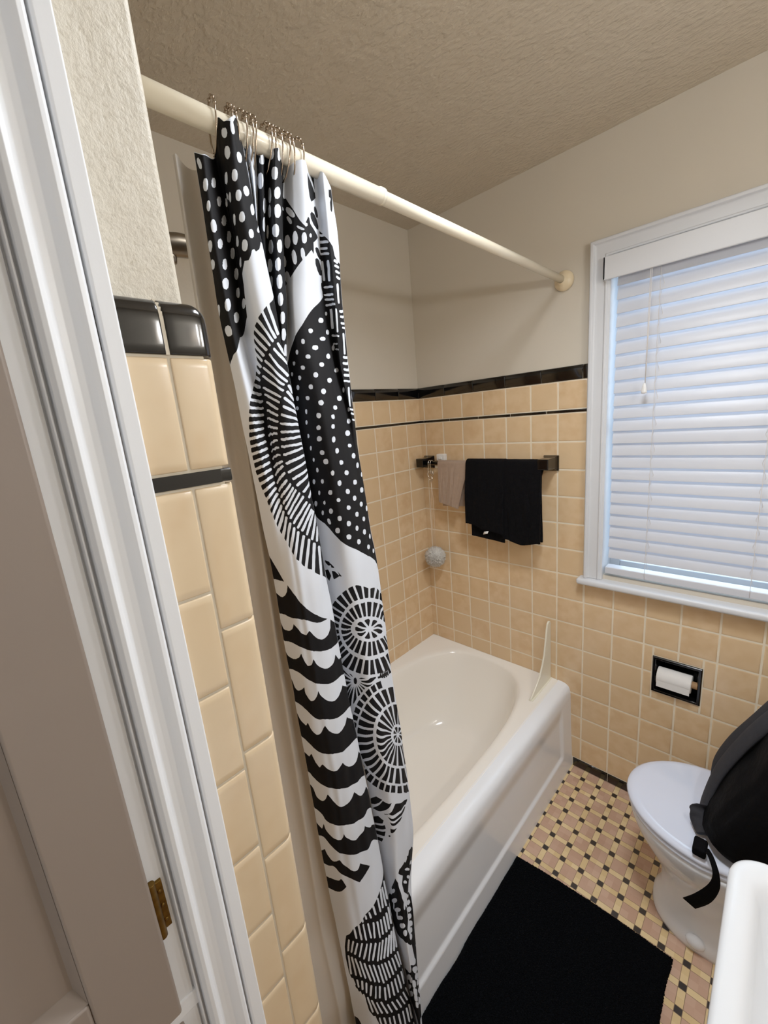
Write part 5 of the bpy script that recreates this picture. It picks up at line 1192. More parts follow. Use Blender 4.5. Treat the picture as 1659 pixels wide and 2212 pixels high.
[0,0,946,623,953,621,976,620,992,623,1023,636,1058,650,1095,665,1143,681,1186,692,1186,696,1175,697,1138,694,1094,680,1054,664,1019,650,989,636],
[0,0,829,634,825,631,849,629,872,632,907,645,959,659,999,675,1042,691,1086,710,1149,729,1149,732,1108,730,1088,727,1044,708,1005,691,957,675,916,661,872,648],
[0,0,724,659,719,656,740,650,756,650,799,657,849,668,897,680,946,692,996,706,1042,723,1088,739,1095,744,1072,743,1053,739,1005,722,955,707,904,694,854,682,810,672,765,663],
[0,0,666,689,660,687,680,681,696,679,746,681,790,687,843,696,909,709,966,723,1023,738,1028,742,1007,742,991,739,923,725,868,712,811,701,760,693,714,690],
[0,0,625,718,616,715,637,711,657,710,703,711,753,712,811,718,868,727,928,738,994,752,1001,756,980,757,957,754,891,741,836,731,776,724,726,721,676,721],
[0,0,584,753,572,749,593,748,612,749,669,750,728,747,785,748,849,755,911,765,923,768,905,770,882,768,820,761,754,756,699,758,643,760],
[0,0,588,775,575,771,596,769,616,771,678,771,733,769,795,771,859,779,872,782,849,785,833,784,765,778,708,779,650,781],
[0,0,589,800,582,796,604,794,625,795,682,796,735,795,799,799,804,802,785,806,763,806,707,806,652,807],
[0,0,561,823,549,817,572,818,593,820,655,824,710,821,769,819,778,822,760,827,742,829,685,832,630,833],
[0,0,517,837,502,829,524,832,556,841,623,850,683,848,744,843,754,844,739,850,717,853,662,858,600,857],
[0,0,485,853,469,845,478,844,515,856,591,875,648,876,707,869,717,870,712,875,691,879,636,885,575,881],
[0,0,462,874,433,863,428,856,462,866,584,899,671,892,687,891,691,895,671,900,582,906],
[0,0,479,910,440,896,428,888,446,891,563,922,643,918,666,915,673,918,660,923,584,931],
[0,0,467,928,433,918,423,909,447,916,565,946,650,942,667,939,676,942,660,947,584,955],
[0,0,456,950,428,940,412,931,438,937,565,970,650,966,667,965,675,967,660,971,575,978],
[0,0,447,975,419,966,394,956,417,959,517,986,595,996,655,988,676,984,689,986,676,991,616,1003,547,1001],
[0,0,460,1005,430,997,401,985,412,985,513,1008,596,1015,650,1004,669,1001,687,1002,680,1005,620,1021,550,1024],
[0,0,474,1037,440,1027,410,1015,423,1015,518,1036,591,1040,652,1028,671,1024,689,1024,682,1029,625,1045,563,1051],
[0,0,486,1068,453,1058,421,1045,435,1045,531,1065,600,1066,664,1051,683,1047,701,1047,694,1052,639,1070,572,1079],
[0,0,518,1100,490,1092,456,1079,470,1080,554,1093,618,1089,671,1074,724,1056,742,1052,762,1053,753,1058,703,1075,648,1092,593,1104],
[0,0,547,1129,529,1126,490,1112,504,1113,586,1119,648,1105,707,1084,763,1065,779,1063,804,1066,795,1070,735,1085,680,1106,620,1124],
[0,0,581,1153,561,1152,531,1142,540,1141,602,1138,653,1124,707,1105,754,1087,810,1074,827,1072,856,1076,847,1079,792,1089,742,1104,689,1123,641,1141],
[0,0,611,1172,593,1173,563,1167,573,1165,628,1157,678,1141,724,1123,772,1108,824,1097,877,1088,897,1087,925,1093,914,1095,859,1103,806,1113,754,1124,708,1141,660,1159],
[0,0,639,1187,623,1189,596,1186,607,1182,662,1168,715,1150,770,1132,825,1122,886,1113,948,1106,966,1107,992,1114,983,1117,923,1121,861,1127,801,1138,746,1151,694,1168],
[0,0,683,1201,667,1203,643,1203,653,1199,705,1181,758,1164,817,1153,877,1144,936,1137,996,1134,1014,1136,1035,1144,1026,1146,973,1148,911,1152,852,1160,792,1169,735,1183],
[0,0,746,1210,730,1214,710,1213,714,1209,765,1192,818,1179,882,1170,941,1162,996,1157,1047,1156,1063,1158,1083,1165,1081,1168,1031,1169,982,1172,918,1177,859,1186,802,1197],
[0,0,825,1221,802,1223,776,1219,779,1216,838,1203,898,1194,957,1186,1012,1181,1060,1178,1081,1181,1102,1190,1104,1194,1051,1195,1003,1198,944,1202,888,1211],
[0,0,914,1242,895,1243,865,1239,865,1236,907,1225,950,1217,985,1209,1023,1203,1060,1200,1090,1194,1108,1196,1149,1206,1150,1210,1097,1212,1060,1216,1031,1222,992,1227,952,1234],
[0,0,1008,1277,992,1276,962,1269,960,1265,992,1256,1021,1247,1047,1240,1074,1233,1108,1226,1149,1220,1168,1221,1188,1226,1172,1226,1168,1240,1126,1248,1092,1254,1063,1261,1035,1269],
[0,0,1099,1309,1085,1308,1056,1300,1051,1294,1067,1286,1085,1278,1104,1270,1127,1263,1149,1264,1181,1270,1184,1275,1172,1284,1147,1294,1118,1301],
[0,0,1065,754,1069,751,1101,754,1126,759,1177,773,1182,785,1188,789,1147,790,1117,785,1090,769],
[0,0,1021,766,1021,763,1046,764,1063,768,1101,784,1141,799,1186,810,1184,813,1154,815,1124,810,1081,794,1051,779],
[0,0,957,779,957,775,982,774,1003,778,1042,793,1086,809,1141,826,1181,838,1182,842,1188,847,1145,842,1088,824,1044,807,1005,793],
[0,0,905,802,900,798,921,795,946,798,1010,811,1069,829,1147,848,1181,858,1179,862,1177,866,1177,866,1097,848,1037,830,973,814],
[0,0,825,824,817,822,836,818,857,818,925,826,1001,838,1062,853,1149,872,1182,878,1175,883,1173,886,1173,886,1113,875,1040,856,976,843,900,832],
[0,0,781,853,763,853,774,847,790,847,881,849,973,858,1053,872,1152,890,1188,894,1184,898,1181,902,1181,902,1129,896,1039,878,957,865,865,857],
[0,0,758,883,742,883,746,878,767,874,852,874,953,881,1037,892,1124,909,1177,915,1173,919,1189,923,1175,923,1118,917,1028,899,939,887,841,882],
[0,0,739,909,724,910,726,904,742,901,833,896,941,901,1031,912,1126,928,1182,935,1182,935,1179,939,1175,943,1126,937,1026,919,934,909,833,905],
[0,0,724,935,705,937,708,931,724,927,802,921,888,922,978,928,1054,940,1141,955,1179,960,1179,960,1179,965,1191,968,1141,964,1054,949,978,936,886,929,802,929],
[0,0,739,960,715,963,714,958,726,954,808,945,893,944,982,948,1062,960,1166,974,1186,972,1186,972,1186,977,1181,981,1166,982,1065,968,991,958,900,953,813,953],
[0,0,747,989,726,991,723,987,739,982,808,973,900,972,989,976,1060,985,1165,1000,1175,995,1175,995,1181,1003,1177,1003,1170,1008,1074,997,998,986,920,982,827,982],
[0,0,762,1017,737,1020,730,1016,742,1011,813,1003,907,1001,992,1004,1063,1012,1172,1025,1181,1020,1181,1020,1179,1025,1189,1030,1184,1034,1079,1023,1007,1014,925,1009,840,1010],
[0,0,831,1040,804,1040,792,1035,811,1032,898,1029,987,1031,1058,1039,1168,1052,1188,1047,1188,1047,1184,1052,1181,1056,1179,1061,1078,1051,1005,1042,916,1038],
[0,0,897,1066,865,1064,854,1059,865,1057,946,1054,1024,1058,1090,1064,1182,1070,1189,1061,1189,1061,1186,1066,1175,1066,1188,1080,1120,1078,1047,1070,975,1065],
[0,0,1012,1104,992,1101,969,1095,980,1092,1040,1093,1106,1097,1184,1098,1175,1083,1182,1083,1173,1084,1172,1088,1179,1102,1154,1112,1070,1106],
[0,0,1104,1147,1083,1144,1056,1135,1060,1132,1108,1130,1188,1130,1189,1117,1189,1117,1189,1117,1175,1121,1184,1135,1166,1145],
[0,1,0,1241,0,1245,2,1248,11,1254,39,1261,62,1272,85,1283,110,1297,137,1314,167,1331,131,1331,98,1334,64,1337,37,1340,5,1343,0,1337,0,1326,0,1308,0,1294,0,1278,0,1257],
[0,1,0,1392,0,1392,2,1396,23,1397,43,1398,59,1400,75,1401,91,1399,108,1396,122,1391,142,1384,160,1375,178,1367,188,1358,201,1350,208,1341,234,1353,266,1366,296,1382,348,1404,403,1431,470,1463,545,1495,609,1516,667,1525,723,1532,792,1541,856,1555,916,1568,973,1582,1024,1598,960,1587,897,1580,834,1575,786,1571,731,1569,694,1569,655,1568,611,1564,557,1555,469,1528,375,1502,307,1485,249,1475,195,1470,158,1469,130,1469,107,1468,82,1470,53,1473,16,1478,0,1477,2,1477,0,1473,0,1473,0,1443,2,1418],
[0,1,2,1499,0,1501,0,1501,0,1507,7,1516,28,1527,43,1536,69,1536,96,1533,115,1530,135,1526,153,1520,170,1515,181,1509,195,1501,206,1494,224,1501,247,1509,270,1518,293,1528,321,1542,355,1555,389,1564,433,1577,478,1592,517,1597,554,1600,584,1600,611,1607,636,1614,653,1620,675,1625,701,1630,728,1634,762,1637,799,1642,840,1645,879,1647,923,1648,962,1649,991,1647,1017,1646,1040,1643,1047,1635,1058,1627,1069,1618,1094,1632,1124,1647,1184,1669,1184,1669,1172,1668,1179,1673,1172,1690,1175,1713,1177,1730,1175,1736,1172,1736,1179,1742,1182,1748,1134,1744,1083,1734,1037,1722,985,1712,928,1703,861,1696,786,1689,724,1688,669,1688,604,1686,538,1672,435,1640,360,1618,298,1601,243,1589,204,1582,170,1578,146,1577,122,1577,98,1579,69,1583,25,1590,0,1588,0,1588,0,1588,0,1588,0,1558,2,1528],
[0,1,0,1609,0,1615,0,1620,0,1626,2,1634,20,1643,41,1649,67,1650,91,1650,115,1647,142,1642,163,1636,190,1631,209,1626,227,1621,249,1617,257,1629,273,1641,291,1654,311,1666,336,1678,357,1689,385,1694,428,1702,463,1708,497,1711,525,1710,549,1708,581,1722,602,1735,628,1744,660,1751,691,1755,724,1758,763,1761,804,1764,850,1766,895,1767,941,1768,976,1768,1005,1767,1023,1762,1040,1758,1058,1772,1078,1789,1101,1805,1117,1807,1133,1810,1175,1820,1175,1820,1175,1820,1175,1820,1175,1847,1184,1870,1184,1898,1184,1898,1184,1898,1143,1888,1088,1871,1046,1861,1005,1852,953,1842,895,1835,831,1830,778,1827,719,1825,666,1825,614,1823,554,1813,467,1788,389,1762,314,1741,263,1726,222,1714,185,1706,158,1701,128,1699,96,1701,69,1702,48,1704,30,1707,0,1711,2,1710,0,1706,0,1706,0,1673,0,1642],
[0,1,0,1745,0,1750,0,1750,11,1755,27,1764,37,1776,46,1785,60,1788,76,1790,92,1788,108,1783,128,1776,146,1770,158,1765,170,1761,181,1756,181,1766,178,1776,181,1786,199,1795,222,1807,249,1817,273,1823,300,1826,334,1830,369,1831,408,1831,446,1833,478,1836,495,1834,515,1833,545,1849,568,1863,593,1873,627,1883,659,1891,694,1896,733,1899,785,1903,833,1907,888,1909,944,1911,987,1911,1021,1912,1044,1910,1063,1906,1088,1919,1120,1934,1181,1957,1181,1957,1172,1950,1179,1951,1184,1986,1175,2017,1188,2053,1188,2053,1188,2053,1136,2037,1083,2022,1042,2013,1005,2005,952,1996,893,1988,836,1983,774,1977,712,1976,650,1975,570,1967,447,1938,350,1915,296,1901,254,1888,220,1878,185,1869,154,1861,126,1857,105,1853,80,1852,59,1851,36,1852,12,1853,2,1852,0,1848,0,1848,0,1848,2,1816,0,1780],
[0,1,0,1886,2,1891,0,1893,2,1898,16,1907,34,1918,51,1926,69,1930,89,1932,105,1935,117,1928,124,1922,137,1916,147,1925,158,1935,176,1944,197,1951,231,1960,265,1969,302,1974,336,1978,378,1980,415,1979,476,1982,533,1986,557,1998,582,2011,607,2022,636,2029,671,2036,705,2040,739,2043,783,2045,822,2046,868,2048,921,2048,964,2049,994,2047,1014,2042,1031,2038,1054,2053,1085,2070,1131,2095,1175,2111,1175,2111,1175,2111,1179,2140,1177,2168,1188,2199,1188,2205,1188,2205,1113,2181,1065,2168,1015,2157,962,2149,891,2140,817,2134,742,2128,675,2127,588,2123,488,2102,392,2078,318,2063,263,2050,220,2040,188,2032,158,2027,135,2020,107,2015,82,2011,60,2007,34,2005,0,2004,2,2003,2,2003,0,2004,0,1963,0,1925],
[0,1,2,2067,0,2068,2,2072,5,2075,36,2077,57,2080,75,2082,87,2074,99,2067,114,2060,124,2073,138,2084,151,2095,169,2102,185,2109,208,2117,229,2112,250,2108,277,2107,305,2118,336,2131,371,2144,415,2156,469,2173,522,2187,568,2196,607,2200,639,2198,675,2191,703,2184,739,2175,756,2183,778,2193,801,2202,836,2213,872,2225,914,2234,953,2241,998,2247,1033,2252,1063,2252,1090,2249,1126,2248,1141,2262,1182,2284,1182,2290,1182,2290,1182,2290,1182,2290,1175,2322,1177,2356,1188,2393,1184,2398,1157,2389,1067,2350,1017,2334,969,2326,914,2317,857,2310,794,2303,737,2297,667,2292,589,2284,490,2262,396,2239,327,2224,272,2212,220,2201,176,2195,147,2190,117,2186,94,2180,69,2176,53,2170,36,2166,4,2165,0,2163,2,2162,0,2157,0,2127,0,2098],
[0,1,2,2217,0,2219,0,2224,4,2227,30,2229,43,2233,57,2239,64,2250,73,2262,83,2271,103,2275,128,2278,147,2278,167,2276,185,2272,204,2267,222,2262,241,2253,263,2245,298,2261,328,2276,357,2292,391,2306,417,2318,458,2333,504,2348,561,2363,604,2370,644,2371,687,2368,721,2365,747,2362,776,2360,799,2358,825,2355,847,2351,868,2347,904,2363,939,2381,976,2398,1010,2412,1046,2423,1070,2431,1092,2433,1110,2434,1133,2435,1170,2466,1184,2488,1182,2494,1184,2500,1184,2500,1184,2500,1181,2525,1181,2551,1177,2570,1177,2570,1177,2570,1115,2538,1063,2518,1028,2514,989,2507,925,2494,852,2483,779,2474,705,2468,630,2462,552,2452,458,2430,375,2414,314,2399,257,2386,199,2379,163,2373,142,2366,133,2357,117,2349,92,2343,59,2339,18,2338,0,2334,0,2334,0,2334,0,2294,0,2256],
[0,1,0,2402,0,2402,0,2402,0,2409,30,2415,60,2421,85,2426,98,2415,108,2403,121,2391,124,2403,128,2416,140,2425,160,2434,188,2443,224,2453,268,2461,312,2472,353,2480,385,2486,412,2487,430,2486,453,2485,476,2482,488,2477,509,2489,522,2499,549,2510,593,2524,636,2537,676,2544,714,2549,753,2549,788,2551,827,2552,870,2554,902,2554,923,2552,936,2547,948,2542,985,2563,1021,2586,1049,2605,1072,2616,1092,2618,1136,2640,1182,2663,1182,2670,1182,2670,1182,2697,1173,2721,1173,2747,1181,2749,1129,2721,1069,2684,1028,2670,996,2668,953,2662,905,2654,852,2643,799,2634,742,2624,682,2618,627,2610,561,2598,476,2579,398,2562,336,2547,280,2533,243,2520,206,2509,176,2499,151,2491,128,2481,105,2471,82,2466,57,2467,27,2472,0,2475,0,2475,0,2475,0,2475,0,2450,2,2427],
[0,1,0,2549,0,2549,0,2549,5,2548,32,2542,50,2536,69,2528,75,2537,82,2545,92,2554,110,2562,130,2572,154,2575,183,2572,227,2567,263,2568,289,2579,311,2593,348,2610,410,2630,488,2658,561,2680,604,2689,632,2691,659,2690,678,2687,698,2679,717,2672,774,2692,840,2714,905,2740,865,2742,824,2745,781,2748,737,2750,687,2753,646,2757,596,2741,534,2721,453,2696,371,2675,300,2655,241,2638,204,2625,179,2612,154,2604,133,2603,110,2608,85,2613,62,2614,28,2615,0,2614,2,2612,2,2612,2,2612,0,2588,0,2569],
[0,1,0,2682,0,2677,0,2677,0,2682,53,2682,117,2678,165,2676,195,2672,213,2666,236,2667,257,2679,280,2697,304,2714,250,2720,194,2731,151,2740,107,2746,59,2747,2,2748,0,2744,2,2743,0,2738,0,2719,0,2701],
[0,1,9,3393,28,3396,50,3396,66,3399,76,3409,87,3424,98,3438,62,3446,18,3456,0,3454,0,3433,2,3416],
[0,1,1184,2913,1133,2915,1040,2921,921,2919,762,2927,552,2933,270,2926,128,2971,76,3035,57,3090,64,3156,115,3210,170,3260,240,3319,380,3409,460,3498,549,3592,602,3664,646,3739,687,3819,726,3902,916,4017,1012,4095,1012,4095,1012,4095,1012,4095,1081,4095,1140,4089,1175,4047,1182,3980,1179,3899,1189,3835,1181,3760,1179,3690,1179,3617,1182,3556,1186,3488,1188,3429,1177,3356,1184,3301,1181,3246,1172,3192,1175,3148,1181,3096,1175,3040,1182,2991,1182,2933],
[0,0,703,2935,710,2933,728,2935,733,2940,742,2954,747,2967,744,2969,723,2967,715,2962,708,2948],
[0,0,794,2923,801,2921,822,2926,834,2932,841,2954,849,2977,841,2978,820,2973,808,2968,801,2945],
[0,0,916,2922,921,2919,946,2928,953,2934,957,2957,962,2981,966,3003,957,3004,936,2996,925,2988,921,2967,920,2944],
[0,0,1007,2914,1012,2914,1033,2926,1040,2933,1037,2955,1035,2975,1031,2997,1028,3016,1023,3017,999,3006,994,3000,998,2978,999,2958,1003,2936],
[0,0,1047,2932,1054,2932,1072,2941,1078,2949,1081,2973,1083,2996,1085,3019,1092,3045,1085,3044,1062,3031,1056,3024,1054,3002,1053,2978,1049,2955],
[0,0,1101,2933,1104,2931,1133,2947,1143,2957,1149,2982,1147,3002,1152,3026,1149,3045,1136,3042,1110,3027,1101,3020,1099,2997,1101,2977,1099,2954],
[0,0,268,2929,270,2926,296,2928,304,2932,311,2948,311,2965,311,2980,307,2983,280,2981,275,2977,268,2961,268,2945],
[0,0,375,2930,385,2927,415,2931,424,2935,424,2953,424,2970,430,2987,428,3004,417,3006,392,3003,383,2999,380,2981,380,2965,380,2948],
[0,0,513,2952,524,2951,557,2957,565,2962,565,2979,566,2998,565,3014,565,3031,559,3034,525,3028,517,3023,511,3006,515,2988,517,2972],
[0,0,643,2978,650,2976,667,2978,673,2982,673,3003,673,3023,675,3043,667,3045,650,3043,643,3039,643,3018,643,2998],
[0,0,740,2990,747,2988,769,2994,770,2997,762,3012,751,3026,742,3040,733,3054,726,3055,705,3052,705,3048,712,3034,723,3019,731,3006],
[0,0,811,3003,820,3002,840,3007,852,3013,847,3029,843,3047,843,3063,840,3081,833,3082,813,3078,806,3072,806,3055,810,3038,810,3021],
[0,0,893,3018,902,3017,927,3025,934,3031,930,3047,928,3062,923,3077,925,3093,914,3094,889,3086,882,3081,888,3065,889,3050,893,3034],
[0,0,975,3037,978,3035,1001,3045,1007,3052,1007,3068,1007,3086,1010,3104,1010,3122,1003,3121,978,3110,971,3104,973,3087,973,3070,973,3053],
[0,0,1033,3049,1039,3049,1060,3060,1067,3068,1065,3086,1065,3104,1063,3121,1062,3138,1054,3137,1033,3126,1028,3119,1030,3102,1030,3084,1031,3066],
[0,0,1086,3053,1094,3054,1122,3071,1131,3079,1129,3097,1129,3115,1127,3133,1126,3151,1115,3148,1094,3136,1081,3127,1083,3109,1085,3091,1085,3072],
[0,0,1145,3070,1163,3075,1179,3084,1175,3083,1179,3108,1177,3126,1184,3151,1182,3156,1166,3146,1161,3140,1154,3117,1150,3093],
[0,0,520,2931,531,2930,557,2933,573,2939,573,2950,565,2951,538,2947,522,2941],
[0,0,620,2934,627,2933,646,2934,657,2939,662,2956,655,2958,637,2956,627,2952],
[0,0,144,2988,151,2985,163,2983,165,2986,151,3005,137,3023,124,3042,115,3046,105,3049,103,3046,115,3027,128,3008],
[0,0,201,2990,211,2986,227,2987,231,2991,204,3007,183,3024,163,3042,154,3046,142,3048,140,3045,160,3026,178,3008],
[0,0,273,3000,284,2999,304,3003,305,3006,272,3017,241,3031,215,3047,201,3049,185,3049,183,3046,213,3028,243,3013],
[0,0,375,3016,389,3015,419,3021,414,3023,369,3036,328,3049,289,3063,277,3064,259,3061,257,3058,295,3043,334,3029],
[0,0,513,3041,529,3041,554,3047,557,3050,517,3058,470,3067,426,3077,382,3088,367,3089,348,3085,346,3081,380,3069,417,3057,460,3048],
[0,0,620,3060,632,3059,648,3064,650,3067,621,3080,589,3092,552,3102,506,3113,488,3113,460,3108,456,3104,506,3093,550,3084,588,3072],
[0,0,699,3073,710,3072,726,3077,728,3081,703,3095,675,3108,650,3124,618,3136,607,3136,588,3131,586,3129,614,3115,646,3101,671,3088],
[0,0,778,3091,786,3090,810,3096,811,3099,781,3113,754,3127,728,3141,703,3156,692,3157,675,3153,675,3149,699,3133,724,3119,751,3104],
[0,0,854,3101,866,3102,891,3111,893,3115,866,3124,843,3136,817,3146,792,3157,770,3169,758,3169,744,3164,737,3158,760,3147,786,3135,806,3124,833,3114],
[0,0,937,3121,952,3123,971,3131,978,3138,950,3145,921,3153,898,3163,870,3172,845,3185,834,3184,810,3177,808,3173,836,3163,859,3150,888,3140,916,3131],
[0,0,1008,3138,1019,3142,1035,3152,1037,3156,1017,3164,996,3171,973,3180,950,3189,920,3198,912,3199,888,3190,886,3186,911,3175,936,3164,964,3156,987,3147],
[0,0,1060,3150,1067,3152,1090,3166,1092,3170,1074,3179,1053,3187,1035,3197,1019,3208,998,3216,991,3215,968,3205,966,3201,985,3189,1007,3180,1023,3170,1040,3159],
[0,0,1115,3166,1131,3171,1172,3192,1179,3200,1143,3202,1122,3211,1099,3219,1085,3232,1065,3242,1058,3241,1040,3230,1035,3223,1053,3211,1065,3199,1079,3186,1099,3176],
[0,0,1165,3180,1173,3181,1173,3181,1188,3192,1173,3204,1177,3227,1179,3250,1163,3264,1141,3275,1124,3267,1101,3251,1094,3244,1108,3232,1118,3217,1131,3204,1154,3196],
[0,0,1184,3179,1179,3171,1179,3171,1184,3179,1175,3193,1179,3216,1173,3232,1179,3256,1188,3285,1195,3295,1195,3295,1188,3285,1179,3256,1181,3240,1179,3216,1172,3192],
[0,0,92,3073,96,3068,108,3065,114,3066,110,3089,108,3109,105,3131,103,3152,98,3157,82,3161,76,3159,80,3138,83,3116,89,3094],
[0,0,130,3071,135,3067,147,3064,156,3065,156,3086,160,3106,163,3126,163,3146,160,3151,144,3155,140,3152,140,3131,137,3112,133,3092],
[0,0,174,3072,179,3068,195,3065,201,3068,209,3084,222,3100,231,3117,238,3133,243,3150,243,3154,225,3154,213,3152,206,3135,199,3120,192,3102,181,3087],
[0,0,247,3083,250,3080,272,3080,279,3083,293,3105,305,3126,321,3147,332,3169,328,3170,307,3170,295,3166,284,3145,268,3125,259,3103],
[0,0,336,3105,339,3101,362,3104,376,3108,389,3129,408,3149,421,3170,435,3190,430,3193,403,3191,394,3187,376,3167,364,3147,348,3126],
[0,0,442,3128,449,3124,479,3128,497,3132,513,3154,529,3174,549,3197,563,3218,557,3220,524,3215,513,3211,499,3190,474,3169,460,3147],
[0,0,575,3151,577,3149,600,3151,611,3157,623,3177,632,3198,641,3219,650,3242,646,3245,623,3241,616,3236,607,3213,596,3193,586,3172],
[0,0,666,3171,667,3170,689,3173,696,3177,705,3199,708,3220,717,3244,724,3268,721,3271,699,3265,694,3261,685,3238,678,3215,675,3193],
[0,0,731,3183,735,3181,753,3184,763,3190,770,3210,779,3233,786,3253,792,3275,788,3279,769,3274,758,3267,753,3246,747,3225,739,3203],
[0,0,802,3199,806,3195,827,3200,838,3206,847,3225,854,3245,863,3265,872,3286,863,3288,841,3283,834,3278,827,3257,818,3237,811,3217],
[0,0,881,3210,884,3208,905,3212,916,3220,927,3245,941,3272,952,3299,948,3302,925,3294,912,3287,905,3260,889,3234],
[0,0,964,3226,968,3223,989,3233,996,3239,1010,3267,1017,3295,1026,3326,1024,3327,1005,3317,998,3309,985,3277,975,3250],
[0,0,1035,3249,1039,3248,1062,3261,1067,3268,1078,3297,1094,3332,1104,3367,1095,3365,1076,3350,1069,3341,1060,3309,1046,3277],
[0,0,1094,3271,1102,3274,1127,3289,1138,3300,1154,3337,1168,3373,1191,3417,1168,3406,1134,3384,1120,3367,1115,3336,1104,3302],
[0,0,1188,3316,1182,3307,1182,3307,1188,3316,1189,3343,1181,3365,1184,3400,1188,3408,1188,3408,1184,3400,1186,3374,1175,3335],
[0,0,85,3181,85,3178,99,3173,107,3173,114,3186,122,3197,119,3202,107,3206,103,3205,92,3193],
[0,0,142,3175,146,3171,163,3168,167,3170,167,3185,167,3202,162,3206,149,3209,144,3207,144,3191],
[0,0,211,3174,220,3170,241,3171,247,3175,234,3193,224,3210,213,3213,195,3215,190,3212,201,3193],
[0,0,288,3187,300,3185,320,3188,327,3192,305,3209,280,3228,273,3231,254,3229,252,3226,268,3206],
[0,0,380,3208,396,3206,419,3209,421,3213,396,3225,375,3238,353,3250,339,3252,320,3249,318,3245,339,3232,360,3219],
[0,0,504,3231,513,3231,547,3238,549,3241,520,3252,492,3264,460,3277,449,3279,417,3273,415,3268,442,3255,472,3244],
[0,0,609,3257,621,3257,639,3262,644,3267,630,3282,612,3298,602,3315,588,3316,568,3310,561,3304,579,3289,596,3274],
[0,0,691,3286,698,3284,719,3291,724,3297,712,3314,705,3334,694,3353,687,3355,671,3349,664,3344,673,3323,683,3304],
[0,0,760,3294,767,3292,788,3301,795,3306,792,3328,783,3348,778,3371,770,3372,753,3367,747,3360,751,3338,754,3316],
[0,0,841,3307,849,3305,870,3311,875,3318,875,3342,873,3367,873,3395,870,3397,845,3388,838,3382,838,3357,840,3330],
[0,0,923,3320,927,3317,953,3328,960,3335,962,3366,962,3393,966,3423,962,3426,937,3411,928,3405,927,3375,923,3345],
[0,0,1003,3343,1010,3344,1028,3356,1035,3366,1037,3396,1040,3427,1044,3457,1037,3456,1019,3444,1010,3431,1010,3404,1007,3372],
[0,0,1078,3381,1079,3379,1104,3400,1113,3409,1118,3442,1117,3469,1122,3501,1113,3497,1092,3480,1085,3470,1081,3440,1078,3408],
[0,0,1131,3411,1145,3417,1168,3433,1179,3444,1182,3473,1189,3504,1184,3528,1186,3536,1163,3520,1150,3505,1140,3471,1140,3445],
[0,0,1191,3438,1191,3438,1188,3429,1191,3438,1188,3462,1184,3481,1181,3506,1182,3514,1182,3514,1181,3506,1186,3488,1188,3462],
[0,0,114,3225,119,3220,131,3215,135,3217,147,3233,156,3248,165,3265,179,3281,172,3287,158,3290,153,3288,142,3272,133,3256,124,3240],
[0,0,149,3230,153,3226,167,3222,172,3225,183,3241,188,3258,195,3278,206,3297,199,3301,183,3305,178,3302,169,3283,162,3265,156,3248],
[0,0,188,3238,194,3234,211,3231,217,3235,224,3253,225,3273,233,3293,236,3315,229,3320,209,3322,204,3318,199,3296,195,3276,194,3256],
[0,0,252,3251,256,3248,273,3248,284,3251,293,3271,305,3291,316,3312,328,3335,327,3339,300,3337,291,3334,279,3310,272,3289,259,3270],
[0,0,318,3273,321,3269,344,3270,357,3275,373,3294,394,3317,417,3340,444,3365,440,3368,412,3367,398,3362,375,3337,359,3315,337,3293],
[0,0,421,3299,426,3295,456,3297,467,3302,506,3331,547,3365,579,3396,573,3400,549,3397,533,3390,497,3358,458,3327],
[0,0,572,3337,575,3334,598,3336,611,3343,627,3368,650,3394,669,3420,667,3423,648,3421,637,3414,620,3390,598,3363],
[0,0,678,3379,680,3375,694,3378,705,3383,726,3415,754,3448,751,3451,731,3447,723,3441,699,3409],
[0,0,763,3398,767,3395,783,3399,795,3405,824,3441,856,3478,850,3482,831,3476,818,3467,792,3433],
[0,0,861,3424,865,3421,882,3426,895,3434,927,3475,962,3523,959,3525,937,3515,923,3505,893,3463],
[0,0,955,3451,959,3449,975,3457,989,3469,1015,3516,1040,3565,1040,3572,1024,3560,1014,3547,985,3498],
[0,0,1030,3483,1033,3481,1047,3490,1058,3502,1079,3550,1108,3604,1104,3606,1085,3590,1072,3576,1051,3528],
[0,0,1102,3523,1108,3521,1133,3540,1143,3553,1188,3615,1189,3645,1181,3647,1181,3647,1156,3625,1126,3570],
[0,0,1170,3557,1182,3563,1182,3563,1182,3563,1181,3590,1179,3624,1179,3624,1184,3635,1179,3624,1181,3597],
[0,0,1179,3546,1186,3543,1186,3543,1186,3543,1182,3563,1189,3588,1182,3604,1188,3615,1188,3615,1188,3615,1181,3590,1184,3570],
[0,0,165,3314,170,3309,185,3306,190,3309,202,3328,213,3351,225,3373,217,3379,201,3380,194,3378,185,3355,174,3335],
[0,0,190,3330,194,3325,209,3323,220,3326,236,3349,249,3372,265,3399,257,3402,241,3404,234,3401,218,3376,204,3353],
[0,0,218,3348,222,3344,240,3341,252,3345,268,3372,291,3399,312,3428,309,3432,288,3432,275,3427,256,3399,238,3373],
[0,0,309,3367,312,3363,339,3365,348,3369,366,3398,378,3426,396,3454,392,3458,364,3456,355,3452,337,3424,325,3396],
[0,0,417,3397,428,3393,456,3396,467,3402,476,3429,494,3456,502,3483,499,3486,460,3484,451,3478,442,3450,426,3423],
[0,0,556,3424,565,3422,586,3427,595,3432,600,3459,602,3485,607,3514,600,3516,579,3511,570,3506,565,3477,563,3451],
[0,0,653,3448,660,3446,676,3451,683,3457,683,3484,687,3513,689,3542,682,3543,666,3538,659,3531,653,3502,653,3475],
[0,0,737,3477,744,3475,760,3482,767,3487,767,3517,767,3545,767,3574,760,3577,742,3570,737,3563,737,3534,737,3504],
[0,0,834,3505,841,3505,863,3513,868,3521,868,3550,870,3579,868,3609,861,3610,841,3602,834,3594,834,3564,834,3535],
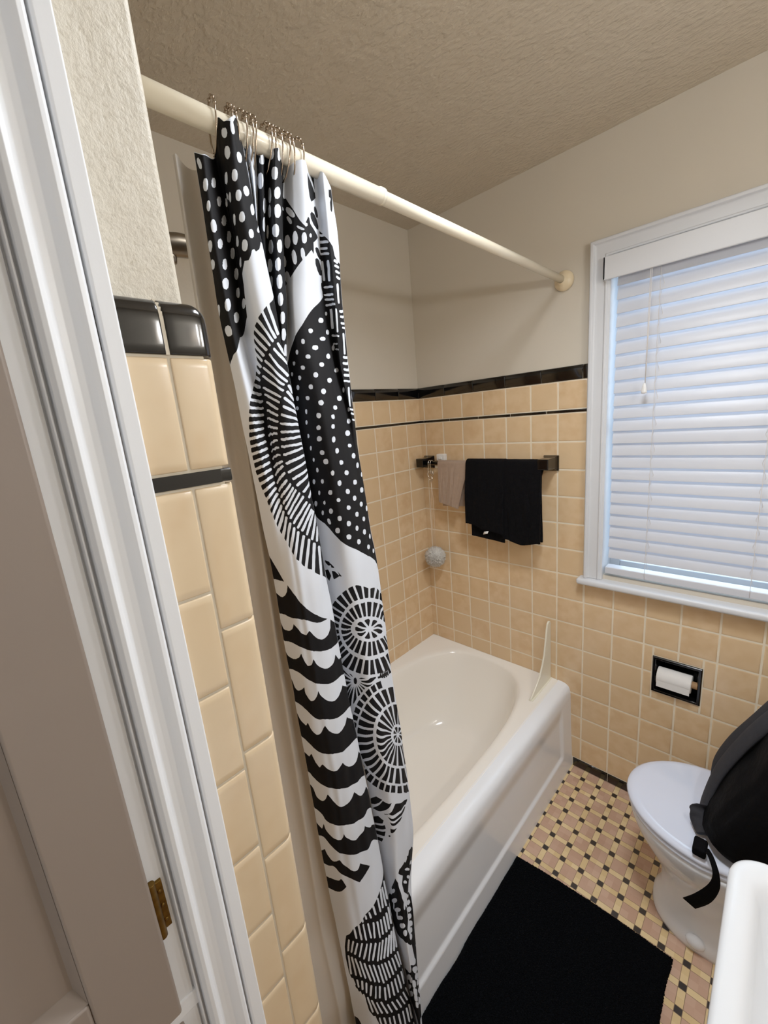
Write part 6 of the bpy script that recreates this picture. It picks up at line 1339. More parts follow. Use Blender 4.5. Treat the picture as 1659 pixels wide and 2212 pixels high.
[0,0,941,3548,950,3547,971,3561,976,3569,976,3599,976,3630,975,3659,973,3662,948,3645,939,3637,941,3606,941,3577],
[0,0,1026,3592,1030,3590,1051,3608,1056,3617,1056,3648,1054,3678,1054,3708,1047,3707,1031,3693,1026,3682,1026,3652,1026,3621],
[0,0,1083,3620,1090,3622,1117,3645,1126,3657,1124,3687,1122,3718,1122,3748,1111,3744,1086,3721,1081,3711,1081,3681,1083,3650],
[0,0,1170,3672,1182,3678,1182,3678,1182,3678,1179,3713,1182,3745,1193,3783,1181,3782,1170,3769,1177,3772,1166,3730,1166,3700],
[0,0,1186,3665,1186,3665,1181,3654,1186,3665,1179,3690,1186,3732,1181,3760,1186,3770,1186,3770,1181,3760,1186,3732,1182,3700],
[0,0,1181,3647,1189,3645,1189,3645,1189,3645,1182,3678,1186,3710,1182,3745,1186,3755,1186,3755,1182,3745,1179,3713,1182,3678],
[0,0,208,3408,211,3405,229,3402,240,3406,250,3429,259,3450,272,3474,286,3497,282,3501,263,3502,250,3497,238,3474,233,3452,220,3431],
[0,0,247,3433,254,3429,275,3428,280,3434,296,3461,307,3490,323,3521,314,3524,293,3523,286,3518,272,3489,261,3461],
[0,0,293,3460,300,3457,321,3458,328,3463,341,3490,350,3516,362,3544,353,3547,332,3545,323,3541,311,3514,304,3486],
[0,0,375,3486,378,3483,407,3485,415,3490,431,3517,442,3543,458,3571,453,3576,426,3573,410,3567,394,3541,387,3514],
[0,0,474,3515,478,3511,509,3513,524,3521,541,3549,556,3577,570,3607,561,3609,534,3605,525,3600,508,3571,492,3542],
[0,0,582,3543,586,3538,611,3544,618,3550,634,3581,644,3610,659,3642,652,3643,634,3639,627,3633,611,3602,600,3573],
[0,0,671,3572,675,3568,691,3573,698,3579,717,3611,731,3642,746,3676,742,3680,724,3674,715,3665,701,3634,687,3603],
[0,0,749,3604,753,3601,770,3607,783,3616,799,3647,822,3682,843,3718,840,3721,820,3715,808,3705,786,3670,769,3639],
[0,0,849,3637,852,3634,873,3642,886,3651,904,3686,921,3721,939,3759,937,3761,916,3751,904,3739,886,3704,866,3671],
[0,0,955,3683,959,3680,980,3693,987,3703,1003,3741,1015,3775,1026,3812,1024,3815,1005,3800,999,3792,983,3752,969,3718],
[0,0,1033,3727,1037,3725,1054,3739,1063,3754,1072,3787,1085,3825,1097,3862,1094,3865,1074,3846,1063,3832,1053,3796,1044,3763],
[0,0,1090,3758,1097,3760,1120,3779,1127,3792,1149,3836,1170,3879,1181,3917,1173,3913,1138,3884,1127,3871,1111,3830,1104,3796],
[0,0,1179,3812,1172,3801,1182,3806,1179,3812,1181,3837,1186,3864,1181,3884,1182,3893,1175,3889,1182,3893,1182,3870,1188,3849],
[0,0,1179,3797,1177,3788,1184,3792,1179,3797,1182,3822,1177,3842,1184,3878,1181,3884,1181,3884,1177,3875,1181,3852,1189,3835],
[0,0,1181,3782,1177,3772,1193,3783,1181,3782,1182,3806,1181,3837,1177,3858,1182,3870,1182,3870,1182,3870,1181,3837,1179,3812],
[0,0,277,3532,279,3528,300,3528,307,3533,330,3561,355,3590,378,3619,375,3623,351,3622,339,3616,314,3589,298,3561],
[0,0,307,3555,312,3549,334,3550,346,3556,369,3586,389,3614,414,3643,410,3647,387,3646,378,3642,353,3613,330,3583],
[0,0,343,3576,344,3572,367,3573,382,3579,405,3609,431,3640,462,3670,456,3675,430,3673,414,3667,387,3638,364,3607],
[0,0,437,3605,442,3601,472,3602,490,3608,520,3641,549,3672,575,3704,572,3708,547,3704,531,3697,499,3666,467,3636],
[0,0,552,3640,557,3635,581,3639,593,3645,614,3679,634,3712,648,3744,646,3748,627,3743,620,3737,600,3703,577,3671],
[0,0,646,3674,648,3670,666,3675,676,3682,694,3716,714,3752,731,3786,728,3790,710,3785,701,3776,682,3741,664,3707],
[0,0,737,3710,740,3705,758,3712,769,3721,785,3755,806,3792,827,3830,824,3834,804,3826,792,3816,776,3782,756,3745],
[0,0,838,3755,841,3751,863,3760,870,3766,891,3805,914,3846,936,3888,932,3891,911,3879,898,3869,877,3828,856,3791],
[0,0,930,3790,934,3788,955,3800,962,3808,980,3848,996,3888,1008,3924,1007,3928,987,3914,980,3904,960,3864,943,3825],
[0,0,1017,3844,1021,3840,1037,3856,1044,3867,1054,3903,1067,3940,1074,3973,1072,3976,1054,3959,1046,3946,1037,3913,1026,3876],
[0,0,1081,3888,1085,3885,1106,3905,1117,3922,1129,3958,1140,3995,1166,4044,1147,4033,1120,4007,1113,3996,1099,3956,1090,3922],
[0,0,1152,3932,1172,3944,1186,3952,1181,3957,1182,3980,1189,4016,1179,4033,1182,4043,1182,4043,1182,4043,1181,4010,1170,3974],
[0,0,1182,3934,1182,3925,1182,3925,1182,3925,1181,3957,1182,3980,1189,4016,1182,4019,1182,4019,1182,4019,1182,3988,1181,3957],
[0,0,1181,3917,1179,3908,1184,3911,1181,3917,1184,3943,1184,3974,1186,4005,1186,4005,1189,4016,1186,4005,1184,3974,1186,3952],
[0,0,1184,3911,1179,3899,1179,3899,1179,3899,1175,3921,1181,3957,1182,3988,1184,3997,1184,3997,1182,3988,1191,3971,1182,3934]]

ZT = np.array(CT_Z); TY = np.array(CT_Y); TX = np.array(CT_X); NCV = TY.shape[1]; NCL = len(ZT)-1; ZBOT = .03
def catmull(P, t):
    n = len(P); i = np.clip(np.floor(t).astype(int), 0, n-2); f_ = t-i
    g_ = lambda k: P[np.clip(k, 0, n-1)]
    f_ = f_.reshape(-1, *([1]*(P.ndim-1)))
    p0, p1, p2, p3 = g_(i-1), g_(i), g_(i+1), g_(i+2)
    return .5*((2*p1)+(-p0+p2)*f_+(2*p0-5*p1+4*p2-p3)*f_*f_+(-p0+3*p1-3*p2+p3)*f_**3)
def cloth(u, v):
    zt = catmull(ZT, u); Y = catmull(TY, u); X = catmull(TX, u); tv = v*(NCV-1)
    Y = catmull(Y.T, tv).T; X = catmull(X.T, tv).T
    return np.stack([X, Y, zt[:, None]+(ZBOT-zt[:, None])*v[None, :]], -1)
NU, NVV = 463, 951
U = np.linspace(0, NCL, NU); V_ = np.linspace(0, 1, NVV)
PC = cloth(U, V_)
# local metres per unit u, for distances in the plane of the cloth
du = np.linalg.norm(np.gradient(PC, axis=0), axis=2)/(U[1]-U[0])
ink = np.zeros((NU, NVV), np.float32)
RANGE = [(0, 6.5), (6.5, 14.0), (13.8, NCL)]
WS = .0022
for item in PRINT:
    g_, c_ = item[0], item[1]
    pu = np.array(item[2::2])/4095*NCL
    pv = np.array(item[3::2])/4095
    lo, hi = RANGE[g_]
    i0 = max(0, int(np.floor((max(lo, pu.min())-.12)/NCL*(NU-1)))); i1 = min(NU, int(np.ceil((min(hi, pu.max())+.12)/NCL*(NU-1)))+1)
    if pu.min() < lo+.15: i0 = int(round(lo/NCL*(NU-1)))
    if pu.max() > hi-.15: i1 = int(round(hi/NCL*(NU-1)))+1
    j0 = max(0, int(np.floor((pv.min()-.004)*(NVV-1)))); j1 = min(NVV, int(np.ceil((pv.max()+.004)*(NVV-1)))+1)
    if i1 <= i0 or j1 <= j0: continue
    jm = min(NVV-1, int(pv.mean()*(NVV-1))); su = float(np.median(du[i0:i1, jm])); sv = 2.0
    gu = U[i0:i1, None]*su; gv = V_[None, j0:j1]*sv
    inside = np.zeros((i1-i0, j1-j0), bool); d2 = np.full(inside.shape, 1e9)
    n = len(pu); ax = pu*su; ay = pv*sv
    for k in range(n):
        x1, y1, x2, y2 = ax[k], ay[k], ax[(k+1) % n], ay[(k+1) % n]
        dx, dy = x2-x1, y2-y1; L2 = dx*dx+dy*dy+1e-14
        t = np.clip(((gu-x1)*dx+(gv-y1)*dy)/L2, 0, 1)
        d2 = np.minimum(d2, (gu-x1-t*dx)**2+(gv-y1-t*dy)**2)
        if y1 != y2:
            cr = (y1 > gv) != (y2 > gv)
            inside ^= cr & (gu < (x2-x1)*(gv-y1)/(y2-y1)+x1)
    sd = np.sqrt(d2)*np.where(inside, 1, -1)
    a_ = np.clip(sd/WS+.5, 0, 1)
    blk = ink[i0:i1, j0:j1]
    ink[i0:i1, j0:j1] = blk*(1-a_)+c_*a_
# fine wrinkles in the cloth itself
wr = np.zeros((NU, NVV))
for (fu, fv, ph, am) in ((1.9, 5.1, .3, .0010), (3.1, 8.7, 1.7, .0008), (.9, 14.0, 2.9, .0006), (5.3, 3.3, .9, .0006)):
    wr += am*np.sin(fu*U[:, None]+fv*V_[None, :]*2*PI+ph)*np.cos(.6*fv*V_[None, :]*2*PI-ph*U[:, None]*.3)
PC[:, :, 0] += wr
cur = grid_mesh('shower_curtain', PC, M['print'])
at = cur.data.attributes.new('ink', 'FLOAT', 'POINT'); at.data.foreach_set('value', ink.reshape(-1))
tag(cur, 'black and white printed shower curtain of dots, scallops and webs, bunched on the rod', 'shower curtain')

# liner hanging behind it
NUL, NVL = 120, 120
LP = np.zeros((NUL, NVL, 3))
for i in range(NUL):
    t = i/(NUL-1)
    for j in range(NVL):
        v = j/(NVL-1); z = 2.005+(.05-2.005)*v
        ytop = -1.352+.20*t; y = ytop-.075*v*(1-t); zl = z; damp = min(1, max(.35, (z-.3)/1.0))
        x = float(np.interp(z, [0, .42, .6, 1.2, 2.0], [.782, .778, .745, .700, .672]))+damp*(.012*math.sin(t*2*PI*4.5+.8)+.004*math.sin(t*19+v*5))
        LP[i, j] = (x, y-.006*math.sin(t*2*PI*4.5), z)
ln = grid_mesh('shower_liner', LP, M['liner']); tag(ln, 'plain ivory shower liner hanging behind the printed curtain beside the near tiles', 'shower liner')

# rings
def ring_mesh():
    s = MB(); R1 = .0195
    pts = []
    for k in range(19):                      # open loop over the rod, then down to a hook
        a = math.radians(205-230*k/18)
        pts.append((R1*math.cos(a), .0, R1*1.28*math.sin(a)+.004))
    pts = [(-.0125, .001, -.034), (-.0175, .0005, -.018)] + pts + [(.0125, 0, -.022), (.004, 0, -.036), (-.004, 0.0, -.042), (-.0095, 0, -.040)]
    s.tube(pts, .0013, 8)
    for a in (0.35, .8, 1.3, 1.8, 2.3): s.ball((R1*math.cos(a), 0, R1*1.28*math.sin(a)+.004), .0028, 8, 6)
    return s
rys = [-1.300, -1.276, -1.267, -1.257, -1.246, -1.236, -1.215, -1.205, -1.194, -1.183, -1.170, -1.154]
rlab = ['nickel curtain ring nearest the camera, hanging apart from the others at the curtain edge'] + [None]*11
ring0 = None
for i, y in enumerate(rys):
    if ring0 is None:
        ring0 = ring_mesh().build('curtain_ring', M['ring']); o = ring0
    else:
        o = ring0.copy(); COL.objects.link(o)
    o.location = (RX, y, RZ); o.rotation_euler = (random.uniform(-.12, .12), 0, random.uniform(-.25, .25))
    tag(o, rlab[0] if i == 0 else 'nickel roller ring in the crowded row above the bunched curtain', 'curtain ring', 'curtain rings on the rod')

# ------------------------------------------------------------------ towel bar and what hangs on it
tbar = empty('towel_bar', (.36, 0, 1.385)); tag(tbar, 'black ceramic towel bar with square posts on the peach tiled wall', 'towel bar')
for X in (.054, .669):
    s = MB()
    def sq(c, h, y, zc): return [(c-h, y, zc-h), (c+h, y, zc-h), (c+h, y, zc+h), (c-h, y, zc+h)]
    s.loft([sq(X, .031, -.006, 1.384), sq(X, .031, -.013, 1.384), sq(X, .027, -.018, 1.385), sq(X, .0225, -.03, 1.386), sq(X, .0215, -.088, 1.387), sq(X, .020, -.092, 1.387)], True, True, smooth=False)
    s.build('bar_post', M['black_ceramic'], tbar, bevel=.003, seg=3)
s = MB(); s.tube([(.054, -.068, 1.386), (.669, -.068, 1.386)], .0105, 20); s.build('bar', M['black_ceramic'], tbar)

def drape(name, x0, x1, zf, zb, mat, th=.006, shear=None, amp=.003, seed=0, parent=None, r=.0135, y=-.068, zc=1.386, bulge=.006):
    """cloth folded over the bar; zf(t), zb(t): front and back hem heights for t in 0..1 across"""
    nx, ns = 60, 110; G = np.zeros((nx, ns, 3))
    for i in range(nx):
        t = i/(nx-1)
        hf, hb = zf(t), zb(t); Lf, Lb = zc-hf, zc-hb; arc = PI*r; tot = Lf+arc+Lb
        for j in range(ns):
            d = tot*j/(ns-1)
            if d < Lf: yy, zz, dn = y-r, hf+d, (Lf-d)
            elif d < Lf+arc: a = (d-Lf)/r; yy, zz, dn = y-r*math.cos(a), zc+r*math.sin(a), 0
            else: yy, zz, dn = y+r, zc-(d-Lf-arc), (d-Lf-arc)
            k = min(1, dn/.08)
            front = d < Lf+arc/2
            n1 = noise.noise(Vector((t*5+seed*3.1, zz*6, seed*2.0+(0 if front else 9))))*amp*2.2*k + noise.noise(Vector((t*14, zz*16, seed*5.0)))*amp*.8*k
            xx = x0+(x1-x0)*t
            if shear and front: xx += shear(t, dn)
            if not front: xx -= .014*t*min(1, dn/.05)
            yy += (-(bulge*math.sin(min(1, dn/.25)*PI/2)) - abs(n1) if front else min(.0, n1*.3))
            G[i, j] = (xx+n1*.5, yy, zz)
    o = grid_mesh(name, G, mat, parent)
    so = o.modifiers.new('th', 'SOLIDIFY'); so.thickness = th; so.offset = 0
    b = o.modifiers.new('bv', 'BEVEL'); b.width = th*.35; b.segments = 2; b.limit_method = 'ANGLE'
    return o
# taupe washcloth
wc = drape('washcloth', .158, .330, lambda t: 1.200-.025*t, lambda t: 1.175+.01*t, M['cloth_tan'], .004, shear=lambda t, dn: -.062*t*(dn/.2), amp=.0025, seed=1, r=.0125)
tag(wc, 'taupe ribbed washcloth folded over the left end of the towel bar', 'washcloth')
# black towels
def hemA(t): return 1.118-.035*t+.004*math.sin(t*9)
ta = drape('towel', .318, .502, hemA, lambda t: 1.07, M['towel_black'], .008, amp=.005, seed=2, r=.0185, bulge=.018)
tag(ta, 'black towel with a small white tag, left of the two on the towel bar', 'towel', 'black towels on the towel bar')
tla = drape('towel_layer', .338, .500, lambda t: 1.058-.012*t, lambda t: 1.09, M['towel_black'], .006, amp=.004, seed=4, r=.0125, bulge=.006, parent=ta)
s = MB(); s.add([(.410, -.114, 1.078), (.432, -.115, 1.084), (.437, -.114, 1.096), (.415, -.113, 1.091)], [(0, 1, 2, 3)]); cg = s.build('care_tag', M['plastic_white'], ta); cg['label'] = 'small white care tag'
sd_ = cg.modifiers.new('th', 'SOLIDIFY'); sd_.thickness = .0008
tb_ = drape('towel', .494, .662, lambda t: 1.058+.008*math.sin(t*7+1), lambda t: 1.06, M['towel_black'], .009, amp=.005, seed=3, r=.0165, bulge=.010)
tag(tb_, 'plain black towel hanging beside the right post of the towel bar', 'towel', 'black towels on the towel bar')
# small white adhesive hook block behind the bar
s = MB(); s.box((.113, -.030, 1.392), (.160, -.006, 1.424)); s.box((.128, -.036, 1.398), (.146, -.028, 1.412)); o = s.build('adhesive_hook', M['plastic_white'], bevel=.004, seg=3)
tag(o, 'small white plastic adhesive hook on the tile behind the towel bar', 'hook')
# wire hooks on the bar
def s_hook(x, dz, r=.0085):
    s = MB(); pts = []
    for k in range(13): a = math.radians(-30+210*k/12); pts.append((x, -.068+.0125*math.cos(a), 1.386+.0125*math.sin(a)))
    pts += [(x, -.0812, 1.372), (x, -.080, 1.360-dz*.3)]
    for k in range(1, 14): a = math.radians(180+220*k/13); pts.append((x+.004*k/13, -.080+r+r*math.cos(a), 1.352-dz+r*math.sin(a)))
    s.tube(pts, .0019, 8); return s
o = s_hook(.100, .006).build('wire_hook', M['chrome']); tag(o, 'silver wire hook on the towel bar, the one nearer the left post', 'hook', 'wire hooks on the towel bar')
o = s_hook(.112, .010, .0095).build('wire_hook', M['chrome']); tag(o, 'silver wire hook on the towel bar, nearer the washcloth', 'hook', 'wire hooks on the towel bar')
def wire_ring(c, r, tilt, name, label):
    s = MB(); pts = [(c[0]+r*math.cos(a)*math.cos(tilt), c[1]+r*math.cos(a)*math.sin(tilt), c[2]+r*math.sin(a)) for a in [2*PI*k/20 for k in range(20)]]
    s.tube(pts, .0016, 8, closed=True); o = s.build(name, M['chrome']); return tag(o, label, 'ring', 'wire rings below the towel bar hooks')
wire_ring((.104, -.074, 1.333), .015, .3, 'wire_ring', 'upper silver wire ring hanging from the towel bar hooks')
wire_ring((.108, -.076, 1.310), .0135, -.4, 'wire_ring', 'lower silver wire ring above the pouf string')
# bath pouf
pf = empty('bath_pouf', (.100, -.068, .905)); tag(pf, 'white mesh bath pouf hanging on a long clear string in the tiled corner', 'bath pouf')
bm = bmesh.new(); bmesh.ops.create_icosphere(bm, subdivisions=6, radius=1)
for v in bm.verts:
    d = v.co.normalized(); n1 = noise.noise(d*3.2); n2 = noise.noise(d*7.5+Vector((3, 1, 2))); n3 = noise.noise(d*15)
    ridge = .20*math.sin(24*n1+17*n2)+.20*n3-.04
    v.co = Vector((.100, -.068, .905))+d*(.046*(1+ridge))
me = bpy.data.meshes.new('mesh_ball'); bm.to_mesh(me); bm.free(); me.materials.append(M['pouf']); me.polygons.foreach_set('use_smooth', [True]*len(me.polygons))
o = link('mesh_ball', me, pf); o.matrix_parent_inverse = Matrix.Translation(pf.location).inverted()
s = MB()
for sg_ in (-1, 1): s.tube([(.108, -.076, 1.297), (.108+.006*sg_, -.075, 1.2), (.104+.007*sg_, -.073, 1.08), (.100+.003*sg_, -.070, .95)], .0009, 6)
s.build('string', M['clear_cord'], pf)

# ------------------------------------------------------------------ toilet paper holder
tp = empty('toilet_paper_holder', (1.1285, 0, .589)); tag(tp, 'black ceramic toilet paper niche set into the tiled wall under the window', 'paper holder')
s = MB(); x0, x1, z0, z1 = 1.053, 1.204, .515, .663; b = .010; D = .075
def rc(x0, x1, z0, z1, y): return [(x0, y, z0), (x1, y, z0), (x1, y, z1), (x0, y, z1)]
s.loft([rc(x0, x1, z0, z1, 0.0), rc(x0, x1, z0, z1, -.007), rc(x0+.003, x1-.003, z0+.003, z1-.003, -.0105), rc(x0+b, x1-b, z0+b, z1-b, -.0105), rc(x0+b+.003, x1-b-.003, z0+b+.003, z1-b-.003, -.006), rc(x0+b+.003, x1-b-.003, z0+b+.003, z1-b-.003, .03), rc(x0+.03, x1-.03, z0+.03, z1-.03, .06)], False, True, smooth=False)
s.build('niche', M['black_ceramic'], tp, bevel=.001)
s = MB(); s.tube([(1.062, -.002, .589), (1.195, -.002, .589)], .007, 14); s.build('spindle', M['black_ceramic'], tp)
rl = empty('toilet_paper_roll', (1.12, -.002, .589)); tag(rl, 'nearly used-up white toilet paper roll in the black wall niche', 'toilet paper')
s = MB(); s.lathe([(.013, -.052), (.0305, -.052), (.032, -.050), (.032, .050), (.0305, .052), (.013, .052)], (1.124, -.004, .589), 'x', 40); s.add([(1.074, -.0355, .588), (1.174, -.0355, .588), (1.174, -.0365, .560), (1.074, -.0365, .560)], [(0, 1, 2, 3)]); s.build('paper', M['paper'], rl)
s = MB(); s.lathe([(.0085, -.053), (.0125, -.053), (.0125, .068), (.0115, .069), (.0085, .069)], (1.124, -.003, .589), 'x', 24); s.build('cardboard_core', M['cardboard'], rl)

# ------------------------------------------------------------------ toilet
TY_ = -.354
to = empty('toilet', (1.45, TY_, 0)); tag(to, 'white toilet with closed lid beside the window wall, a black backpack resting on it', 'toilet')
def egg(xf, xb, hw, z, mid=None, n=64, e_b=2.6, yc=TY_):
    """plan outline: pointed-oval front at xf (low x), squarer back at xb"""
    mid = xf+(xb-xf)*.48 if mid is None else mid; L = []
    for k in range(n):
        t = 2*PI*k/n; c, s_ = math.cos(t), math.sin(t)
        if c < 0: x = mid+(mid-xf)*c; y = hw*s_
        else:
            x = mid+(xb-mid)*abs(c)**(2/e_b); y = hw*math.copysign(abs(s_)**(2/e_b), s_)*(1-.22*c)
        L.append((x, yc+y, z))
    return L
s = MB()
bw = [(1.160, 1.66, .108, 0.0), (1.158, 1.66, .110, .012), (1.160, 1.66, .110, .045), (1.168, 1.655, .100, .062), (1.178, 1.65, .092, .10), (1.176, 1.64, .094, .15), (1.160, 1.63, .108, .20), (1.130, 1.62, .134, .25), (1.100, 1.60, .158, .30), (1.084, 1.58, .172, .34), (1.079, 1.57, .176, .362), (1.081, 1.565, .176, .372), (1.092, 1.55, .168, .376), (1.13, 1.50, .135, .374)]
s.loft([egg(a, b, c, d, mid=1.285) for a, b, c, d in bw], True, True)
s.build('bowl', M['porcelain'], to)
s = MB()
st = [(1.084, 1.50, .172, .3775), (1.074, 1.51, .178, .380), (1.073, 1.51, .179, .387), (1.078, 1.51, .176, .392), (1.09, 1.50, .166, .3925)]
s.loft([egg(a, b, c, d, mid=1.285) for a, b, c, d in st], True, True); s.build('seat', M['lid'], to)
s = MB()
st = [(1.090, 1.50, .168, .395), (1.072, 1.51, .1785, .397), (1.069, 1.513, .1805, .402), (1.072, 1.512, .179, .408), (1.080, 1.506, .1735, .4125), (1.093, 1.496, .163, .4150), (1.099, 1.49, .158, .4145), (1.16, 1.44, .115, .4155), (1.24, 1.36, .05, .416)]
s.loft([egg(a, b, c, d, mid=1.285) for a, b, c, d in st], True, True); s.build('lid', M['lid'], to)
for yy in (-.08, .08):
    s = MB(); s.box((1.505, TY_+yy-.02, .376), (1.545, TY_+yy+.02, .408)); s.build('lid_hinge', M['lid'], to, bevel=.008, seg=3)
s = MB(); s.box((1.585, TY_-.235, .36), (1.788, TY_+.235, .735)); s.build('tank', M['porcelain'], to, bevel=.03, seg=5)
s = MB(); s.box((1.575, TY_-.245, .737), (1.790, TY_+.245, .775)); s.build('tank_lid', M['porcelain'], to, bevel=.012, seg=4)
for sg_ in (-1, 1):
    s = MB(); s.ball((1.285, TY_+sg_*.108, .040), .022, 18, 12, (1.1, .7, 1)); o = s.build('bolt_cap', M['porcelain'], to)

# ------------------------------------------------------------------ backpack
bp = empty('backpack', (1.42, -.36, .417)); tag(bp, 'black backpack with charcoal shoulder straps leaning on the closed toilet lid', 'backpack')
s = MB(); loops = []
def rr(cx, cy, hx, hy, z, n=72, e=3.2, seed=0):
    L = []
    for k in range(n):
        t = 2*PI*k/n; c, sn = math.cos(t), math.sin(t)
        nn = noise.noise(Vector((c*1.5+seed, sn*1.5, z*7)))*.014+noise.noise(Vector((c*4, sn*4, z*18)))*.006
        L.append((cx+(hx+nn)*math.copysign(abs(c)**(2/e), c), cy+(hy+nn)*math.copysign(abs(sn)**(2/e), sn), z+.004*noise.noise(Vector((c*3, sn*3, z)))))
    return L
H = [(.424, 1.445, .085, .09), (.428, 1.440, .125, .125), (.45, 1.440, .137, .148), (.50, 1.447, .137, .160), (.56, 1.460, .130, .165), (.62, 1.474, .122, .165), (.68, 1.490, .110, .160), (.74, 1.502, .102, .150), (.80, 1.512, .092, .135), (.84, 1.516, .075, .11), (.865, 1.518, .045, .07), (.872, 1.52, .01, .02)]
for z, cx, hx, hy in H: loops.append(rr(cx-.018-.012*max(0, 1-(z-.42)/.12), -.372, hx+.010, hy+.006, z))
loops2 = []
for i in range(len(loops)-1):
    for q in (0, .25, .5, .75): loops2.append([tuple(np.array(a)*(1-q)+np.array(b)*q) for a, b in zip(loops[i], loops[i+1])])
loops2.append(loops[-1]); s.loft(loops2, True, True)
s.build('bag_body', M['bag'], bp)
def strap(pts, w, ratio, wd, name, mat, n=14):
    P = np.array(pts, float); t = np.linspace(0, len(P)-1, 12*(len(P)-1)+1); Q = catmull(P, t); s = MB()
    ww = [w*(.55+.45*min(1, 4*min(i, len(Q)-1-i)/len(Q)+.2)) for i in range(len(Q))] if mat is M['strap'] else w
    s.tube([tuple(q) for q in Q], ww, n, flat=(wd, ratio)); return s.build(name, mat, bp)
strap([(1.425, -.285, .855), (1.390, -.262, .775), (1.350, -.245, .68), (1.308, -.238, .585), (1.280, -.240, .50), (1.274, -.250, .445)], .034, .30, (0, 1, .25), 'shoulder_strap', M['strap'])
strap([(1.420, -.345, .855), (1.380, -.335, .765), (1.334, -.335, .665), (1.293, -.350, .56), (1.272, -.385, .475), (1.272, -.425, .448), (1.284, -.465, .438)], .035, .30, (0, 1, .35), 'shoulder_strap', M['strap'])
strap([(1.300, -.225, .425), (1.290, -.205, .445), (1.293, -.200, .475), (1.305, -.215, .49)], .009, .5, (0, 1, 0), 'strap_loop', M['bag'])
s = MB(); s.box((1.262, -.535, .420), (1.292, -.490, .446)); s.build('buckle', M['bag'], bp, bevel=.006, seg=3)
wl = np.array([(1.284, -.512, .434), (1.298, -.545, .447), (1.3095, -.567, .431), (1.304, -.568, .393), (1.280, -.568, .340), (1.256, -.567, .300)]); wr_ = np.array([(1.296, -.508, .436), (1.309, -.540, .450), (1.3225, -.561, .431), (1.326, -.562, .388), (1.312, -.562, .332), (1.283, -.561, .282)])
tt = np.linspace(0, 5, 50); wl, wr_ = catmull(wl, tt), catmull(wr_, tt)
o = grid_mesh('loose_webbing', np.stack([wl*(1-q)+wr_*q for q in np.linspace(0, 1, 5)]), M['bag'], bp); md = o.modifiers.new('th', 'SOLIDIFY'); md.thickness = .002

# ------------------------------------------------------------------ sink
sk = empty('pedestal_sink', (1.57, -1.12, 0)); tag(sk, 'white pedestal sink with rounded rim in the lower right foreground', 'sink')
def srect(x0, x1, y0, y1, z, r, n=96, bow=.006):
    L = []; cs = [(x1-r, y1-r, 0), (x0+r, y1-r, 90), (x0+r, y0+r, 180), (x1-r, y0+r, 270)]
    for cx, cy, a0 in cs:
        for k in range(n//4):
            a = math.radians(a0+90*k/(n//4-1)); x = cx+r*math.cos(a); y = cy+r*math.sin(a)
            if x < (x0+x1)/2: x -= bow*(1-((y-(y0+y1)/2)/((y1-y0)/2))**2)
            L.append((x, y, z))
    return L
SZ = .800; X0, X1, Y0, Y1 = 1.344, 1.794, -1.42, -.826
s = MB()
lv = [(.10, SZ-.19, .10), (.055, SZ-.15, .09), (.020, SZ-.10, .07), (.006, SZ-.055, .06), (.001, SZ-.022, .055), (0, SZ-.012, .054), (.0015, SZ-.005, .053), (.006, SZ-.0008, .05), (.011, SZ, .048), (.022, SZ-.001, .042), (.030, SZ-.003, .038), (.037, SZ-.010, .036), (.043, SZ-.025, .04), (.055, SZ-.07, .07), (.09, SZ-.115, .09), (.15, SZ-.138, .07), (.19, SZ-.142, .03)]
lp = []
for i, (ins, z, r) in enumerate(lv):
    back = ins if i < 9 else ins+.085*min(1, (i-8)/4)
    lp.append(srect(X0+ins, X1-(back if i > 8 else ins*.2), Y0+ins, Y1-ins, z, r))
s.loft(lp, True, True); s.build('basin', M['sink'], sk)
s = MB(); s.loft([rr2 for rr2 in [[(1.62+a*math.cos(2*PI*k/40), -1.123+b*math.sin(2*PI*k/40), z) for k in range(40)] for a, b, z in ((.12, .13, 0), (.12, .13, .02), (.095, .10, .05), (.075, .08, .2), (.07, .075, .4), (.085, .09, .56), (.11, .14, .64))]], True, True); s.build('pedestal', M['sink'], sk)
s = MB(); s.lathe([(.03, 0), (.03, .012), (.016, .02), (.014, .09), (.001, .095)], (1.745, -1.123, SZ), n=20); s.tube([(1.745, -1.123, SZ+.07), (1.70, -1.123, SZ+.10), (1.65, -1.123, SZ+.09), (1.635, -1.123, SZ+.07)], .011, 12); s.build('faucet', M['chrome'], sk)

# ------------------------------------------------------------------ bath mat
MX0, MX1, MY0, MY1 = .768, 1.243, -1.30, -.548
nx, ny = 330, 520; G = np.zeros((nx, ny, 3)); rs = np.random.RandomState(4)
jit = rs.rand(nx, ny)
for i in range(nx):
    s_ = i/(nx-1)
    for j in range(ny):
        t = j/(ny-1); x = MX0+(MX1-MX0)*s_; ytop = MY1+.020*s_+.010*math.sin(s_*PI)
        y = MY0+(ytop-MY0)*t
        e = min(s_, 1-s_)*(MX1-MX0); e2 = min(t, 1-t)*(MY1-MY0); ed = min(e, e2)
        hgt = .004+.016*min(1, math.sqrt(max(0, ed)/.012))
        G[i, j] = (x+(jit[i, j]-.5)*.003+.006*noise.noise(Vector((y*9, s_*2, 0))), y+(jit[j % nx, i % ny]-.5)*.003, hgt+jit[i, j]*.005*(1 if ed > 0 else 0)+.002*noise.noise(Vector((x*30, y*30, 0))))
G[:, 0, 2] = G[:, -1, 2] = G[0, :, 2] = G[-1, :, 2] = .001
mt = grid_mesh('bath_mat', G, M['mat'], smooth=False); tag(mt, 'black shaggy bath mat on the mosaic floor along the tub', 'bath mat')

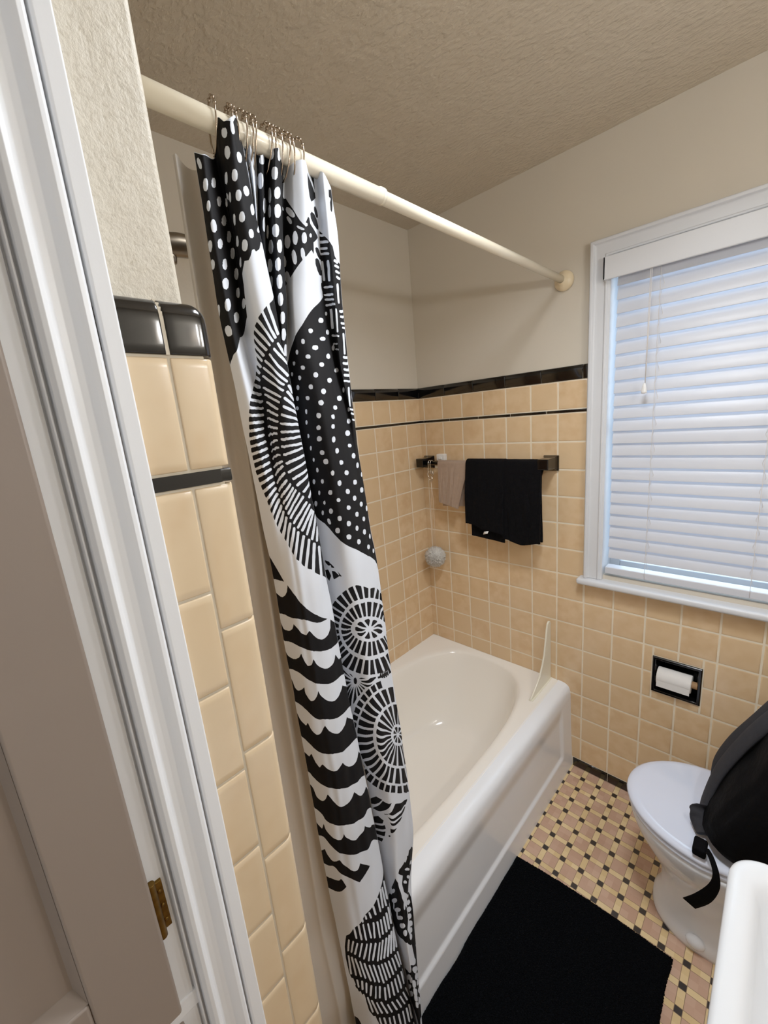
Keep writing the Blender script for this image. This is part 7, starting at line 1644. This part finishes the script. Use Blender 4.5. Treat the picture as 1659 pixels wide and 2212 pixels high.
# ------------------------------------------------------------------ vanity light (on the right wall above the sink) and other light
vl = empty('vanity_light', (RW, -.92, 1.905)); tag(vl, 'two-bulb wall light above the sink', 'wall light')
s = MB(); s.box((RW-.022, -1.10, 1.87), (RW-.001, -.74, 1.94)); s.build('back_plate', M['nickel'], vl, bevel=.006)
for yy in (-1.03, -.81):
    s = MB(); s.tube([(RW-.022, yy, 1.905), (RW-.05, yy, 1.905)], .018, 16); s.build('socket', M['nickel'], vl)
    s = MB(); s.ball((RW-.085, yy, 1.905), .034, 20, 14); s.build('bulb', M['bulb'], vl)

def area(name, loc, rot, size, size_y, power, col):
    l = bpy.data.lights.new(name, 'AREA'); l.shape = 'RECTANGLE'; l.size = size; l.size_y = size_y; l.energy = power; l.color = col
    o = bpy.data.objects.new(name, l); o.location = loc; o.rotation_euler = rot; COL.objects.link(o); return o
area('rear_fill_light', (1.37, NW+.03, 1.35), (math.radians(90), 0, 0), .8, 1.9, 1.6, (.85, .92, 1))  # soft ambient fill added behind the camera, no hallway opens there
cl = empty('added_fill_light', (1.12, -.92, CEIL)); tag(cl, 'added flush round fill light under the ceiling, put in for brightness', 'fill light')  # made-up fixture with its lamp, added to brighten tub and floor
s = MB(); s.lathe([(.13, 0), (.13, -.012), (.12, -.02), (.11, -.02), (.001, -.02)], (1.12, -.92, CEIL), n=40, cap1=True); s.build('fill_light_base', M['rail'], cl)
cl_ = area('ceiling_fill', (1.12, -.92, CEIL-.03), (0, 0, 0), 0.26, 0.26, 10.2, (.92, .96, 1)); cl_.data.spread = math.radians(145)
# daylight arriving at the window from outside
area('daylight', (1.16, .55, 1.75), (math.radians(-68), 0, 0), 1.4, 1.4, 24, (.60, .79, 1))

w = bpy.data.worlds.new('World'); scn.world = w; w.use_nodes = True
nt = w.node_tree; bg = nt.nodes['Background']
bg.inputs[0].default_value = (.62, .80, 1, 1); bg.inputs[1].default_value = .95

# ------------------------------------------------------------------ camera
cam = bpy.data.cameras.new('Camera'); co = bpy.data.objects.new('Camera', cam); COL.objects.link(co)
yaw, pit, rol = [math.radians(a) for a in (45.0276241, -12.62846681, -5.02240667)]
fw = Vector((-math.sin(yaw)*math.cos(pit), math.cos(yaw)*math.cos(pit), math.sin(pit)))
rt = Vector((math.cos(yaw), math.sin(yaw), 0)); up = rt.cross(fw)
r2 = rt*math.cos(rol)+up*math.sin(rol); u2 = -rt*math.sin(rol)+up*math.cos(rol)
Mx = Matrix((r2, u2, -fw)).transposed().to_4x4(); Mx.translation = Vector((1.3512269, -1.66042686, 1.61303182))
co.matrix_world = Mx
cam.sensor_fit = 'HORIZONTAL'; cam.sensor_width = 36; cam.lens = 893.4395/1659*36; cam.clip_start = .02
scn.camera = co
scn.view_settings.view_transform = 'Standard'
scn.view_settings.look = 'None'
scn.view_settings.exposure = .10
scn.view_settings.gamma = 1.34
